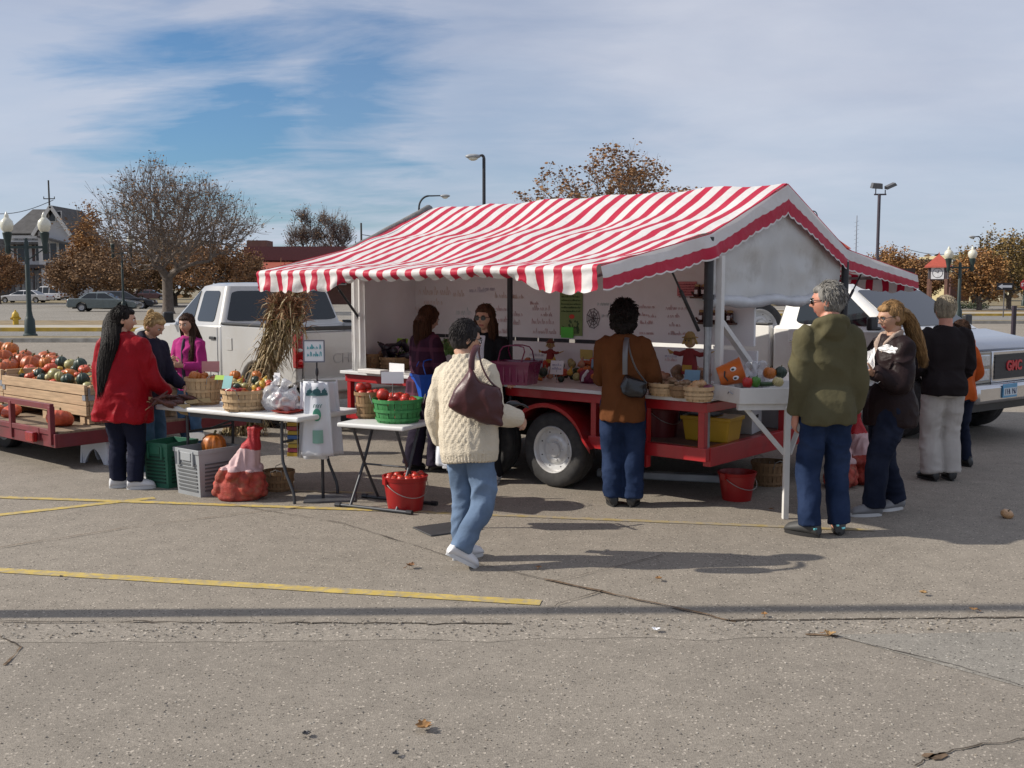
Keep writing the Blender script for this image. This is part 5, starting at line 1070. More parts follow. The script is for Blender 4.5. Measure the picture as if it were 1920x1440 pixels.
def person(label, base, facing, H, pose=None, top=None, pants=None, shoes=None, hair=None, skin_m=None, male=False, glasses=None, face=True, group=None):
    pose = pose or {}; q = random.Random(int(base.x * 1000) & 0xffff); ang = math.atan2(facing[1], facing[0]) - math.pi / 2
    e = empty('person', base, ang, label, 'person', group); sk = skin_m or m_skin; bw = pose.get('bulk', 1.0)
    hipz = pose.get('hip', .505) * H; hc = V((pose.get('shift', 0) * H, 0, hipz))
    T = Matrix.Translation(hc) @ Matrix.Rotation(rad(pose.get('twist', 0)), 4, 'Z') @ Matrix.Rotation(rad(pose.get('side', 0)), 4, 'Y') @ Matrix.Rotation(rad(-pose.get('lean', 2)), 4, 'X') @ Matrix.Translation(-V((0, 0, .505 * H)))
    P = lambda x, y, z: T @ V((x * H, y * H, z * H))
    hN = P(0, .012, .845); hM = Matrix.Translation(P(0, .012, .929)) @ Matrix.Rotation(rad(pose.get('twist', 0) + pose.get('yaw', 0)), 4, 'Z') @ Matrix.Rotation(rad(-pose.get('pitch', 0)), 4, 'X') @ Matrix.Rotation(rad(pose.get('tilt', 0)), 4, 'Y')
    if pose.get('pitch', 0): hM = Matrix.Translation(V((0, 0, 0))) @ hM; hM.translation += hM.to_3x3() @ V((0, math.sin(rad(pose['pitch'])) * .012 * H, 0)) - V((0, 0, .010 * H * math.sin(rad(abs(pose['pitch'])))))
    sw = pose.get('sw', .106 if male else .096)
    arms = {}
    for s, key in ((1, 'R'), (-1, 'L')):
        ud, fd = pose.get(key, ((s * .16, -.04, -1), (s * .06, .14, -1))); sh = P(s * sw, -.002, .790); ud = V(ud).normalized(); fd = V(fd).normalized(); el = sh + ud * .176 * H; wr = el + fd * .140 * H; arms[key] = (sh, el, wr, fd)
    legs = {}
    for s, key in ((1, 'R'), (-1, 'L')):
        an = V(pose.get('a' + key, (s * .055, 0, .045))) * H; hp = T @ V((s * .05 * H, 0, .49 * H)); lt = min(.47 * H, (an - hp).length * pose.get('bend' + key, 1.008)); kn = ik(hp, an, lt * .52, lt * .48, V((pose.get('k' + key, s * .12), 1, 0))); legs[key] = (hp, kn, an)
    # body: one continuous figure
    mb = MB(); head_mesh(mb, hM, H, male)
    limb(mb, [P(0, -.012, .80), P(0, -.006, .84), hM @ V((0, -.012 * H, -.045 * H))], [.040 * H, .031 * H if not male else .036 * H, .031 * H if not male else .035 * H], 14)
    mb.loft([sring((0, 0, z * H), a * H, b * H, M=T) for z, a, b in ((.47, .064, .046), (.53, .066, .046), (.61, .058, .042), (.70, .076, .056), (.78, .084, .048), (.815, .066, .036), (.835, .035, .03))])
    for key, (sh, el, wr, fd) in arms.items():
        s = 1 if key == 'R' else -1; limb(mb, [sh, sh.lerp(el, .5), el, el.lerp(wr, .4), wr], [.028 * H, .026 * H, .022 * H, .021 * H, .0145 * H], 12)
        hd, pn, cu = pose.get('h' + key, (None, None, .45)); hd = V(hd) if hd else fd + V((0, .05, 0)); pn = V(pn) if pn else V((-s, .2, 0)); hand_mesh(mb, wr, hd, pn, s, H, cu)
    for key, (hp, kn, an) in legs.items(): limb(mb, [hp, hp.lerp(kn, .5), kn, kn.lerp(an, .35), an], [.040 * H, .035 * H, .027 * H, .026 * H, .018 * H], 12); mb.ell(an + V((0, .02 * H, -.02 * H)), (.018 * H, .04 * H, .016 * H))
    bm_ = fuse(mb, .0062, 2); body = link_mesh('body', bm_, [sk, m_lip], e); iM = hM.inverted()
    for pl in bm_.polygons:
        c = iM @ pl.center; c = V((c.x / (.0465 * H), c.y / (.0575 * H), c.z / (.067 * H)))
        if c.y > .7 and abs(c.x) < .30 and -.66 < c.z < -.46: pl.material_index = 1
    if face:
        for s in (-1, 1):
            c = hM @ V((s * .0165 * H, .0485 * H, .004 * H)); mb = MB(); mb.ell(c, .0072 * H, 10, 8); ey = mb.build('eye', m_eye, body, smooth=True); mb = MB(); mb.ell(hM @ V((s * .0165 * H, .0535 * H, .004 * H)), .0036 * H, 8, 6); mb.build('iris', m_iris, ey, smooth=True)
            mb = MB(); mb.tube([hM @ V((s * .008 * H, .0565 * H, .0135 * H)), hM @ V((s * .017 * H, .0565 * H, .0165 * H)), hM @ V((s * .027 * H, .050 * H, .0145 * H))], [.0022 * H, .0026 * H, .0016 * H], 6); mb.build('eyebrow', hair[1] if hair else m_iris, body, smooth=True)
    if glasses:
        g = MB(); 
        for s in (-1, 1):
            ring = [hM @ V((s * .0185 * H + .0145 * H * math.cos(a), .061 * H - .004 * H * abs(math.cos(a)), .003 * H + .011 * H * math.sin(a))) for a in np.linspace(0, 2 * math.pi, 15)[:-1]]
            if glasses == 'sun': g.add(ring, [tuple(range(14))] if s else []); 
            g.tube(ring, .0016 * H, 6, closed=True); g.tube([hM @ V((s * .033 * H, .056 * H, .006 * H)), hM @ V((s * .046 * H, .030 * H, .006 * H)), hM @ V((s * .0475 * H, -.004 * H, .004 * H))], .0016 * H, 6)
        g.tube([hM @ V((-.005 * H, .062 * H, .006 * H)), hM @ V((.005 * H, .062 * H, .006 * H))], .0016 * H, 6); g.build('sunglasses' if glasses == 'sun' else 'glasses', m_glass, body, smooth=True)
    # trousers
    pw, pm, hem, thigh, knee = pants.get('wide', 1.0), pants['m'], pants.get('hem', .036), pants.get('thigh', .058), pants.get('knee', .043)
    mb = MB(); tb = pants.get('bulk', bw); mb.loft([sring((0, y * H, z * H), a * H * tb, b * H * tb, M=T) for z, a, b, y in ((.455, .074, .060, -.008), (.49, .085, .068, -.010), (.53, .082, .064, -.008), (.58, .070, .054, 0), (.605, .062, .046, 0))])
    for key, (hp, kn, an) in legs.items():
        s = 1 if key == 'R' else -1; hm = an + V((0, -.004 * H, pants.get('hemz', -.004) * H)); limb(mb, [hp + V((0, 0, .01 * H)), hp.lerp(kn, .45), kn, kn.lerp(hm, .5), hm.lerp(kn, .08), hm], [thigh * H * tb, (thigh * .6 + knee * .4) * H * tb, knee * H * pw, (knee + hem) * .5 * H * pw, hem * H * pw, hem * 1.02 * H * pw], 16)
    me = fuse(mb, .010, 5); displace(me, wrinkle(.0085 * pants.get('wr', 1), 8, 9, q.uniform(0, 50), .009)); tr = link_mesh('trousers', me, pm, e)
    # upper garment
    rings = top['rings']; b_ = bw; mb = MB()
    mb.loft([sring((0, y * H, z * H), a * H * b_, b * H * b_, M=T, e=top.get('e', 2.4)) for z, a, b, y in rings])
    sr = top.get('sleeve', (.044, .038, .034, .028)); trim = top.get('short', 0)
    for key, (sh, el, wr, fd) in arms.items():
        if top.get('no_' + key): continue
        we = wr - fd * (.004 * H + trim); limb(mb, [sh + (P(0, 0, .786) - sh) * .30, sh, sh.lerp(el, .5), el, el.lerp(we, .5), we], [sr[0] * H * .74, sr[0] * H * .90, (sr[0] * .55 + sr[1] * .45) * H, sr[1] * H, sr[2] * H, sr[3] * H], 16)
    if top.get('hood'):
        for k in range(13):
            a = rad(-200 + 220 * k / 12); mb.ell(P(.050 * math.cos(a), -.022 - .030 * abs(math.sin(a)) * (1 if math.sin(a) < 0 else -.6), .842 + .012 * -math.sin(a)), .026 * H, 10, 7)
        mb.ell(P(0, -.058, .815), (.052 * H, .024 * H, .045 * H), 14, 9)
    if top.get('collar'):
        c_ = top['collar']; mb.loft([sring((0, -.004 * H, .825 * H), .058 * H, .052 * H, M=T), sring((0, -.002 * H, (.825 + c_ * .6) * H), .048 * H, .047 * H, M=T), sring((0, 0, (.825 + c_) * H), .044 * H, .044 * H, M=T)])
    me = fuse(mb, top.get('voxel', .010), top.get('smooth', 5)); 
    if top.get('knit'): displace(me, top['knit'](T.inverted(), H))
    else: displace(me, wrinkle(top.get('wr', .012) * 1.15, top.get('fx', 8), top.get('fz', 6), q.uniform(0, 50), top.get('wr2', .010)))
    jk = link_mesh(top.get('name', 'jacket'), me, top['m'], e)
    if top.get('inner'):
        mb = MB(); hw_ = top['inner'][1]; mb.loft([sring((0, (y + .004) * H * b_, z * H), hw_ * a * H, d * H, 16, 2.0, M=T) for z, a, d, y in ((.50, .9, .016, .060), (.58, 1.0, .02, .056), (.68, 1.0, .022, .057), (.75, .95, .022, .054), (.80, .85, .02, .042), (.832, .7, .018, .028))]); link_mesh('shirt', fuse(mb, .007, 3), top['inner'][0], jk)
    if top.get('lapel'):
        mb = MB()
        for s in (-1, 1): mb.tube([P(s * .018, .060, .755), P(s * .034, .052, .80), P(s * .046, .020, .838), P(s * .036, -.022, .852), P(0, -.036, .856)], [.014 * H, .020 * H, .020 * H, .019 * H, .018 * H], 12, sx=1, sy=.6)
        me = fuse(mb, .006, 2); displace(me, lambda p, n: .003 * noise.noise(p * 60)); link_mesh('collar', me, top['lapel'], jk)
    # shoes
    for s, key in ((1, 'R'), (-1, 'L')):
        an = legs[key][2]; shoe(e, an, rad(pose.get('t' + key, -s * 10)), pose.get('p' + key, 0), H, shoes[0], shoes[1], male)
    # hair
    if hair:
        st, hm_ = hair[0], hair[1]; hx, hy, hz = .0465 * H, .0575 * H, .067 * H; mb = MB(); wb = MB(); X = lambda x, y, z: hM @ V((x * hx, y * hy, z * hz)); R3 = hM.to_3x3(); puff = hair[2].get('puff', 1.0); o = hair[2]
        mb.ell(X(0, -.20, .20), (hx * 1.13 * puff, hy * 1.0 * puff, hz * .92 * puff), 26, 18, R=R3)
        mb.ell(X(0, -.30, -.05), (hx * 1.08 * puff, hy * .86 * puff, hz * .80 * puff), 22, 14, R=R3)
        if o.get('fringe', 1): mb.ell(X(0, .42, .66), (hx * .80, hy * .5, hz * .30), 16, 10, R=R3)
        if st == 'curly':
            for k in range(170):
                v = V((q.gauss(0, 1), q.gauss(0, 1), q.gauss(0, 1))).normalized()
                if v.y > .45 and v.z < .45: continue
                mb.ell(X(v.x * 1.18 * puff, v.y * 1.0 * puff - .22, v.z * 1.04 * puff + .02 - .25 * (v.z < -.3)), hx * q.uniform(.16, .30), 8, 6)
        for a in o.get('drops', ()):       # hanging masses: list of (points in head units or body units, radii, flatten)
            pts, rs, sx, sy = a; ps = [X(*p[1:]) if p[0] == 'h' else P(*p[1:]) for p in pts]; mb.tube(smooth_path(ps), [r * H for r in smooth_r(rs)], 16, sx=sx, sy=sy, up=V((0, 1, 0)))
            for k in range(o.get('locks', 16) * 14):      # fine strands along the mass
                t0 = q.uniform(0, .5); i0 = int(t0 * (len(ps) - 1)); aa = q.uniform(0, 6.28); kf = q.uniform(.93, 1.10); off = [V((math.cos(aa + .25 * i) * r * H * sx, math.sin(aa + .25 * i) * r * H * sy, 0)) for i, r in enumerate(rs)]; w_ = [p + of * kf + V((q.gauss(0, .0025), q.gauss(0, .0025), 0)) for p, of in zip(ps, off)][i0:]
                if len(w_) > 1: w_[-1] = w_[-1] + V((q.gauss(0, .010), q.gauss(0, .010), -q.uniform(0, .04) * H)); wb.tube(smooth_path(w_), smooth_r([q.uniform(.0012, .0024) * H] * (len(w_) - 1) + [.0005 * H]), 4, cap=False)
        cur = st == 'curly'
        for k in range(o.get('wisps', 750 if st in ('short', 'curly') else 380)):
            v = V((q.gauss(0, 1), q.gauss(0, 1) - .25, q.gauss(.3, 1))).normalized()
            if (v.y > .35 and v.z < .62) or v.z < -.75: continue
            p = X(v.x * 1.12 * puff, v.y * .99 * puff - .2, v.z * .915 * puff + .2); out = (R3 @ v).normalized(); fl = R3 @ V((v.x * .2, -.25 if v.z > .3 else -.1, -.9 if v.z < .6 else -.25 + (.5 if v.y > .3 else 0)))
            fl = (fl - out * fl.dot(out)).normalized(); fl = (fl + V((q.gauss(0, .28), q.gauss(0, .28), q.gauss(0, .28)))).normalized(); L_ = H * q.uniform(.014, .030) * (.8 if cur else 1); st_ = o.get('stand', 0) * .8 + (.6 if cur else .10)
            if cur: wb.tube([p - out * .004, p + out * L_ * .5, p + out * L_ * .7 + fl * L_ * .4, p + out * L_ * .5 + fl * L_ * .75], [.0022 * H, .0022 * H, .0018 * H, .0006 * H], 4, cap=False)
            else: wb.tube([p - fl * L_ * .5 - out * .003, p + out * L_ * (.10 + st_ * .3), p + fl * L_ * .55 + out * L_ * (.05 + st_ * .7)], [.0014 * H, .0019 * H, .0004 * H], 4, cap=False)
        for b in o.get('balls', ()): mb.ell(X(*b[0]), [b[1] * H * k for k in (b[2] if len(b) > 2 else (1, 1, 1))], 14, 10, R=R3)
        me = fuse(mb, .0055, 1); f_ = o.get('freq', 95); am = o.get('amp', .0035)
        displace(me, lambda p, n: am * (noise.noise(V((p.x * f_, p.y * f_, p.z * f_ * (.9 if st == 'curly' else .14)))) + .5 * noise.noise(V((p.x * f_ * 2.3, p.y * f_ * 2.3, p.z * f_ * (2 if st == 'curly' else .3))))))
        if wb.v:
            wm = wb.mesh('strands'); bb = bmesh.new(); bb.from_mesh(me); bb.from_mesh(wm); bb.to_mesh(me); bb.free(); bpy.data.meshes.remove(wm)
        link_mesh('hair', me, hm_, e)
    return e, T, hM, arms, legs, jk
JK = lambda hem, h=.098, d=.076, ch=1.0, wz=.0: [(hem, h * 1.02, d * 1.04, -.008), (hem + .05, h * 1.03, d * 1.06, -.010), (.545, h * .99, d * 1.02, -.008), (.60, .094 + wz, .070 + wz, 0), (.68, .097 * ch + wz, .073 * ch + wz, .003), (.75, .101 * ch, .070 * ch, 0), (.795, .100 * ch, .058, -.004), (.822, .070, .046, -.006), (.842, .044, .040, -.004)]
def who(px, py, ptop):
    b = gp(px, py); return b, at(px, ptop, b.y).z
d_blue = cloth('denim_blue', (.012, .024, .062), 'denim'); d_light = cloth('denim_light', (.110, .160, .245), 'denim'); d_dark = cloth('denim_dark', (.010, .014, .030), 'denim'); d_mid = cloth('denim_mid', (.055, .105, .18), 'denim')
h_blk = hair_mat('hair_black', (.012, .009, .008)); h_brn = hair_mat('hair_brown', (.045, .022, .013)); h_chest = hair_mat('hair_chestnut', (.065, .028, .014)); h_blond = hair_mat('hair_blond', (.36, .24, .11)); h_hon = hair_mat('hair_honey', (.25, .145, .062)); h_grey = hair_mat('hair_grey', (.20, .19, .175)); h_sand = hair_mat('hair_sandy', (.30, .25, .18)); h_salt = hair_mat('hair_dark_grey', (.028, .024, .024))
s_white = mat('sneaker_white', (.62, .62, .64), .5, var=.06); s_black = mat('shoe_black', (.014, .013, .013), .35); s_grey = mat('shoe_grey', (.05, .05, .05), .6); s_lgrey = mat('sneaker_grey', (.20, .20, .21), .6, var=.2)
PEOPLE = {}
# 1 woman in the red jacket
b, H = who(236, 916, 574)
PEOPLE['red'] = person('woman with very long dark hair in a bulky red jacket and navy trousers', b, (.20, .98), H, dict(bulk=1.16, lean=3, yaw=-58, pitch=8, R=((.34, .10, -1), (.42, .50, -.80)), L=((-.22, .0, -1), (-.05, .3, -1)), hR=((.2, .5, -.9), (-1, 0, -.2), .35), aR=(.060, .0, .045), aL=(-.060, .02, .045), tR=-60, tL=-48),
    dict(m=cloth('red_nylon', (.25, .004, .010), rough=.5, var=.12, bump=1.0), rings=[(.375, .135, .112, .0), (.42, .137, .112, -.002), (.50, .130, .106, 0), (.60, .122, .096, .003), (.68, .114, .088, .003), (.75, .108, .076, 0), (.795, .102, .06, -.004), (.822, .072, .048, -.006), (.845, .05, .044, -.004)], sleeve=(.056, .052, .046, .036), collar=.03, wr=.017, fx=6, fz=3, wr2=.014),
    dict(m=cloth('navy_cotton', (.010, .012, .028)), thigh=.064, knee=.050, hem=.044, wr=.8), (s_white, m_sole_white), ('long', h_blk, dict(drops=[([('h', 0, -.55, .5), ('h', 0, -.95, -.3), ('b', -.026, -.076, .80), ('b', -.040, -.096, .70), ('b', -.046, -.112, .60), ('b', -.048, -.118, .535)], [.040, .048, .046, .040, .028, .012], 1.05, .45)], locks=26)))
# 2 woman in navy hooded top
b, H = who(281, 893, 584)
PEOPLE['navy'] = person('fair haired woman in a navy hooded top looking down at the white table', b, (.93, -.28), H, dict(lean=7, yaw=-4, pitch=32, bulk=1.06, R=((.12, .25, -1), (-.05, .85, -.6)), L=((-.12, .25, -1), (.05, .85, -.6)), hR=((0, .9, -.5), (0, -.3, -1), .4), hL=((0, .9, -.5), (0, -.3, -1), .4)),
    dict(m=cloth('navy_fleece', (.020, .018, .034)), rings=JK(.44, .104, .086), sleeve=(.048, .043, .038, .030), hood=True, name='hooded_top'), dict(m=d_mid, thigh=.06, knee=.05, hem=.05, wr=.9), (s_white, m_sole_white), ('short', h_blond, dict(tufts=30, balls=[((0, -.92, .55), .017), ((0, -1.12, .75), .020, (1.2, .8, 1.3))], amp=.003)))
# 3 girl in pink
b, H = who(362, 850, 588)
PEOPLE['pink'] = person('girl with long brown hair in a bright pink zipped top behind the white table', b, (-.42, -.90), H, dict(lean=2, yaw=12, pitch=10, bulk=.98, R=((.22, .10, -1), (-.55, .75, .30)), L=((-.22, .12, -1), (.5, .8, .15)), hR=((-.7, .6, .3), (0, -1, .2), .6), hL=((.7, .6, .2), (0, -1, .2), .6)),
    dict(m=cloth('pink_fleece', (.36, .030, .17), var=.15), rings=JK(.46, .096, .076), sleeve=(.043, .038, .034, .028), collar=.014, name='zipped_top', inner=(mat('dark_tee', (.03, .02, .04), .8), .016)), dict(m=d_mid), (s_lgrey, m_sole_white), ('long', h_brn, dict(drops=[([('h', -.1, -.5, .3), ('h', -.2, -.75, -.5), ('b', -.045, -.045, .79), ('b', -.06, -.045, .70)], [.038, .046, .038, .016], 1.0, .6), ([('h', -.75, -.1, .1), ('h', -.9, -.05, -.6), ('b', -.062, .035, .79), ('b', -.07, .062, .70)], [.018, .022, .020, .008], 1.0, .8), ([('h', .85, -.15, .1), ('h', .9, -.2, -.6), ('b', .06, -.02, .80)], [.014, .018, .008], 1.0, .8)])))
# 4 woman in purple plaid
b, H = who(795, 884, 574)
PEOPLE['plaid'] = person('woman with brown shoulder length hair in a dark purple plaid jacket, with a blue basket', b, (.78, .62), H, dict(lean=4, yaw=-6, pitch=20, bulk=1.0, R=((.16, .18, -1), (-.10, .8, -.35)), L=((-.18, .1, -1), (.1, .8, -.3)), hR=((-.1, .9, -.2), (-1, 0, 0), .8), aR=(.055, .05, .045), aL=(-.055, -.05, .045)),
    dict(m=cloth('plaid_wool', (.042, .014, .030), 'plaid', c2=(.11, .035, .06)), rings=JK(.42, .104, .082), sleeve=(.046, .041, .037, .030), collar=.022, wr=.010), dict(m=cloth('dark_plum', (.018, .013, .026)), thigh=.062, knee=.054, hem=.056), (s_black, m_sole_dark), ('bob', h_chest, dict(puff=1.08, drops=[([('h', 0, -.35, .3), ('h', 0, -.6, -.4), ('b', 0, -.03, .825), ('b', 0, -.045, .775)], [.046, .056, .052, .022], 1.2, .75)], locks=20)))
# 5 vendor with sunglasses
b, H = who(914, 903, 571)
PEOPLE['vendor'] = person('woman with sunglasses, black cardigan and white shirt facing the customers beside the counter', b, (-.50, -.866), H, dict(lean=2, yaw=6, pitch=4, L=((-.30, .08, -1), (-.62, .75, -.12)), R=((.2, .05, -1), (-.1, .5, -1)), hL=((-.4, .8, -.1), (0, -.2, -1), .9)),
    dict(m=cloth('black_knit', (.010, .010, .012)), rings=JK(.46, .093, .074), sleeve=(.041, .036, .032, .027), name='cardigan', inner=(mat('white_tee', (.55, .55, .60), .8), .036)), dict(m=cloth('black_twill', (.012, .012, .015)), hem=.040), (s_white, m_sole_white), ('bob', h_chest, dict(puff=1.03, drops=[([('h', 0, -.4, .2), ('h', 0, -.62, -.5), ('b', 0, -.03, .80), ('b', 0, -.05, .745)], [.044, .052, .046, .02], 1.15, .7), ([('h', .8, .05, .2), ('h', .95, .1, -.6), ('b', .058, .03, .80)], [.016, .02, .010], 1, .8), ([('h', -.8, .05, .2), ('h', -.95, .1, -.6), ('b', -.058, .03, .80)], [.016, .02, .010], 1, .8)])), glasses='sun')
# 6 woman in the cream cable sweater
def knit(Ti, H):
    def fn(p, n):
        l = Ti @ p; x, z = l.x, l.z
        if abs(x) < .085 and z > .5 * H: a = math.sin(x * 2 * math.pi / .052 + 0) * 1.0; v = .0042 * (abs(math.sin(math.pi * (x / .046 + z / .062))) * abs(math.sin(math.pi * (x / .046 - z / .062))) * 2 - .8)
        else:
            u = abs(x) if abs(x) < .16 * 1 else abs(x); c = u % .062 - .031; v = .0042 * (math.cos(c * 100) * (.55 + .45 * math.sin(z * 2 * math.pi / .07 + (1 if c > 0 else -1) * c * 90)))
        if z < .455 * H: v = .004 * math.sin(math.atan2(l.y, l.x) * 46)
        return v + .006 * noise.noise(V((p.x * 7, p.y * 7, p.z * 6)))
    return fn
b, H = who(881, 1055, 606)
PEOPLE['cream'] = person('dark haired woman walking in a cream cable knit sweater, blue jeans and white sneakers', b, (.50, .866), H * 1.02, dict(lean=4, yaw=-38, pitch=14, bulk=1.12, side=-6, bendR=1.05, R=((.24, .02, -1), (.26, .85, -.22)), L=((-.30, .02, -1), (-.02, .34, -1)), hR=((0, .8, -.5), (-1, 0, -.2), .9), aR=(.018, -.10, .082), aL=(-.060, .035, .045), kR=.6, kL=-.05, tR=-34, tL=-22, pR=30, hip=.50),
    dict(m=cloth('cream_wool', (.60, .53, .42), rough=.95, bump=.8, bscale=120, var=.08), rings=[(.425, .098, .083, -.004), (.47, .108, .09, -.006), (.53, .110, .092, -.004), (.60, .106, .086, 0), (.68, .106, .084, .003), (.75, .104, .075, 0), (.795, .100, .06, -.004), (.822, .07, .047, -.006), (.845, .046, .043, -.004)], sleeve=(.052, .050, .047, .036), collar=.036, knit=knit, voxel=.0075, smooth=2, name='sweater', short=.0),
    dict(m=d_light, thigh=.062, knee=.049, hem=.043, bulk=1.0, wr=1.15), (s_white, m_sole_white), ('short', h_salt, dict(puff=1.03, tufts=120)), glasses='clear')
# 7 woman in brown corduroy
b, H = who(1166, 948, 566)
PEOPLE['brown'] = person('woman with short curly black hair in a rust brown jacket and jeans, at the counter', b, (.14, .99), H, dict(lean=1, pitch=4, bulk=1.04, yaw=-4, R=((.28, .16, -1), (.10, .80, -.45)), L=((-.10, .45, -1), (.1, .9, -.2)), hR=((0, .9, -.3), (-1, 0, 0), .6), hL=((.1, .9, -.2), (1, 0, 0), .6), aR=(.052, .0, .045), aL=(-.045, .0, .045)),
    dict(m=cloth('rust_cord', (.125, .045, .016), rough=.9, bump=.8, bscale=18, var=.12), rings=JK(.425, .103, .082, 1.02), sleeve=(.049, .044, .038, .031), collar=.02, wr=.009), dict(m=d_blue, thigh=.062, knee=.052, hem=.05), (s_black, m_sole_dark), ('curly', h_blk, dict(puff=1.09, amp=.006, freq=75, drops=[([('h', 0, -.4, .0), ('h', 0, -.55, -.7), ('h', 0, -.55, -1.12)], [.046, .048, .03], 1.15, .8)], locks=0)), skin_m=m_skin3, face=False)
# 8 man in olive
b, H = who(1543, 1003, 530)
PEOPLE['olive'] = person('grey haired man in an olive hooded jacket and blue jeans, hands in his pockets', b, (-.12, .99), H, dict(lean=1, yaw=58, pitch=4, bulk=.95, sw=.096, R=((.13, -.10, -1), (-.02, .26, -1)), L=((-.13, -.10, -1), (.02, .26, -1)), hR=((-.05, .5, -1), (-1, 0, 0), .5), hL=((.05, .5, -1), (1, 0, 0), .5), aR=(.075, .02, .045), aL=(-.062, -.01, .045), tR=-22, tL=38),
    dict(m=cloth('olive_twill', (.090, .080, .043), rough=.8, var=.1), rings=JK(.45, .112, .086, 1.08), sleeve=(.050, .044, .040, .034), hood=True, wr=.011, fx=6, fz=5), dict(m=d_blue, thigh=.060, knee=.047, hem=.044, wr=1.1), (s_grey, m_sole_dark), ('short', h_grey, dict(puff=1.0, tufts=110, stand=.35, fringe=1)), skin_m=m_skin2, male=True, glasses='sun')
# 9 blonde woman eating
b, H = who(1660, 961, 564)
PEOPLE['blonde'] = person('woman with long honey blond ponytail and glasses in a dark brown jacket, holding white paper', b, (-.94, -.20), H, dict(lean=-1, yaw=2, pitch=14, bulk=1.10, R=((.22, .22, -1), (-.38, .70, .42)), L=((-.22, .22, -1), (.15, .85, .35)), hR=((-.2, .8, .4), (-.6, -.3, .2), .8), hL=((.1, .9, .2), (.3, -.3, 1), .7), aR=(.05, -.085, .045), aL=(-.05, .10, .045), tR=12, tL=-6),
    dict(m=cloth('espresso_nylon', (.018, .010, .011), rough=.5, var=.2, bump=1.0), rings=JK(.42, .108, .095, 1.04, .006), sleeve=(.054, .050, .045, .036), wr=.013, fx=6, fz=7, lapel=mat('fleece_beige', (.36, .27, .22), .95, bump=.6, bscale=60)), dict(m=d_dark, thigh=.066, knee=.054, hem=.05), (s_lgrey, m_sole_white), ('tail', h_hon, dict(puff=1.0, drops=[([('h', 0, -.75, .25), ('h', 0, -1.25, -.05), ('h', -.05, -1.65, -.8), ('b', .0, -.120, .825), ('b', .0, -.150, .77), ('b', .0, -.170, .725)], [.030, .038, .036, .036, .028, .010], 1.2, .75)], locks=22, amp=.003)), glasses='clear')
# 10 man in dark jumper and pale trousers
b, H = who(1762, 900, 556)
PEOPLE['dark'] = person('sandy grey haired man in a dark jacket and pale grey trousers, seen from behind', b, (-.10, .99), H, dict(lean=1, pitch=8, bulk=1.06, R=((.20, .05, -1), (.0, .7, -.6)), L=((-.2, .1, -1), (.1, .8, -.4)), aR=(.058, .0, .045), aL=(-.05, .0, .045)),
    dict(m=cloth('charcoal_knit', (.016, .012, .013)), rings=JK(.47, .110, .088, 1.07), sleeve=(.050, .044, .038, .031), collar=.014, wr=.009, name='jumper'), dict(m=cloth('pale_cotton', (.44, .41, .38), var=.08), thigh=.060, knee=.054, hem=.056, wr=1.2), (s_black, m_sole_dark), ('short', h_sand, dict(puff=1.04, tufts=70)), skin_m=m_skin2, male=True, face=False)
# 11 child in orange behind him
b, H = who(1798, 876, 600)
PEOPLE['orange'] = person('person in an orange sweatshirt and dark trousers, mostly hidden behind the sandy grey haired man', b, (-.5, .86), H, dict(lean=2, R=((.50, .05, -1), (.15, .75, -.35)), L=((-.3, .1, -1), (.2, .6, -.5)), aR=(.075, .0, .045), aL=(-.13, .0, .045), pitch=20),
    dict(m=cloth('orange_fleece', (.46, .088, .018)), rings=JK(.46, .098, .08), sleeve=(.046, .042, .038, .03), hood=True, name='sweatshirt'), dict(m=d_dark), (s_black, m_sole_dark), ('short', h_brn, dict(tufts=40)), face=False)

for sh_ in [c for c in PEOPLE['olive'][0].children if c.name.startswith('shoe')]:
    vs = [v.co for v in sh_.data.vertices]; top_ = sorted(vs, key=lambda c: -c.z)[:40]; c = sum(top_, V()) / len(top_)
    for k in range(2):
        p = min(vs, key=lambda q_: (q_ - (c + V((-.045 + .05 * k, -.10, -.045)))).length); mb = MB(); mb.box(p, (.030, .012, .014), rz=.5); mb.build('reflector', mat('reflector', (.25, .75, .80), .2, coat=.6), sh_, bev=.003)
# ------------------------------------------------------------------ stall goods
def frame(o): return Matrix.Translation(o.location) @ o.rotation_euler.to_matrix().to_4x4()
def on(Mx, px, py, ax, val):
    Mi = Mx.inverted(); o = Mi @ V((0, 0, EYE)); d = Mi.to_3x3() @ ray(px, py); return o + d * ((val - o[ax]) / d[ax])
m_stem = mat('stem', (.10, .085, .035), .9, var=.3)
PC = {'orange': (.46, .135, .018), 'deep': (.40, .085, .015), 'coral': (.52, .085, .035), 'green': (.022, .042, .028), 'cream': (.50, .42, .20), 'stripe': (.33, .30, .12), 'yellow': (.52, .33, .045), 'red': (.42, .012, .012), 'tomato': (.45, .028, .015), 'pepper': (.06, .20, .02), 'aubergine': (.015, .008, .018), 'zucchini': (.03, .07, .018), 'tan': (.30, .18, .085), 'potato': (.24, .15, .085), 'onion': (.46, .26, .12), 'purple': (.14, .02, .055)}
def pm(k): return mat('skin_' + k, PC[k], .42, var=.22, scale=9, coat=.12, bump=.05, dirt=tuple(x * .55 for x in PC[k]), dscale=7, damt=.4)
PROTO = {}
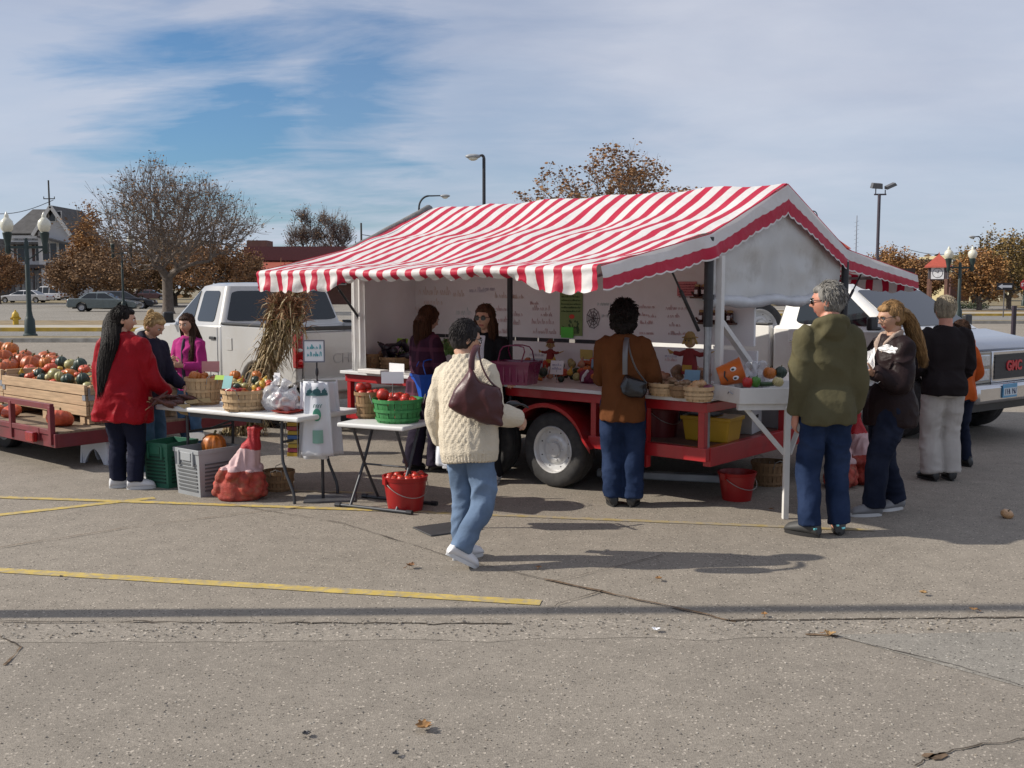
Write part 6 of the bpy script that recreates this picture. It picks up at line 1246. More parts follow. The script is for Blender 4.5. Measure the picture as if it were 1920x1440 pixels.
def fruit(shape, col, loc, d, label, name, group=None, rot=None, stem=True, cat=None):
    """d = width in metres; every fruit a thing with its own stem; copies share mesh data"""
    key = (shape, col)
    if key not in PROTO:
        mb = MB(); st = MB()
        if shape == 'pumpkin': mb.lathe([(.04, .43), (.16, .445), (.31, .40), (.44, .27), (.5, .05), (.47, -.16), (.36, -.33), (.2, -.40), (.03, -.39)][::-1], n=40, rib=10, ra=.13); st.tube([(0, 0, .40), (.01, 0, .50), (.05, .02, .60)], [.075, .045, .05], 7)
        elif shape == 'flat': mb.lathe([(.03, .22), (.18, .28), (.36, .25), (.48, .10), (.5, -.02), (.44, -.18), (.26, -.28), (.03, -.27)][::-1], n=40, rib=12, ra=.11); st.tube([(0, 0, .22), (.02, 0, .31), (.08, .02, .40)], [.06, .035, .04], 7)
        elif shape == 'acorn': mb.lathe([(.03, .50), (.20, .47), (.40, .30), (.5, .05), (.44, -.22), (.25, -.46), (.02, -.58)][::-1], n=36, rib=9, ra=.18); st.tube([(0, 0, .46), (.0, .02, .62)], [.06, .04], 6)
        elif shape == 'gourd': mb.lathe([(.05, 1.05), (.13, 1.0), (.15, .85), (.17, .65), (.28, .42), (.45, .15), (.5, -.08), (.42, -.32), (.22, -.46), (.02, -.49)][::-1], n=22); mb.v = [(x + .22 * max(0, z - .3) ** 2, y, z) for x, y, z in mb.v]; st.tube([(.12, 0, 1.03), (.2, 0, 1.16)], [.05, .03], 6)
        elif shape == 'long': mb.lathe([(.02, 1.5), (.20, 1.42), (.33, 1.0), (.38, .3), (.42, -.4), (.45, -.9), (.3, -1.3), (.03, -1.42)][::-1], n=18); mb.v = [(x + .12 * z * z * .5, y, z) for x, y, z in mb.v]; st.tube([(.14, 0, 1.48), (.18, 0, 1.68)], [.12, .09], 6)
        elif shape == 'pepper': mb.lathe([(.05, .36), (.2, .46), (.40, .40), (.5, .12), (.45, -.2), (.34, -.44), (.12, -.47), (.02, -.42)][::-1], n=32, rib=4, ra=.2); st.tube([(0, 0, .36), (.02, 0, .52), (.1, 0, .62)], [.06, .045, .04], 6)
        elif shape == 'round': mb.lathe([(.03, .40), (.2, .43), (.38, .32), (.5, .02), (.42, -.28), (.22, -.42), (.02, -.44)][::-1], n=24, rib=5, ra=.05); st.tube([(0, 0, .38), (.01, 0, .50)], [.05, .035], 5)
        elif shape == 'spud':
            mb.ell((0, 0, 0), (.5, .38, .33), 16, 11); mb.v = [tuple(V(p) * (1 + .22 * noise.noise(V(p) * 2.6 + V((3, 1, 2))))) for p in mb.v]
        me = mb.mesh(shape); me.materials.append(pm(col)); me.polygons.foreach_set('use_smooth', [True] * len(me.polygons)); sm = None
        if st.v: sm = st.mesh('stem'); sm.materials.append(m_stem if col not in ('pepper', 'tomato') else mat('stem_green', (.05, .12, .02), .7)); sm.polygons.foreach_set('use_smooth', [True] * len(sm.polygons))
        PROTO[key] = (me, sm)
    me, sm = PROTO[key]; o = bpy.data.objects.new(name, me); COL.objects.link(o); o.location = loc; q = rnd
    o.rotation_euler = rot if rot else (q.uniform(-.35, .35), q.uniform(-.35, .35), q.uniform(0, 6.28)); o.scale = (d * q.uniform(.95, 1.05), d * q.uniform(.95, 1.05), d * q.uniform(.9, 1.08)); tag(o, label, cat or name.replace('_', ' '), group)
    if sm and stem: c = bpy.data.objects.new('stem', sm); COL.objects.link(c); c.parent = o
    return o
# --- pumpkin wagon at the left
WK = gp(104, 836, .25); WK.z = 0; wag = empty('flatbed_trailer', WK, TR, 'low dark red flatbed trailer with a side rail, loaded with wooden bins of pumpkins', 'trailer'); WM = frame(wag)
m_dred = mat('dark_red_paint', (.15, .018, .024), .5, var=.2, scale=6, coat=.2, dirt=(.09, .03, .025), dscale=5)
mb = MB(); mb.box((-1.75, 1.05, .365), (3.6, 2.05, .04)); mb.build('deck', mat('deck_wood', (.22, .16, .105), .9, var=.3, stretch=(1, 14, 1), scale=3), wag)
for nm, a, b, w_, h_ in (('frame_rail', (-3.5, 0, .30), (.05, 0, .30), .05, .13), ('frame_rail', (.03, 0, .30), (.03, 2.1, .30), .05, .13), ('frame_rail', (-3.5, 2.1, .30), (.05, 2.1, .30), .05, .13)): bars(nm, [(a, b, w_, h_)], m_dred, wag)
tr_ = on(WM, 104, 763, 1, -.0).z; rz0 = .36
bars('side_rail', [((-3.5, -.02, tr_), (.0, -.02, tr_), .04, .055)], m_dred, wag); bars('side_rail', [((-3.5, -.02, rz0 + .02), (.0, -.02, rz0 + .02), .04, .05)], m_dred, wag)
for x in (-.02, on(WM, 27, 790, 1, 0).x, -1.6, -2.6, -3.45): bars('rail_post', [((x, -.02, .26), (x, -.02, tr_), .05, .05)], m_dred, wag)
lp = on(WM, 62, 818, 1, -.05); mb = MB(); mb.box((lp.x, -.07, lp.z), (.17, .05, .10)); ml = mb.build('marker_light', m_tail, wag, bev=.01); mb = MB(); mb.box((lp.x, -.03, lp.z + .03), (.22, .03, .12)); mb.build('bracket', m_dred, ml)
for y in (.4, 1.7): wheel('wheel', .24, .16, wag, (-1.9, y, .24)); wheel('wheel', .24, .16, wag, (-2.6, y, .24))
m_crate = mat('bin_wood', (.44, .305, .185), .85, var=.22, scale=3, stretch=(1.2, 1.2, 14), bump=.2, dirt=(.28, .18, .10), dscale=1.6, damt=.5)
m_zinc = mat('zinc', (.40, .42, .45), .4, metal=.7, var=.2)
def wood_bin(x0, x1, y0, y1, z0, z1, label, rows=3):
    e = empty('wooden_bin', WM @ V((x0, y0, 0)), TR, label, 'bin', 'wooden bins on the flatbed trailer'); L_, D_ = x1 - x0, y1 - y0; hh = (z1 - z0) / rows
    for k in range(rows):
        t = .012 * (k == rows - 1)
        for (c, s) in (((L_ / 2, -t, 0), (L_, .035, 0)), ((L_ / 2, D_ + t, 0), (L_, .035, 0)), ((0 - t, D_ / 2, 0), (.035, D_ - .04, 0)), ((L_ + t, D_ / 2, 0), (.035, D_ - .04, 0))):
            mb = MB(); mb.box((c[0], c[1], z0 + hh * (k + .5)), (s[0], s[1], hh - .008)); mb.build('board', m_crate, e, bev=.004)
    for x in (.0, L_):
        for y in (0, D_):
            mb = MB(); mb.box((x - .045 * (1 if x else -1), y - .045 * (1 if y else -1), (z0 + z1) / 2 - .05), (.055, .055, z1 - z0 + .06)); mb.build('corner_post', m_crate, e)
        mb = MB(); mb.box((x - .03 * (1 if x else -1), -.022, z1 - hh * .9), (.06, .006, hh * 1.15)); 
        mb.box((x + .02 * (1 if x else -1), .03, z1 - hh * .9), (.006, .06, hh * 1.15)); br = mb.build('corner_bracket', m_zinc, e)
    for x in (.12, L_ / 2, L_ - .12): mb = MB(); mb.box((x, D_ / 2, (.385 + z0) / 2), (.09, D_, z0 - .385)); mb.build('skid', m_crate, e)
    mb = MB(); mb.box((L_ / 2, D_ / 2, z0 + .02), (L_ - .06, D_ - .06, .03)); mb.build('floor_board', m_crate, e)
    return e
yb = .42; pr_ = on(WM, 163, 722, 1, yb); plx = on(WM, 8, 704, 1, yb); bz0 = .475
wood_bin(plx.x, pr_.x, yb, yb + 1.0, bz0, pr_.z, 'pale wooden bin heaped with mixed squash, beside the woman in red')
wood_bin(plx.x - 1.45, plx.x - .06, yb + .02, yb + 1.0, bz0, pr_.z + .06, 'pale wooden bin full of orange pumpkins at the picture edge')
HEAP = [('pumpkin', 'orange', 19, 656, 31, .95), ('pumpkin', 'deep', 6, 671, 34, .75), ('pumpkin', 'deep', 40, 676, 25, .9), ('pumpkin', 'deep', 66, 676, 24, .95), ('pumpkin', 'orange', 87, 681, 26, .85), ('pumpkin', 'deep', 18, 689, 29, .62), ('pumpkin', 'orange', -4, 652, 27, .95), ('pumpkin', 'deep', -6, 688, 27, .62), ('pumpkin', 'orange', -30, 664, 34, .9), ('pumpkin', 'deep', -34, 688, 32, .62), ('pumpkin', 'deep', -60, 672, 34, .8),
        ('flat', 'coral', 95, 690, 25, .70), ('flat', 'coral', 55, 691, 20, .72), ('flat', 'coral', 57, 706, 22, .52), ('flat', 'coral', 158, 692, 22, .62), ('flat', 'coral', 104, 678, 15, .9), ('flat', 'coral', 84, 694, 15, .7), ('flat', 'coral', 146, 702, 14, .6),
        ('acorn', 'green', 115, 680, 23, .86), ('acorn', 'green', 151, 684, 24, .80), ('acorn', 'green', 74, 701, 22, .60), ('acorn', 'green', 79, 710, 20, .5), ('acorn', 'green', 127, 712, 24, .5), ('acorn', 'green', 156, 712, 24, .5), ('acorn', 'green', 42, 705, 12, .56),
        ('round', 'stripe', 132, 683, 22, .80), ('round', 'stripe', 103, 702, 24, .56), ('round', 'cream', 91, 707, 13, .5), ('acorn', 'stripe', 112, 706, 18, .52), ('flat', 'orange', 133, 699, 25, .62), ('flat', 'orange', 70, 695, 18, .66), ('gourd', 'yellow', 40, 700, 13, .56), ('flat', 'yellow', 113, 690, 10, .72), ('flat', 'coral', 122, 700, 16, .62), ('acorn', 'green', 140, 693, 16, .74), ('round', 'stripe', 30, 706, 18, .55), ('flat', 'orange', 20, 712, 20, .52)]
LBL = {('pumpkin', 'orange'): ('bright orange pumpkin heaped at the back of the wooden bins', 'pumpkin', 'orange pumpkins in the bins'), ('pumpkin', 'deep'): ('deep orange pumpkin in the heap near the picture edge', 'pumpkin', 'deep orange pumpkins in the bins'), ('flat', 'coral'): ('coral red flattened squash in the bin heap', 'squash', 'coral squash in the bin'), ('acorn', 'green'): ('dark green ribbed squash in the bin heap', 'squash', 'dark green squash in the bin'), ('round', 'stripe'): ('pale greenish striped round squash in the bin heap', 'squash', 'striped squash in the bin'), ('round', 'cream'): ('small cream round squash at the front of the bin heap', 'squash', None), ('acorn', 'stripe'): ('pale striped ribbed squash low in the bin heap', 'squash', None), ('flat', 'orange'): ('flat orange gourd in the bin heap', 'gourd', 'flat orange gourds in the bin'), ('gourd', 'yellow'): ('yellow and green upright necked gourd at the front of the bin', 'gourd', None), ('flat', 'yellow'): ('tiny yellow gourd tucked in the bin heap', 'gourd', None)}
for sh, co, px, py, dp, y in HEAP:
    p = on(WM, px, py, 1, y + .05); w_ = WM @ p; d = dp * (w_.y) / FPX * 1.04; lb = LBL[(sh, co)]
    fruit(sh, co, w_, d if sh != 'gourd' else d * .9, lb[0], lb[1], lb[2])
q = random.Random(17); mb = MB()                           # lower layers of the heap, only glimpsed between the ones on top
for k in range(70):
    x = q.uniform(plx.x + .12, pr_.x - .12); y = q.uniform(yb + .14, yb + .86); co = q.choice(['coral', 'orange', 'stripe', 'orange', 'deep', 'tan', 'cream', 'deep']); fruit(q.choice(['flat', 'round', 'acorn']), co, WM @ V((x, y, pr_.z - .07 + .10 * (y - yb))), q.uniform(.12, .17), f'small {dict(coral="coral red", green="dark green", stripe="striped", orange="orange", deep="deep orange", tan="tan", cream="cream")[co]} squash half buried under the bin heap', 'squash', f'half buried {co} squash in the bin')
for k in range(16):
    x = q.uniform(plx.x - 1.25, plx.x - .2); y = q.uniform(yb + .14, yb + .86); fruit('pumpkin', 'deep', WM @ V((x, y, pr_.z + .0 + .12 * (y - yb))), q.uniform(.18, .24), 'deep orange pumpkin in the heap near the picture edge', 'pumpkin', 'deep orange pumpkins in the bins')
for px, py, dp, y, lab in ((113, 795, 52, .22, 'big red orange ribbed pumpkin on the flatbed deck behind the rail corner'), (22, 784, 37, .24, 'red orange pumpkin on the flatbed deck behind the rail post'), (-6, 786, 34, .24, 'red orange pumpkin on the flatbed deck, cut by the picture edge')):
    w_ = WM @ on(WM, px, py, 1, y); fruit('flat', 'coral', (w_.x, w_.y, .385 + .28 * dp * w_.y / FPX), dp * w_.y / FPX, lab, 'pumpkin')
w_ = WM @ on(WM, 318, 776, 1, 1.6); fruit('pumpkin', 'orange', (w_.x, w_.y, .385 + .1), .24, 'orange pumpkin on the flatbed deck beyond the table edge', 'pumpkin')
# white step stool
b = gp(196, 866); e = empty('step_stool', b, TR + .25, 'low white plastic step stool on the ground under the flatbed', 'stool'); m_pl = mat('white_plastic', (.58, .60, .66), .4, var=.05)
mb = MB(); mb.box((0, 0, .235), (.36, .26, .03)); mb.build('seat', m_pl, e, bev=.012)
def arch_side(L_, h_): return [(-L_ / 2 - .02, 0), (-L_ / 2 + .05, 0)] + [(-L_ / 2 + .07 + (L_ - .14) * k / 8, .04 + .11 * math.sin(math.pi * k / 8)) for k in range(9)] + [(L_ / 2 - .05, 0), (L_ / 2 + .02, 0), (L_ / 2 - .005, h_), (-L_ / 2 + .005, h_)]
for y in (-.12, .12): mb = MB(); mb.prism(arch_side(.36, .225), 1, y - .008, y + .008); mb.build('leg', m_pl, e)
for x in (-.17, .17): mb = MB(); mb.prism(arch_side(.24, .225), 0, x - .008, x + .008); mb.build('leg', m_pl, e)
# --- generic containers
m_splint = mat('splint', (.46, .315, .175), .8, var=.2, scale=5, stretch=(6, 6, .6), bump=.15); m_splint2 = mat('splint_old', (.25, .15, .075), .85, var=.25, scale=5, stretch=(6, 6, .6), bump=.15); m_splg = mat('splint_green', (.035, .20, .055), .6, var=.2, scale=5, stretch=(6, 6, .6)); m_tin = mat('wire', (.30, .29, .27), .4, metal=.6)
def basket(loc, rt, rb, h, label, m=m_splint, group=None, handles=True, name='bushel_basket', staves=22):
    e = empty(name, loc, rnd.uniform(0, 6), label, 'basket', group); mb = MB()
    for k in range(staves):
        a0, a1 = 2 * math.pi * k / staves, 2 * math.pi * (k + .90) / staves; r_ = .003 * (k % 2)
        for t0, t1 in ((0, .5), (.5, 1)):
            vs = []
            for t in (t0, t1):
                r = rb + (rt - rb) * t ** .8 - r_
                for a, rr_ in ((a0, r), (a1, r), (a1, r - .006), (a0, r - .006)): vs.append((rr_ * math.cos(a), rr_ * math.sin(a), h * t))
            mb.add(vs, [(0, 1, 5, 4), (1, 2, 6, 5), (2, 3, 7, 6), (3, 0, 4, 7)])
    mb.lathe([(rb - .004, 0), (.01, .004)], n=24, cap=True); mb.build('staves', m, e)
    for z, w_ in ((h - .012, .028), (h * .52, .022), (.03, .02)):
        t = z / h; r = rb + (rt - rb) * t ** .8 + .003; mb = MB(); mb.lathe([(r, z - w_ / 2), (r + .004, z - w_ / 2), (r + .004, z + w_ / 2), (r, z + w_ / 2), (r, z - w_ / 2)], n=36, cap=False); mb.build('hoop', m, e)
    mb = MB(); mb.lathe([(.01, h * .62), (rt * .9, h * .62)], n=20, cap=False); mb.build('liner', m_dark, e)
    if handles:
        for s in (-1, 1): mb = MB(); mb.tube([(s * (rt + .004), -.05, h * .80), (s * (rt + .022), -.045, h + .012), (s * (rt + .026), 0, h + .03), (s * (rt + .022), .045, h + .012), (s * (rt + .004), .05, h * .80)], .0035, 6); mb.build('handle', m_tin, e)
    return e
def bucket(loc, rt, rb, h, label, m, group=None):
    e = empty('bucket', loc, .6, label, 'bucket', group); mb = MB(); mb.lathe([(.01, .004), (rb, 0), (rt * .97, h * .86), (rt * .97, h * .87), (rt, h * .88), (rt + .008, h), (rt - .006, h), (rt - .012, h * .86), (rb - .006, .02), (.01, .02)], n=36, cap=False); mb.build('shell', m, e, smooth=True)
    mb = MB(); a = np.linspace(.15, math.pi - .15, 15); mb.tube([(rt * 1.02 * math.cos(t), -rt * .98 * math.sin(t) - .01, h * .86 - h * .42 * math.sin(t)) for t in a], .003, 6); mb.build('handle', m_tin, e)
    for s in (-1, 1): mb = MB(); mb.box((s * (rt + .006), 0, h * .88), (.016, .05, .05)); mb.build('ear', m, e)
    return e
def crate(loc, rz, L_, W_, h, label, m, name='plastic_crate', taper=.9, slots=8):
    e = empty(name, loc, rz, label, 'crate'); mb = MB(); t = .006
    def ringz(z, k): return [V((sx * L_ / 2 * k, sy * W_ / 2 * k, z)) for sx, sy in ((-1, -1), (1, -1), (1, 1), (-1, 1))]
    o0, o1, i1, i0 = ringz(0, taper), ringz(h, 1), ringz(h, 1 - .02), ringz(.012, taper - .02); mb.loft([o0, o1, i1, i0]); mb.build('shell', m, e)
    mb = MB(); mb.loft([ringz(h - .035, 1.03), ringz(h, 1.035), ringz(h, .975), ringz(h - .035, .985)], cap=False); mb.build('rim', m, e, bev=.003)
    for s, ax in ((-1, 1), (1, 0), (-1, 0)):
        for k in range(slots):
            z = .05 + (h * .68 - .05) * k / (slots - 1); kk = taper + (1 - taper) * z / h
            if ax == 1: c, d = (0, s * W_ / 2 * kk - .002, z), (L_ * .74, .010, h * .035)
            else: c, d = (s * L_ / 2 * kk + .002 * s, 0, z), (.010, W_ * .7, h * .035)
            mb = MB(); mb.box(c, d); mb.build('slot', mat('slot_dark_' + m.name, tuple(x * .35 for x in list(m.node_tree.nodes['Color Ramp'].color_ramp.elements[0].color)[:3]), .7), e)
    for s in (-1, 1): mb = MB(); mb.box((s * L_ * .28, -W_ / 2 - .006, h * .80), (.02, .016, h * .32)); mb.build('rib', m, e, bev=.003)
    mb = MB(); mb.box((0, -W_ / 2 - .004, h * .84), (L_ * .40, .012, h * .18)); mb.build('label_panel', m, e, bev=.004)
    return e
def card(loc, rz, w_, h_, label, m, tilt=12, stick=True, ink=None, lines=2, seed=1, name='price_card'):
    e = empty(name, loc, rz, label, 'card'); R = Matrix.Rotation(rad(tilt), 3, 'X'); mb = MB(); mb.box(R @ V((0, 0, h_ / 2)) + V((0, 0, .0)), (w_, .003, h_), R=R); p = mb.build('paper', m, e)
    if stick: mb = MB(); mb.tube([(0, .004, -.14), (0, .006, h_ * .3)], .004, 6); mb.build('stick', m_tin, e)
    for k in range(lines):
        if ink: mb = MB(); scrib(mb, R @ V((-w_ * .36, -.003, h_ * (.72 - .55 * k / max(1, lines)) - h_ * .1)), V((1, 0, 0)), R @ V((0, 0, 1)), w_ * .66, h_ * .42 / lines, seed * 7 + k, r=.0028); mb.build('handwriting', ink, p)
    return e
def mesh_sack(base, r, h, label, seed, rz=0):
    """slumped net sack: potatoes below, pale printed band, slack net gathered at the top and falling to one side"""
    e = empty('potato_sack', base, rz, label, 'sack', 'red mesh potato sacks'); q = random.Random(seed); mb = MB(); zb = h * .40
    prof = ((0, .0, .80), (.04, 0, .90), (.20, .01, .86), (.36, .07, .74), (.50, .22, .60), (.62, .36, .47), (.74, .50, .36), (.86, .60, .25), (.95, .66, .24), (1.0, .70, .30), (1.02, .71, .12))
    mb.loft([sring((r * ox, 0, h * t), r * k, r * k * .68, 28, 2.2) for t, ox, k in prof])
    for k in range(64):
        a = q.uniform(0, 6.28); z = .045 + (zb - .02) * q.random(); kk = .93 - .22 * (z / zb) ** 2; mb.ell((r * .05 * z / zb + r * kk * math.cos(a), r * kk * .68 * math.sin(a), z), (q.uniform(.04, .056), q.uniform(.036, .048), q.uniform(.036, .046)), 12, 8)
    me = fuse(mb, .0085, 2); wf = wrinkle(.020, 15, 3.5, seed, .012); displace(me, lambda p, n: (wf(p, n) * min(1, (p.z - zb) / .08) if p.z > zb else .003 * noise.noise(p * 30)))
    m1 = mat('red_mesh', (.34, .045, .03), .7, var=.4, scale=16, bump=.6, bscale=150, dirt=(.26, .13, .07), dscale=11, damt=.7); m2 = mat('red_mesh_empty', (.38, .012, .018), .55, var=.2, scale=12, bump=.6, bscale=130); m3 = mat('sack_label', (.50, .33, .33), .6, var=.2, scale=7)
    link_mesh('mesh_bag', me, [m1, m2, m3], e)
    for p in me.polygons:
        z = p.center.z + .10 * (p.center.x) + .012 * noise.noise(p.center * 9)
        if z > zb * 1.05: p.material_index = 2 if z < h * .72 else 1
    return e
# --- white folding table at the left with its goods
tdir = V((-.85, .53, 0)).normalized(); TC = gp(560, 783, .73); TC.z = 0
ta = math.atan2(-tdir.y, -tdir.x); tab = empty('folding_table', TC, ta, 'long white topped folding table with gourd baskets, between the flatbed and the bag stand', 'table'); M1 = frame(tab); m_ttop = mat('table_white', (.66, .66, .65), .4, var=.04, dirt=(.5, .48, .44), dscale=4, damt=.3); m_leg = mat('leg_grey', (.055, .058, .065), .45, metal=.3)
mb = MB(); mb.box((-.85, .36, .71), (1.70, .74, .042)); mb.build('table_top', m_ttop, tab, bev=.014)
for x in (-.28, -1.42):
    for y in (.10, .62):
        mb = MB(); s = .12 if x > -1 else -.12; mb.tube(smooth_path([(x, y, .69), (x, y, .34), (x + s * .9, y, .10), (x + s, y, .0)]), .013, 10); mb.build('leg', m_leg, tab, smooth=True)
    mb = MB(); mb.tube([(x, .10, .50), (x, .62, .50)], .011, 8); mb.build('cross_bar', m_leg, tab); mb = MB(); mb.tube([(x, .36, .50), (-.85, .36, .685)], .009, 8); mb.build('brace', m_leg, tab)
mb = MB(); mb.bar((-.45, .04, .665), (-1.3, .04, .665), .02, .03); mb.build('apron_rail', m_leg, tab)
def tpt(px, py, y, z=.735): p = on(M1, px, py, 2, z); return M1 @ p
def zpx(px, py, Y): return at(px, py, Y)
p = gp(384, 757, .732); basket(p, .165, .125, .235, 'tall bushel basket of small orange pumpkins on the white folding table'); B1 = p
for k, (px, py, dp) in enumerate(((366, 707, 26), (379, 712, 18), (403, 711, 18), (392, 716, 16), (371, 714, 18), (384, 704, 13))):
    fruit('pumpkin', 'orange' if k != 4 else 'deep', at(px, py, B1.y - .05 + .03 * (k % 3)), dp * B1.y / FPX, 'small orange pumpkin in the tall bushel basket on the table', 'pumpkin', 'small pumpkins in the tall bushel basket')
p = gp(459, 768, .732); basket(p, .19, .165, .17, 'wide low wooden basket of mixed gourds at the front of the white table', name='half_bushel_basket'); B2 = p; q = random.Random(5)
for k in range(34):
    px = q.uniform(424, 506); py = 738 - abs(q.gauss(0, 15)); sh, co = q.choice([('flat', 'orange'), ('gourd', 'yellow'), ('flat', 'yellow'), ('round', 'cream'), ('acorn', 'green'), ('flat', 'coral'), ('gourd', 'stripe'), ('round', 'tan'), ('flat', 'orange')])
    if py > 730 and px < 455: sh, co = 'flat', 'red'
    d = q.uniform(13, 20) * B2.y / FPX; fruit(sh, co, at(px, max(py, 702), B2.y + .02 + (738 - py) * .007), d * (.75 if sh == 'gourd' else 1), f'small {dict(orange="orange", yellow="yellow", cream="cream", green="dark green", coral="coral", stripe="striped", tan="tan", red="dark red")[co]} {"necked gourd" if sh == "gourd" else "gourd"} in the low basket pile on the table', 'gourd', f'small {co} {sh} gourds on the table', rot=(q.uniform(-1.2, 1.2), q.uniform(-1.2, 1.2), q.uniform(0, 6)))
for k, (px, py, dp) in enumerate(((441, 704, 22), (432, 712, 14), (487, 715, 16))): fruit('pumpkin', 'orange', at(px, py, B2.y + .22), dp * B2.y / FPX, ('small orange pumpkin topping the gourd pile on the table', 'little orange pumpkin beside the pumpkin topping the gourd pile', 'little orange pumpkin at the bag side of the gourd pile')[k], 'pumpkin')
mp = mat('pink_card', (.56, .27, .26), .8); mc = mat('cyan_card', (.22, .42, .42), .8); mg = mat('lime_card', (.38, .58, .10), .8)
card(at(395, 697, B1.y + .12), .1, 33 * B1.y / FPX, 20 * B1.y / FPX, 'pink paper card behind the tall pumpkin basket', mp, tilt=-6, seed=3)
card(at(424, 729, B2.y - .04), -.5, 22 * B2.y / FPX, 25 * B2.y / FPX, 'pale teal card leaning on the wide gourd basket', mc, tilt=-18, seed=4, stick=False); card(at(411, 712, B2.y + .02), -.3, 20 * B2.y / FPX, 9 * B2.y / FPX, 'small lime green card above the wide gourd basket', mg, tilt=-25, seed=5, stick=False)
card(at(518, 722, B2.y + .25), -.4, 14 * B2.y / FPX, 24 * B2.y / FPX, 'white curled paper sheet above the plastic bags on the table', m_paper, tilt=-10, stick=True)
def plastic_bag(c, r, h, label, mcol, seed, group=None, inside=None):
    mb = MB(); mb.ell((0, 0, h * .38), (r, r * .8, h * .40), 20, 14); mb.tube([(0, 0, h * .62), (.01, 0, h * .85), (.03, 0, h * 1.05)], [r * .55, r * .22, r * .35], 12); me = fuse(mb, .012, 1); displace(me, wrinkle(.02, 13, 13, seed, .012)); o = link_mesh('plastic_bag', me, mcol); o.location = c; tag(o, label, 'bag', group); return o
m_cling = mat('clear_plastic', (.62, .63, .66), .18, var=.1, scale=14, alpha=.50, coat=.5); 
for k, (px, py, r) in enumerate(((514, 770, .10), (533, 772, .11), (549, 770, .085))):
    p = gp(px, py, .735); plastic_bag(p, r, .27 - .03 * k, ('clear plastic bag of produce next to the wide gourd basket', 'clear plastic bag of red produce in the middle of the three table bags', 'clear plastic bag of produce at the table end by the bag stand')[k], m_cling, 3 + k)
    for j in range(4): fruit('round', 'tomato' if j % 2 else 'tan', p + V((rnd.uniform(-.05, .05), rnd.uniform(-.04, .04), .04 + .03 * j)), .06, 'small fruit inside a clear plastic bag on the table', 'fruit', 'fruit in the plastic bags')
p = gp(540, 773, .737); mb = MB(); mb.lathe([(.10, 0), (.14, .02), (.145, .02), (.10, .006)], c=p, n=4, R=Matrix.Rotation(ta + .78, 3, 'Z')); tag(mb.build('tray', mat('tray_red', (.34, .03, .02), .5)), 'flat red tray under the plastic bags on the white table', 'tray')
e = empty('corn_bunch', gp(327, 760, .735), .4, 'bunch of dark dried ornamental corn lying at the far end of the white table', 'corn'); q = random.Random(9)
for k in range(12):
    mb = MB(); a = V((q.uniform(-.13, .13), q.uniform(-.1, .1), .03 + .02 * (k % 3))); d = V((q.uniform(-1, 1), q.uniform(-.5, .5), q.uniform(0, .5))).normalized(); mb.tube([a - d * .09, a - d * .05, a + d * .02, a + d * .09], [.008, .02, .019, .006], 8); mb.build('cob', mat('corn_dark', (.075, .022, .016), .5, var=.6, scale=60), e, smooth=True)
    mb = MB(); c = a - d * .09; mb.add([c, c - d * .10 + V((.02, 0, .03)), c - d * .14, c - d * .09 - V((.02, 0, .01))], [(0, 1, 2, 3)]); mb.build('husk', mat('husk', (.33, .24, .12), .85), e, solid=.002)
# under the table
mgr = mat('crate_green', (.028, .135, .085), .5, var=.1); mgy = mat('crate_grey', (.31, .325, .34), .5, var=.06, dirt=(.2, .19, .17)); p0 = gp(322, 908); crate(p0, ta + .06, .30, .36, .40, 'dark green plastic crate on the ground under the table, beside the grey one', mgr)
p1 = gp(391, 922); crate(p1, ta - .12, .36, .42, .40, 'grey slotted plastic crate under the table with an orange pumpkin in it', mgy); fruit('pumpkin', 'orange', (p1.x + .045, p1.y + .04, .395), .215, 'orange pumpkin sitting in the grey plastic crate', 'pumpkin', rot=(.1, .1, 0))
card(at(372, 826, p0.y + .15), .5, .13, .10, 'white card lying across the back of the green crate', m_paper, tilt=-50, stick=False)
mesh_sack(gp(450, 936), .20, .60, 'red mesh sack of potatoes with a white band, leaning under the white table', 4, .2)
basket(gp(523, 918), .135, .115, .17, 'old brown splint basket on the ground behind the potato sack', m_splint2, name='half_bushel_basket')
# corn shock leaning by the pickup
base = gp(450, 814); e = empty('corn_shock', base, 0, 'tied bundle of dry corn stalks leaning on the silver pickup', 'corn'); q = random.Random(21); topc = at(536, 570, base.y - .62) - base; st, lv, ts = MB(), MB(), MB()
for k in range(120):
    a, rr_ = q.uniform(0, 6.28), .23 * math.sqrt(q.random()); b0 = V((rr_ * math.cos(a), rr_ * math.sin(a) * .6, 0)); t1 = topc + V((q.gauss(0, .10), q.gauss(0, .08), q.gauss(-.05, .13))); mid = b0.lerp(t1, .5) * 1.0; mid = (topc * .5) + (mid - topc * .5) * .60 + V((q.gauss(0, .03), q.gauss(0, .03), 0)); ps = smooth_path([b0, mid, t1], 4); st.tube(ps, [.011 * (1 - .5 * i / len(ps)) for i in range(len(ps))], 5)
    for j in range(13):
        p = ps[min(len(ps) - 1, int(q.uniform(.5, len(ps))))]; d = V((q.gauss(0, 1), q.gauss(0, .7), q.gauss(-.1, .8))).normalized(); L_ = q.uniform(.12, .32); w_ = q.uniform(.008, .018); x, y = fr(d); pts = [p, p + d * L_ * .35 + V((0, 0, .03)), p + d * L_ * .7 - V((0, 0, .05)), p + d * L_ * .85 - V((0, 0, L_ * .45))]
        for i in range(3): lv.add([pts[i] - x * w_ * (1 - i * .28), pts[i] + x * w_ * (1 - i * .28), pts[i + 1] + x * w_ * (1 - (i + 1) * .28), pts[i + 1] - x * w_ * (1 - (i + 1) * .28)], [(0, 1, 2, 3)], int(q.random() * 3))
    for j in range(4):
        d = V((q.gauss(.2, .5), q.gauss(0, .4), q.uniform(.1, 1))).normalized(); ts.tube([t1, t1 + d * .10 + V((0, 0, .01)), t1 + d * q.uniform(.17, .26) - V((0, 0, .04))], [.006, .005, .002], 3)
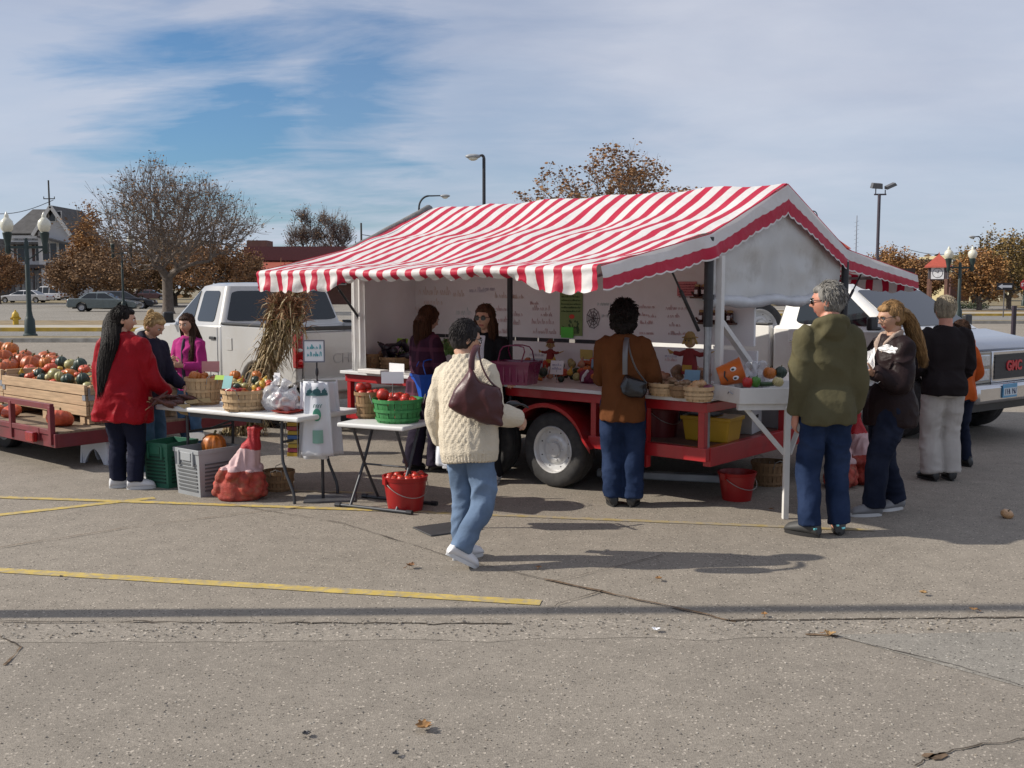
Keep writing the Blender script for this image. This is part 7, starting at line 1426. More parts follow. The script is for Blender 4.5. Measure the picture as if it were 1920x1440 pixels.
m_lv = [mat('corn_leaf_%d' % i, c, .8, var=.3, scale=9) for i, c in enumerate(((.30, .215, .11), (.20, .135, .065), (.40, .32, .19)))]
st.build('stalks', mat('corn_stalk', (.30, .23, .10), .8, var=.35, scale=6), e); lv.build('leaves', m_lv, e, fix=False); ts.build('tassels', mat('tassel', (.22, .105, .05), .85, var=.3), e)
mb = MB(); c = topc * .52; mb.tube([c + V((.15 * math.cos(a), .12 * math.sin(a), .03 * math.cos(a))) for a in np.linspace(0, 6.28, 19)[:-1]], .012, 6, closed=True); mb.build('twine', mat('twine', (.3, .2, .1), .9), e)
# --- bag stands
m_bag = mat('bag_cloth', (.62, .63, .67), .75, var=.05, scale=5); m_prnt = mat('print_green', (.06, .26, .17), .7); m_prnt2 = mat('print_teal', (.03, .10, .11), .7)
def bag_stand(base, zt, label, full=True, rz=0.0):
    e = empty('bag_stand', base, rz, label, 'display stand'); mb = MB(); mb.box((.06, 0, .006), (.42, .30, .012)); mb.build('base_plate', mat('plate_steel', (.075, .075, .078), .5, metal=.4), e, bev=.004); mb = MB(); mb.tube([(0, 0, .01), (0, 0, zt)], .013, 10); mb.build('pole', m_black, e, smooth=True)
    mb = MB(); mb.bar((-.2, 0, zt), (.12, 0, zt), .014); mb.bar((-.04, -.12, zt), (-.04, .12, zt), .014); mb.build('hook_bar', m_tin, e); return e
def hang_bag(par_loc, w_, h_, rz, label, seed, prn=False, sway=.0):
    """an open flat bag hanging from its top edge"""
    e = empty('printed_bag', par_loc, rz, label, 'bag', None if prn else 'plain white bags on the stands'); q = random.Random(seed)
    f = lambda y0, s: (lambda u, v: V(((u - .5) * w_ * (.80 + .28 * v), y0 + s * (.028 * math.sin(math.pi * u) * (.4 + v) + .010 * math.sin(u * 9 + seed)) + .02 * noise.noise(V((u * 4, v * 3, seed))) * v + sway * v * v, -h_ * v)))
    mb = MB(); mb.grid(f(0, 1), 14, 16); mb.grid(f(-.004, -1), 14, 16, flip=True); b_ = mb.build('cloth', m_bag, e, smooth='all', fix=False, solid=.003)
    if prn:
        g = f(-.010, -1); P = lambda u, v: g(u, v) + V((0, -.006, 0))
        mb = MB(); mb.grid(lambda u, v: P(.06 + .88 * u, .135 + .04 * v), 14, 2); o = mb.build('print_band', m_prnt2, b_, fix=False)
        for k, (uu, s) in enumerate(((.2, .022), (.5, .034), (.8, .022))): mb = MB(); c = P(uu, .12); mb.ell(c, (s, .003, s * .75), 12, 8); mb.tube([c + V((0, 0, s * .6)), c + V((.006, 0, s * 1.15))], .005, 5); mb.build('pumpkin_print', m_prnt2, b_)
        mb = MB(); mb.ell(P(.5, .43), (.034, .004, .052), 14, 10); mb.build('leaf_print', m_prnt, b_)
        for k in range(4): mb = MB(); c = P(.37 + .09 * k, .335); mb.tube([c, c + V((.004, 0, .022)), c + V((.014, 0, .026))], .0035, 5); mb.build('print_mark', m_prnt2, b_)
        mb = MB(); mb.grid(lambda u, v: P(.34 + .36 * u, .64 + .18 * v), 6, 6); mb.build('print_panel', mat('print_pale', (.22, .40, .33), .7), b_, fix=False)
    return e
b = gp(606, 936); zt = at(606, 714, b.y).z; bag_stand(b, zt, 'dark pole stand on a flat base plate, hung with printed white bags', rz=.1); kx = b.y / FPX
hang_bag(V((b.x - .015, b.y - .11, zt - .005)), .235, .60, .10, 'white bag with green vegetable print, frontmost on the pole stand', 3, True)
hang_bag(V((b.x - .07, b.y - .03, zt)), .24, .64, -.25, 'plain white bag hanging just behind the printed one on the pole stand', 5); hang_bag(V((b.x - .13, b.y + .0, zt)), .26, .60, -1.1, 'plain white bag seen edge on at the table side of the pole stand', 8); hang_bag(V((b.x + .0, b.y + .07, zt)), .3, .62, .2, 'plain white bag at the rear of the pole stand', 9)
e = empty('board_sign', V((b.x - .05, b.y - .02, zt)), .10, 'small white board with teal handwriting clipped above the bag stand', 'sign'); zs = at(590, 677, b.y).z - zt; mb = MB(); hs = 38 * kx; ws = 36 * kx; mb.box((0, 0, zs + hs / 2), (ws, .012, hs)); p = mb.build('board', m_paper, e, bev=.003)
mb = MB(); mb.box((0, -.001, zs + hs + .004), (ws + .014, .018, .010)); mb.box((0, -.001, zs - .004), (ws + .014, .018, .010)); mb.box((-ws / 2 - .004, -.001, zs + hs / 2), (.010, .018, hs)); mb.box((ws / 2 + .004, -.001, zs + hs / 2), (.010, .018, hs)); mb.build('frame', mat('sign_frame', (.16, .16, .19), .5), p)
mb = MB(); mb.tube([(.02, 0, 0), (.02, 0, zs)], .006, 8); mb.ell((.02, 0, zs * .45), (.014, .014, .04), 10, 7); mb.build('clip', m_black, e)
for k in range(2): mb = MB(); scrib(mb, V((-ws * .34, -.008, zs + hs * (.60 - .36 * k))), X_, Z_, ws * .68, hs * .24, 31 + k, r=.003); mb.build('handwriting', mat('ink_teal2', (.10, .42, .46), .6), p)
e = empty('packet_rack', V((b.x - .24, b.y + .02, .36)), -.1, 'narrow wire rack of yellow and coloured packets beside the bag stand', 'rack'); cols = [(.42, .26, .02), (.30, .04, .07), (.42, .28, .03), (.45, .33, .10), (.05, .12, .30), (.44, .3, .03), (.36, .05, .06), (.42, .25, .02)]
for k, c in enumerate(cols): mb = MB(); mb.box((.0 + .004 * (k % 3), 0, .02 + .036 * k), (.085, .10, .030)); mb.build('packet', mat('packet_%d' % k, c, .5), e)
mb = MB(); mb.tube([(-.05, -.055, 0), (-.05, -.055, .31)], .003, 5); mb.tube([(.05, -.055, 0), (.05, -.055, .31)], .003, 5); mb.bar((-.06, 0, 0), (.24, 0, 0), .012, .006); mb.build('wire_frame', m_tin, e)
b2 = gp(853, 990); zt2 = at(838, 780, b2.y).z; bag_stand(b2, zt2, 'second pole stand with white bags, half hidden behind the woman in cream', rz=-2.6)
hang_bag(V((b2.x - .06, b2.y - .02, zt2)), .18, .36, -.6, 'white bag on the second stand, beside the jeans of the woman in cream', 12); hang_bag(V((b2.x - .03, b2.y + .06, zt2)), .2, .40, -1.0, 'white bag at the rear of the second stand', 13)
# --- small folding table with tomatoes
SC = gp(715, 800, .68); e = empty('small_folding_table', V((SC.x, SC.y + .26, 0)), rad(-26), 'small white folding table with crossed dark legs holding tomato baskets', 'table'); M2 = frame(e); Lx, Ly = .62, .46
mb = MB(); mb.box((0, 0, .67), (Lx, Ly, .036)); mb.build('table_top', m_ttop, e, bev=.012)
for x in (-.21, .21):
    for s in (-1, 1): mb = MB(); mb.tube(smooth_path([(x * (1 + .03 * s), s * .16, .652), (x * (1 + .03 * s), 0, .33), (x * (1 + .03 * s), -s * .19, .02)]), .012, 10); mb.build('leg', m_leg, e, smooth=True)
for s in (-1, 1): mb = MB(); mb.tube([(-.34, s * .19, .016), (.34, s * .19, .016)], .014, 10); ft = mb.build('foot', m_leg, e, smooth=True); mb = MB(); mb.tube([(-.36, s * .19, .016), (-.31, s * .19, .016)], .02, 10); mb.tube([(.36, s * .19, .016), (.31, s * .19, .016)], .02, 10); mb.build('end_cap', m_black, ft)
mb = MB(); mb.tube([(-.215, 0, .33), (.215, 0, .33)], .008, 8); mb.build('spreader', m_leg, e)
p = gp(690, 783, .69); basket(p, .105, .085, .215, 'tall brown splint basket of tomatoes on the small folding table', m_splint2, handles=False); q = random.Random(8)
for k in range(9): fruit('round', 'tomato', p + V((q.uniform(-.07, .07), q.uniform(-.06, .06), .20 + .05 * (k > 5))), q.uniform(.07, .09), 'red tomato in the tall brown basket on the small table', 'tomato', 'tomatoes in the tall brown basket')
p = gp(746, 790, .69); basket(p, .195, .165, .185, 'wide green splint basket of tomatoes on the small folding table', m_splg, name='half_bushel_basket')
for k in range(20):
    a = q.uniform(0, 6.28); r_ = .15 * math.sqrt(q.random()); fruit('round', 'tomato', p + V((r_ * math.cos(a), r_ * math.sin(a), .16 + .03 * (k > 13))), q.uniform(.065, .085), 'red tomato in the wide green basket', 'tomato', 'tomatoes in the green basket')
fruit('round', 'tomato', at(718, 740, p.y - .05), .10, 'big red tomato on top at the rim of the wide green basket', 'tomato')
card(at(736, 719, p.y), 0, 42 * p.y / FPX, 22 * p.y / FPX, 'blank white card on a wire stick above the green tomato basket', m_paper, tilt=0)
p = gp(760, 955); m_rb = mat('bucket_red', (.30, .010, .010), .38, var=.08); bucket(p, .175, .135, .275, 'red bucket full of tomatoes under the small folding table', m_rb)
for k in range(22):
    a = q.uniform(0, 6.28); r_ = .14 * math.sqrt(q.random()); fruit('round', 'tomato', p + V((r_ * math.cos(a), r_ * math.sin(a), .245 + .02 * (k > 14))), q.uniform(.06, .08), 'red tomato heaped in the red bucket', 'tomato', 'tomatoes in the red bucket')
# --- carried things
def shop_basket(c, rz, L_, W_, h, label, m, tilt=0):
    e = empty('shopping_basket', c, 0, label, 'basket', rot=(rad(tilt), 0, rz)); mb = MB(); R_ = lambda z, k: [V((sx * L_ / 2 * k, sy * W_ / 2 * k, z)) for sx, sy in ((-1, -1), (1, -1), (1, 1), (-1, 1))]; mb.loft([R_(0, .82), R_(h, 1), R_(h, .97), R_(.012, .80)]); mb.build('shell', m, e); mb = MB(); mb.loft([R_(h - .025, 1.03), R_(h, 1.04), R_(h, .96), R_(h - .025, .98)], cap=False); mb.build('rim', m, e)
    for k in range(5):
        for s in (-1, 1): mb = MB(); x = L_ * (-.34 + .17 * k); mb.box((x, s * W_ * .455, h * .5), (.012, .012, h * .75)); mb.build('rib', m, e)
    for s in (-1, 1): mb = MB(); mb.tube(smooth_path([(-L_ * .3, s * W_ * .5, h), (-L_ * .27, s * W_ * .22, h + .12), (L_ * .27, s * W_ * .22, h + .12), (L_ * .3, s * W_ * .5, h)]), .006, 6); mb.build('handle', m, e)
    return e
pl_ = PEOPLE['plaid'][0]; c = at(806, 742, pl_.location.y - .10); shop_basket(c, .5, .30, .22, .21, 'bright blue plastic shopping basket carried by the woman in purple plaid', mat('basket_blue', (.012, .085, .46), .4, var=.1))
vd = PEOPLE['vendor'][0]; wr = frame(vd) @ PEOPLE['vendor'][3]['L'][2]; c = at(968, 720, wr.y - .05); shop_basket(c, -.45, .36, .26, .20, 'maroon translucent shopping basket held by the woman with sunglasses', mat('basket_maroon', (.15, .012, .055), .25, var=.15, coat=.4))
for k in range(5): fruit('pepper', 'red', c + V((rnd.uniform(-.1, .1), rnd.uniform(-.06, .06), .06)), .08, 'red pepper lying in the maroon shopping basket', 'pepper', 'peppers in the maroon basket')
# shoulder bag of the woman in cream
cr = PEOPLE['cream'][0]; cy = cr.location.y
def limp_bag(name, label, pts, th, m, strap, sm, seed, depth, rz=0):
    """pts: outline in the picture (pixels) at the given depth, thickened into a soft body"""
    e = empty(name, at(*pts[0], depth), 0, label, 'handbag'); o = e.location; mb = MB(); C = sum((at(*p, depth) for p in pts), V((0, 0, 0))) / len(pts); n = len(pts); rings = []
    ax = Matrix.Rotation(rz, 3, 'Z')
    for k, (s, t) in enumerate(((.30, -1), (.72, -.86), (.93, -.5), (1.0, 0), (.93, .5), (.72, .86), (.30, 1))):
        ring = []
        for p in pts: w_ = C + (at(*p, depth) - C) * s; ring.append(C + ax @ (w_ - C + V((0, t * th, 0))) - o)
        rings.append(ring)
    mb.loft(rings); me = fuse(mb, .010, 5); displace(me, wrinkle(.011, 9, 8, seed, .006)); link_mesh('bag_body', me, m, e)
    mb = MB()
    for line_ in strap: mb.tube(smooth_path([V(p) - o for p in line_]), .013, 8, sx=1.5, sy=.45)
    mb.build('strap', sm, e, smooth=True); return e
m_maroon = mat('leather_maroon', (.055, .010, .013), .42, var=.2, scale=6, bump=.15, bscale=60, spec=.5); m_blkl = mat('leather_black', (.010, .010, .013), .25, var=.2, bump=.1, spec=.6)
bd = cy - .215
limp_bag('shoulder_bag', 'slouchy maroon leather shoulder bag on the back of the woman in cream', [(882, 690), (900, 712), (922, 724), (938, 726), (944, 765), (943, 800), (900, 792), (865, 778), (840, 762), (852, 735), (868, 708)], .065, m_maroon, [[at(884, 694, bd), at(885, 668, bd + .02), at(893, 650, bd + .09), at(897, 648, cy - .02)], [at(938, 730, bd), at(920, 716, bd), at(905, 690, bd + .02), at(898, 662, bd + .07), at(898, 650, cy - .02)]], m_maroon, 2, bd)
e = empty('glove', at(962, 757, cy + .12), .3, 'dark glove held in the hand of the woman in cream', 'glove'); mb = MB(); mb.ell((0, 0, 0), (.05, .03, .022), 12, 8)
for k in range(4): mb.tube([(.03, -.02 + .013 * k, 0), (.07, -.022 + .015 * k, -.01), (.10, -.025 + .016 * k, -.03)], [.009, .009, .006], 8)
link_mesh('palm', fuse(mb, .006, 1), m_blkl, e)
br = PEOPLE['brown'][0]; by_ = br.location.y - .19
limp_bag('handbag', 'small glossy black handbag on the hip of the woman in rust brown', [(1164, 725), (1172, 700), (1182, 704), (1200, 712), (1216, 716), (1212, 738), (1204, 746), (1180, 744), (1166, 738)], .05, m_blkl, [[at(1172, 702, by_), at(1172, 665, by_ - .01), at(1174, 640, by_ + .05), at(1178, 628, br.location.y)], [at(1212, 718, by_), at(1192, 690, by_ - .01), at(1180, 655, by_ + .02), at(1178, 630, br.location.y)]], mat('strap_grey', (.16, .16, .17), .35, metal=.3), 6, by_)
bl = PEOPLE['blonde'][0]; yb_ = bl.location.y - .26
e = empty('paper_wrap', at(1640, 668, yb_), 0, 'crumpled white paper wrapper held by the blond woman', 'paper'); o = e.location; q = random.Random(4)
def pap(P, seed): 
    mb = MB(); mb.grid(lambda u, v: (lambda a: a + V((.02 * noise.noise(V((u * 4, v * 4, seed))), .025 * noise.noise(V((u * 3, v * 3, seed + 5))), .012 * noise.noise(V((u * 5, v * 5, seed + 9))))))(bil([at(*p, yb_ - (p[0] - 1645) * .0045 + .02 * ((k + seed) % 2)) - o for k, p in enumerate(P)], u, v)), 12, 12); return mb
pap([(1618, 725), (1640, 700), (1640, 652), (1626, 660)], 1).build('sheet', m_paper, e, smooth='all', fix=False); pap([(1622, 672), (1658, 708), (1650, 716), (1618, 728)], 2).build('sheet', m_paper, e, smooth='all', fix=False); pap([(1640, 655), (1662, 645), (1682, 652), (1678, 664)], 3).build('sheet', m_paper, e, smooth='all', fix=False)
# girl's jacket print
# --- goods on the trailer counter
CZ = .902
def cp(px, py, up=0.0): return tw(tl(px, py, z=CZ)) + V((0, 0, up))
def cy(px, py, y): return tw(tl(px, py, y=y))
p = cp(697, 691); basket(p, .14, .11, .16, 'brown splint basket at the far end of the counter by the white corner curtain', m_splint2, handles=False)
p = cp(742, 692); basket(p, .17, .15, .13, 'splint basket heaped with dark aubergines on the counter', m_splint2, handles=False, name='half_bushel_basket'); q = random.Random(12)
for k in range(9): fruit('long', 'aubergine', p + V((q.uniform(-.12, .12), q.uniform(-.1, .1), .14 + .05 * (k % 3))), .085, 'glossy dark aubergine heaped in the counter basket', 'aubergine', 'aubergines in the counter basket', rot=(q.uniform(.8, 2), q.uniform(-.4, .4), q.uniform(0, 6)))
for px, py, z in ((722, 664, .0), (715, 668, .0)): fruit('gourd', 'tan', cy(px, py, .35), .10, ('tall tan goose necked gourd standing behind the aubergine basket' if px == 722 else 'short tan gourd beside the goose necked one behind the aubergines'), 'gourd', rot=(0, .1, 0))
def leafy(c, r, n, label, cols, seed, flower=None):
    e = empty('leafy_greens', c, 0, label, 'greens'); q = random.Random(seed); mb = MB()
    for k in range(n):
        d = V((q.gauss(0, 1), q.gauss(0, 1), abs(q.gauss(.3, .8)))).normalized(); p = d * r * q.uniform(.4, 1); s = r * q.uniform(.22, .42); x, y = fr(d); mb.add([p - x * s * .5, p + y * s * .6 + d * s * .2, p + x * s * .5, p - y * s * .5 + d * s * .1], [(0, 1, 2, 3)], int(q.random() * len(cols)))
    mb.build('foliage', [mat('greens_%d' % i, c_, .7, var=.3, scale=12) for i, c_ in enumerate(cols)], e, fix=False)
    if flower:
        for k in range(9): d = V((q.gauss(0, 1), q.gauss(0, 1), abs(q.gauss(.5, .6)))).normalized(); mb = MB(); mb.ell(d * r * .95, r * .16, 8, 6); mb.build('flower', mat('flower_' + str(flower), flower, .7), e)
    return e
GR = [(.06, .14, .03), (.12, .22, .06), (.035, .085, .02)]
leafy(cp(765, 690, .10), .13, 260, 'pale cauliflower heads with green leaves beside the aubergines', [(.28, .33, .16), (.12, .22, .06), (.06, .14, .03)], 4, (.45, .45, .30)); leafy(cy(838, 662, .45), .15, 320, 'bushy green herbs on the counter between the two browsing women', GR, 6)
card(cy(752, 652, .4), TR, .16, .10, 'lime green price card above the aubergine basket', mat('lime_bright', (.36, .62, .04), .7), tilt=-15); card(cy(737, 665, .3), TR, .14, .09, 'mauve price card in front of the lime green one', mat('mauve_card', (.36, .22, .30), .8), tilt=-12)
card(cp(744, 697, -.03), TR, 44 * 9.6 / FPX, .115, 'wide blank white card hanging at the counter edge below the aubergines', m_paper, tilt=0, stick=False)
mb = MB(); mb.box((0, 0, .02), (.34, .12, .04)); o = mb.build('white_tray', m_white, None, bev=.006); o.location = cp(700, 700); o.rotation_euler.z = TR; tag(o, 'small white tray at the far front corner of the counter', 'tray')
# middle of the counter
q = random.Random(33)
MID = [('flat', 'orange', 987, 704, 12), ('flat', 'orange', 999, 706, 12), ('flat', 'tomato', 975, 706, 12), ('gourd', 'yellow', 992, 690, 11), ('gourd', 'stripe', 1006, 686, 10), ('round', 'tomato', 1018, 705, 11), ('flat', 'orange', 1030, 706, 12), ('gourd', 'tan', 1020, 690, 11), ('acorn', 'green', 1060, 703, 15), ('acorn', 'green', 1074, 706, 15), ('acorn', 'green', 1052, 712, 13), ('flat', 'coral', 1108, 712, 17), ('flat', 'purple', 1122, 716, 15), ('round', 'purple', 1096, 704, 16), ('round', 'tomato', 1128, 706, 13), ('flat', 'orange', 1012, 712, 12), ('flat', 'tomato', 998, 714, 11), ('gourd', 'yellow', 976, 692, 11), ('flat', 'deep', 1046, 706, 12)]
NM = dict(orange='orange', tomato='red', yellow='yellow', stripe='pale striped', tan='tan', green='dark green', coral='coral', purple='dark purple', deep='deep orange', potato='brown', onion='onion coloured', red='red', zucchini='dark green')
def side(px): return 'near the maroon basket' if px < 1015 else ('below the green poster' if px < 1090 else 'beside the woman in rust brown')
for sh, co, px, py, dp in MID: w_ = cp(px, py + dp * .35); fruit(sh, co, w_ + V((0, 0, dp * .45 * w_.y / FPX)), dp * w_.y / FPX * (.8 if sh == 'gourd' else 1), f'small {NM[co]} {"necked gourd" if sh == "gourd" else "squash"} on the counter {side(px)}', 'squash', f'small {NM[co]} squash on the counter {side(px)}')
for k in range(14): px = q.uniform(1060, 1130); py = q.uniform(676, 700); w_ = cp(px, py + 12); co = q.choice(['zucchini', 'zucchini', 'red', 'pepper', 'yellow']) if py > 684 else q.choice(['red', 'orange', 'zucchini']); fruit('long', co, w_ + V((0, 0, .06)), .055, f'{dict(zucchini="dark green", red="long red", pepper="light green", yellow="yellow", orange="orange")[co]} vegetable in the heap below the yellow card', 'vegetable', f'{co} long vegetables in the counter heap', rot=(q.uniform(1.2, 1.9), q.uniform(-.3, .3), q.uniform(.8, 2.4)))
for k in range(3): w_ = cp(1078 + 22 * k, 694 - 4 * k); leafy(w_ + V((0, 0, .03)), .08, 90, ('dark leafy vegetable at the near end of the counter heap', 'dark leafy vegetable in the middle of the counter heap', 'dark leafy vegetable at the far end of the counter heap')[k], GR, 40 + k)
for k in range(46):
    px = q.uniform(978, 1132); u_y = q.uniform(.28, .78); w_ = cy(px, 700, u_y); w_.z = CZ + .03 + .17 * (u_y - .28) + q.uniform(0, .06); sh, co = q.choice([('flat', 'orange'), ('gourd', 'yellow'), ('acorn', 'green'), ('round', 'tomato'), ('flat', 'deep'), ('gourd', 'tan'), ('round', 'stripe'), ('acorn', 'green'), ('flat', 'coral')])
    fruit(sh, co, w_, q.uniform(.06, .095) * (.8 if sh == 'gourd' else 1), f'small {NM[co]} {"necked gourd" if sh == "gourd" else "squash"} heaped toward the display wall {side(px)}', 'squash', f'{NM[co]} {sh} heap by the wall {side(px)}')
e = empty('straw_basket', cp(1052, 688, .10), 0, 'straw basket tipped on its side on the counter, showing its pale round mouth', 'basket', rot=(rad(72), 0, TR - .5)); mb = MB(); mb.lathe([(.05, -.16), (.12, -.14), (.165, -.04), (.16, .06), (.12, .12), (.10, .13), (.10, .12), (.14, .05), (.14, -.04), (.04, -.12)], n=28, rib=28, ra=.05, cap=False); mb.build('weave', mat('straw', (.24, .15, .065), .85, var=.35, scale=22), e, smooth=True); mb = MB(); mb.lathe([(.005, .10), (.098, .115), (.105, .125), (.112, .12)], n=24); mb.build('cloth_lining', mat('lining', (.42, .32, .17), .8), e)
for px, py, y, lab, col in ((1043, 702, .22, 'white price card with faint blue writing in front of the straw basket', m_paper), (1005, 690, .35, 'pale grey blue card among gourds near the maroon basket', mat('pale_blue_card', (.36, .42, .47), .8)), (1297, 714, .30, 'pale blue card on the potato baskets by the corner post', mat('sky_card', (.25, .45, .62), .8)), (1120, 692, .5, 'dull blue card at the rear of the counter heap', mat('sky_card2', (.2, .33, .45), .8))):
    w_ = cy(px, py, y); card(w_, TR + .12, .135, .125 if px == 1043 else .09, lab, col, tilt=-10, stick=px != 1297, ink=inks['blue'] if px == 1043 else None, seed=px)
e = empty('net_bag', cp(1104, 718, .05), TR, 'small purple net bag with a white label lying on the counter edge', 'bag'); mb = MB(); mb.ell((0, 0, 0), (.10, .07, .07), 16, 10); me = fuse(mb, .01, 1); displace(me, wrinkle(.012, 20, 20, 4)); link_mesh('net', me, mat('net_purple', (.15, .012, .05), .5, var=.3, scale=30, bump=.5), e); mb = MB(); mb.tube([(-.015, -.072, -.03), (.005, -.078, .02), (.03, -.05, .07)], [.02, .022, .018], 8, sx=1, sy=.3); mb.build('label', m_paper, e)
# scarecrow dolls
def doll(c, s, label, body, hat):
    e = empty('scarecrow_doll', c, TR, label, 'doll'); S3 = lambda *a: tuple(x * s for x in a); mb = MB(); mb.tube([S3(0, 0, -.30), S3(0, 0, .1)], .006, 6); mb.build('stick', m_stem, e)
    mb = MB(); mb.loft([sring(S3(0, 0, z), a * s, b * s, 16) for z, a, b in ((-.10, .085, .05), (0, .075, .05), (.10, .06, .04), (.15, .035, .03))]); 
    for d in (-1, 1): mb.tube([S3(d * .04, 0, .11), S3(d * .11, 0, .09), S3(d * .17, -.01, .10)], [.028 * s, .024 * s, .02 * s], 8)
    mb.build('dress', body, e, smooth=True); mb = MB(); mb.box(S3(0, -.047, -.04), S3(.10, .012, .06)); mb.build('apron', mat('doll_gold', (.40, .25, .04), .8), e)
    mb = MB(); mb.ell(S3(0, 0, .215), S3(.058, .055, .062), 16, 11); mb.build('head', mat('doll_skin', (.48, .30, .17), .8), e, smooth=True)
    for d in (-1, 1): mb = MB(); mb.ell(S3(d * .02, -.053, .225), S3(.007, .005, .008), 8, 5); mb.build('eye', m_black, e)
    mb = MB(); mb.lathe([(.078 * s, .25 * s), (.08 * s, .256 * s), (.054 * s, .264 * s), (.045 * s, .29 * s), (.02 * s, .312 * s)], n=18); mb.build('hat', hat, e, smooth=True)
    mb = MB(); q = random.Random(3)
    for k in range(26): a = q.uniform(0, 6.28); mb.tube([S3(.05 * math.cos(a), .05 * math.sin(a), .25), S3(.075 * math.cos(a), .07 * math.sin(a), .19)], .005 * s, 4)
    for d in (-1, 1):
        for k in range(6): mb.tube([S3(d * .165, 0, .10), S3(d * (.21 + .01 * k), .01 * k - .03, .09 + .008 * k)], .004 * s, 4)
    mb.build('straw_hair', mat('doll_straw', (.42, .28, .09), .9), e)
w_ = cy(1293, 682, .55); doll(w_, .88, 'scarecrow doll in a dark red dress and straw hat by the corner post', mat('doll_red', (.20, .02, .02), .8, var=.2), mat('doll_hat', (.34, .24, .09), .9)); w_ = cy(1032, 672, .72); doll(w_, .60, 'smaller scarecrow doll at the back of the counter near the straw basket', mat('doll_red', (.2, .02, .02)), mat('doll_hat2', (.16, .05, .03), .9))
# potato and onion baskets near the corner post
for k, (px, py, r_, h_, lab, co) in enumerate(((1247, 741, .13, .10, 'round splint basket of brown potatoes on the counter beside the woman in rust brown', 'potato'), (1280, 745, .10, .09, 'splint basket of dark potatoes in the middle of three counter baskets', 'potato'), (1310, 752, .11, .11, 'splint basket with onions and a purple onion just left of the corner post', 'onion'))):
    p = cp(px, py); basket(p, r_, r_ * .85, h_, lab, m_splint2 if k == 1 else m_splint, handles=False, name='small_basket')
    for j in range(11): a = q.uniform(0, 6.28); rr_ = r_ * .72 * math.sqrt(q.random()); fruit('spud' if co == 'potato' else 'round', co if not (k == 2 and j == 3) else 'purple', p + V((rr_ * math.cos(a), rr_ * math.sin(a), h_ * .85 + .03 * (j > 6))), q.uniform(.06, .085), ('purple onion among pale onions in the basket by the corner post' if (k == 2 and j == 3) else ('brown potato in the basket beside the woman in rust brown', 'dark potato in the middle counter basket', 'pale onion in the basket by the corner post')[k]), ('potato', 'potato', 'onion')[k], None if (k == 2 and j == 3) else ('potatoes beside the woman in rust brown', 'potatoes in the middle counter basket', 'onions by the corner post')[k])
for k in range(26): px = q.uniform(1238, 1330); py = q.uniform(688, 712); w_ = cy(px, py, .55 + .1 * q.random()); w_.z = max(CZ + .04, w_.z); fruit('spud', 'potato' if k % 3 else 'tan', w_, q.uniform(.08, .11), 'brown potato heaped at the back of the counter by the scarecrow doll', 'potato', 'potatoes heaped by the scarecrow doll')
# --- white display bench at the trailer end
BC = at(1386, 728, 7.62); bz_ = BC.z; bench = empty('display_bench', (BC.x, BC.y, 0), rad(4), 'white painted display tray on one leg with diagonal braces, at the trailer end', 'bench'); BL, BW = .95, .62
MBn = frame(bench)
for nm, c, d in (('front_board', (BL / 2, 0, bz_ - .06), (BL, .022, .12)), ('rear_board', (BL / 2 - .12, BW, bz_ - .06), (BL, .022, .12)), ('end_board', (BL - .01, BW / 2, bz_ - .06), (.022, BW, .12))): mb = MB(); mb.box(c, d); mb.build(nm, m_white, bench, bev=.003)
mb = MB(); mb.bar((.011, .008, bz_ - .06), (-.17, BW, bz_ - .06), .022, .12); eb = mb.build('end_board', m_white, bench, bev=.003); mb = MB(); mb.tube([(-.03, .06, bz_ - .05), (-.052, .08, bz_ - .03), (-.055, .11, bz_ - .05)], .005, 6); mb.build('hook', m_steel, eb)
mb = MB(); mb.add([(0, 0, bz_ - .085), (BL, 0, bz_ - .085), (BL, BW, bz_ - .085), (-.17, BW, bz_ - .085)], [(0, 1, 2, 3)]); mb.build('tray_floor', m_white, bench, fix=False, solid=.015); mb = MB(); mb.box((BL / 2, .035, bz_ - .145), (BL, .05, .045)); mb.build('batten', m_white, bench)
lx = on(MBn, 1475, 850, 1, .02).x; mb = MB(); mb.box((lx, .02, (bz_ - .13) / 2), (.042, .042, bz_ - .13)); mb.build('leg', m_white, bench, bev=.003)
mb = MB(); mb.bar((.06, .045, bz_ - .15), (lx - .01, .045, .50), .035, .022, up=V((0, 1, 0))); mb.build('brace', m_white, bench); mb = MB(); mb.bar((lx + .02, .02, .50), (lx + .02 + .25, .35, bz_ - .16), .035, .022); mb.build('brace', m_white, bench)
TZ = bz_ - .075
def bpt(px, py, y): return MBn @ on(MBn, px, py, 1, y)
e = empty('pumpkin_pail', bpt(1371, 700, .30), 0, 'orange plastic pail with cartoon eyes tipped on its side, on the white bench', 'pail', rot=(0, rad(72), rad(-8))); mb = MB(); mb.lathe([(.01, -.10), (.075, -.10), (.10, .08), (.108, .09), (.10, .095), (.07, -.09), (.01, -.09)], n=26, cap=False); mo = mat('pail_orange', (.50, .11, .012), .35, var=.08); sh = mb.build('shell', mo, e, smooth=True)
for s in (-1, 1): mb = MB(); mb.ell((s * .035, -.088, .02), (.018, .008, .024), 10, 7); ey = mb.build('eye', m_paper, sh); mb = MB(); mb.ell((s * .035, -.095, .015), (.009, .005, .012), 8, 6); mb.build('pupil', m_black, ey)
mb = MB(); mb.tube([(-.04, -.086, -.045), (0, -.09, -.06), (.04, -.086, -.045)], .006, 6); mb.build('mouth', m_black, sh)
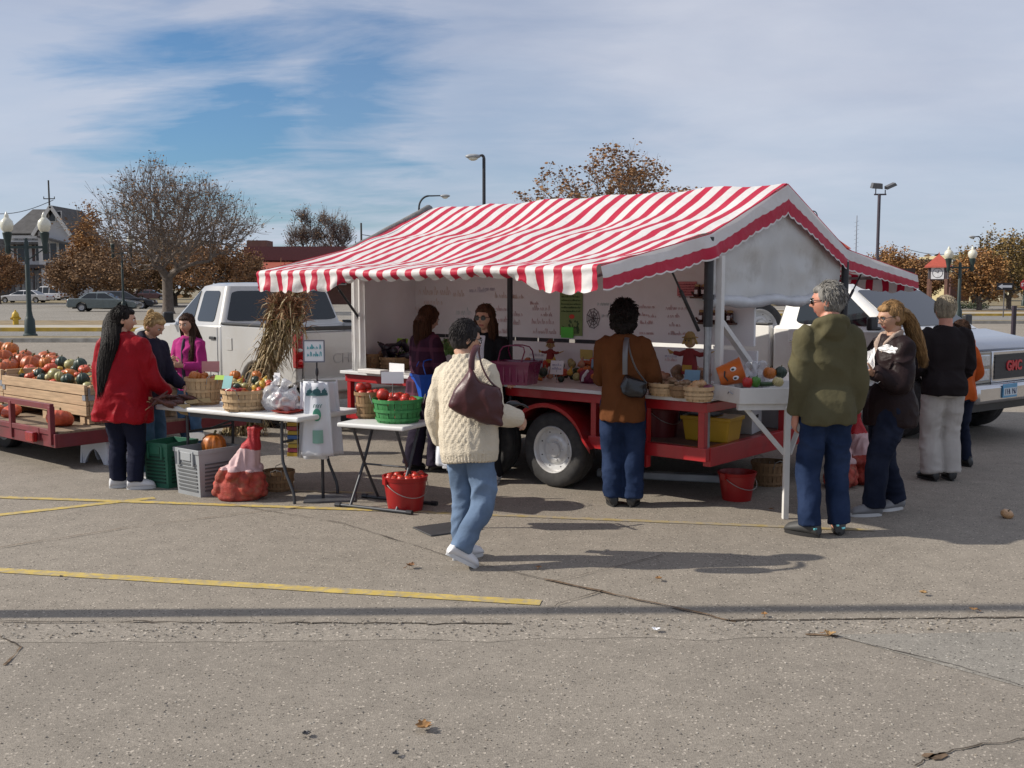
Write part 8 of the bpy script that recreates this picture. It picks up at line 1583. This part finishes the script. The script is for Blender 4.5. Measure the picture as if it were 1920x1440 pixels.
for sh_, co, px, py, dp, lab, nm in (('pepper', 'red', 1402, 717, 22, 'shiny red bell pepper on the front edge of the white bench', 'pepper'), ('pepper', 'pepper', 1417, 716, 20, 'green bell pepper between the red pepper and the pale squash', 'pepper'), ('round', 'cream', 1459, 716, 22, 'pale cream round squash on the white bench', 'squash'), ('pumpkin', 'orange', 1443, 700, 26, 'orange pumpkin behind the pale squash on the white bench', 'pumpkin'), ('acorn', 'green', 1464, 698, 24, 'dark green squash at the sleeve of the man in olive', 'squash')):
    w_ = bpt(px, py, .10 if py > 705 else .32); fruit(sh_, co, w_, dp * w_.y / FPX, lab, nm, rot=(.1, .1, .3))
for k in range(3): w_ = bpt(1430 + 8 * k, 720, .12 + .03 * k); fruit('long', 'zucchini', w_, .045, 'dark green zucchini beside the green pepper on the white bench', 'zucchini', 'zucchini on the white bench', rot=(1.5, .1, 1.2 + .2 * k))
for k, (px, py) in enumerate(((1396, 706), (1412, 702), (1424, 706))): w_ = bpt(px, py, .42); w_.z = TZ + .01; plastic_bag(w_, .085, .22, ('clear plastic bag of onions beside the orange pail', 'clear plastic bag of onions, middle one behind the peppers', 'clear plastic bag of onions by the orange pumpkin on the bench')[k], m_cling, 20 + k); [fruit('round', 'onion' if j else 'purple', w_ + V((rnd.uniform(-.04, .04), rnd.uniform(-.03, .03), .03 + .035 * j)), .055, 'onion inside a clear plastic bag on the white bench', 'onion', 'onions in the bench bags') for j in range(4)]
# --- below the trailer deck
def shelf(px, py, y): return tw(tl(px, py, y=y))
p = tw((.0 - .18, .42, .502)); e = empty('yellow_tub', p, TR + .1, 'yellow plastic tub with a dark lid on the lower deck of the market trailer', 'tub'); my = mat('tub_yellow', (.46, .27, .012), .45, var=.08); R_ = lambda z, k: [V((sx * .21 * k, sy * .15 * k, z)) for sx, sy in ((-1, -1), (1, -1), (1, 1), (-1, 1))]
mb = MB(); mb.loft([R_(0, .88), R_(.20, 1.0)]); mb.build('shell', my, e, bev=.012); mb = MB(); mb.loft([R_(.17, 1.04), R_(.205, 1.05)]); mb.build('rim', my, e, bev=.006); mb = MB(); mb.box((-.06, -.02, .215), (.24, .2, .012)); mb.build('lid', m_plast, e)
bucket(tw((-.62, .35, .502)), .15, .12, .26, 'dark red bucket standing on the lower deck behind the red upright', mat('bucket_dark', (.12, .01, .012), .5))
def carton(loc, rz, d, label, m, tape=True):
    e = empty('carton', loc, rz, label, 'box'); mb = MB(); mb.box((0, 0, d[2] / 2), d); mb.build('shell', m, e, bev=.004); mb = MB(); mb.box((0, 0, d[2] + .001), (d[0] * 1.002, .05, .003)); mb.build('tape', mat('tape', (.3, .22, .13), .4), e)
    for s in (-1, 1): mb = MB(); mb.box((s * (d[0] / 2 + .001), 0, d[2] * .65), (.003, .08, .03)); mb.build('hand_hole', m_dark, e)
    return e
carton(tw((-.30, 1.0, .502)), TR + .2, (.42, .30, .22), 'white carton stacked behind the yellow tub on the lower deck', mat('carton_white', (.40, .40, .41), .7)); carton(tw((-.12, 1.55, .502)), TR - .1, (.36, .30, .26), 'grey carton at the far side of the lower deck', mat('carton_grey', (.26, .26, .27), .7)); carton(tw((-.45, 1.9, .502)), TR, (.3, .3, .2), 'brown carton at the rear of the lower deck', mat('carton_brown', (.24, .16, .09), .8))
bucket(tw((-.10, 2.15, .502)), .16, .13, .30, 'red bucket with a pale lid on the far corner of the lower deck', m_rb)
p = gp(1381, 936); bucket(p, .155, .118, .235, 'plain red bucket on the ground in the shade at the trailer corner', mat('bucket_red', (.40, .018, .014)))
basket(gp(1441, 908), .155, .13, .21, 'old wooden basket on the ground behind the plain red bucket', m_splint2)
mesh_sack(gp(1622, 905), .24, .62, 'red mesh potato sack on the ground between the man in olive and the blond woman', 9, 2.0); mesh_sack(gp(1575, 912), .18, .5, 'red mesh potato sack hidden behind the legs of the man in olive', 11, 1.0)
mb = MB(); a, b = gp(1120, 893), gp(1362, 905); mb.box(((a.x + b.x) / 2, (a.y + b.y) / 2, .035), ((b - a).length, .10, .07), rz=math.atan2(b.y - a.y, b.x - a.x)); tag(mb.build('metal_ramp_rail', mat('aluminium', (.42, .43, .45), .4, metal=.5, var=.15), bev=.01), 'pale metal channel lying on the ground under the market trailer', 'rail')
# --- small things on the ground
m_leafs = [mat('dry_leaf_%d' % i, c, .85, var=.3, scale=30) for i, c in enumerate(((.30, .16, .06), (.20, .10, .045), (.36, .22, .09)))]
for k, (px, py, s, lab) in enumerate(((795, 1372, .065, 'curled brown leaf lying alone on the nearest pavement'), (770, 1066, .055, 'curled tan leaf on the asphalt near the white sneakers'), (1556, 1195, .055, 'orange brown leaf on the rough seam of the pavement'), (1433, 1157, .035, 'small tan leaf just beside the long pole shadow'), (1010, 1068, .035, 'small yellowish leaf near the end of the yellow line'), (1730, 1117, .04, 'small dark curled leaf alone on the open asphalt'), (1235, 1090, .04, 'small dark leaf on the asphalt below the long walking shadow'), (575, 1383, .035, 'dark scrap on the nearest pavement'), (742, 1421, .03, 'dark scrap at the bottom edge of the pavement'), (1825, 1148, .04, 'brown stick like leaf at the edge of the pole shadow'), (1445, 958, .03, 'small brown leaf near the foot of the white bench leg'), (115, 1086, .025, 'tiny dark scrap below the yellow line at the far left'), (1230, 1187, .04, 'pale scrap on the rough seam of the pavement'))):
    b = gp(px, py); q = random.Random(k); e = empty('fallen_leaf', b + V((0, 0, .012)), q.uniform(0, 6), lab, 'leaf'); c1, c2 = q.uniform(.5, 1.2), q.uniform(.3, .9)
    out = lambda u, v: V(((u - .5) * s, (v - .5) * s * .62 * (.35 + math.sin(math.pi * min(1, u * 1.05)) ** .6) * (1 + .3 * math.cos(u * 19)), .10 * s + c1 * s * .5 * abs(u - .5) ** 1.4 + c2 * s * .9 * (v - .5) ** 2)); mb = MB(); mb.grid(out, 16, 6); m_ = m_leafs[k % 3] if 'scrap' not in lab else m_black
    if 'pale' in lab: m_ = m_paper
    mb.build('blade', m_, e, fix=False, solid=.0015); 
    if 'scrap' not in lab: mb = MB(); mb.tube([(-s * .5, 0, .2 * s), (-s * .75, .05 * s, .06 * s), (-s * .95, .12 * s, .02 * s)], .0022, 5); mb.build('stalk', m_leafs[1], e)
b = gp(1888, 971); fruit('flat', 'onion', b + V((0, 0, .03)), .10, 'single pale onion lying on the asphalt at the right', 'onion', rot=(.3, .2, 0))
# loose grit and pebbles along the rough seam
q = random.Random(55); mb = MB()
for k in range(800):
    px = q.uniform(-60, 1980); t = q.random(); py = 1168 + (t ** 1.3) * 32 + (-.006) * px; p = gp(px, py); s = q.uniform(.0025, .0075) * (1 if q.random() < .95 else 1.6); mb.ell((p.x, p.y, .008 + s * .3), (s, s * q.uniform(.7, 1), s * .6), 5, 3, int(q.random() * 3))
for k in range(900):
    p = gp(q.uniform(-60, 1980), q.uniform(1185, 1440)); s = q.uniform(.0025, .006); mb.ell((p.x, p.y, .004 + s * .3), (s, s, s * .6), 5, 3, int(q.random() * 3))
tag(mb.build('gravel', [mat('grit_a', (.40, .37, .32), .9), mat('grit_b', (.16, .145, .13), .9), mat('grit_c', (.29, .25, .2), .9)], fix=False), 'loose grit scattered along the rough pavement seam', 'gravel', kind='stuff')
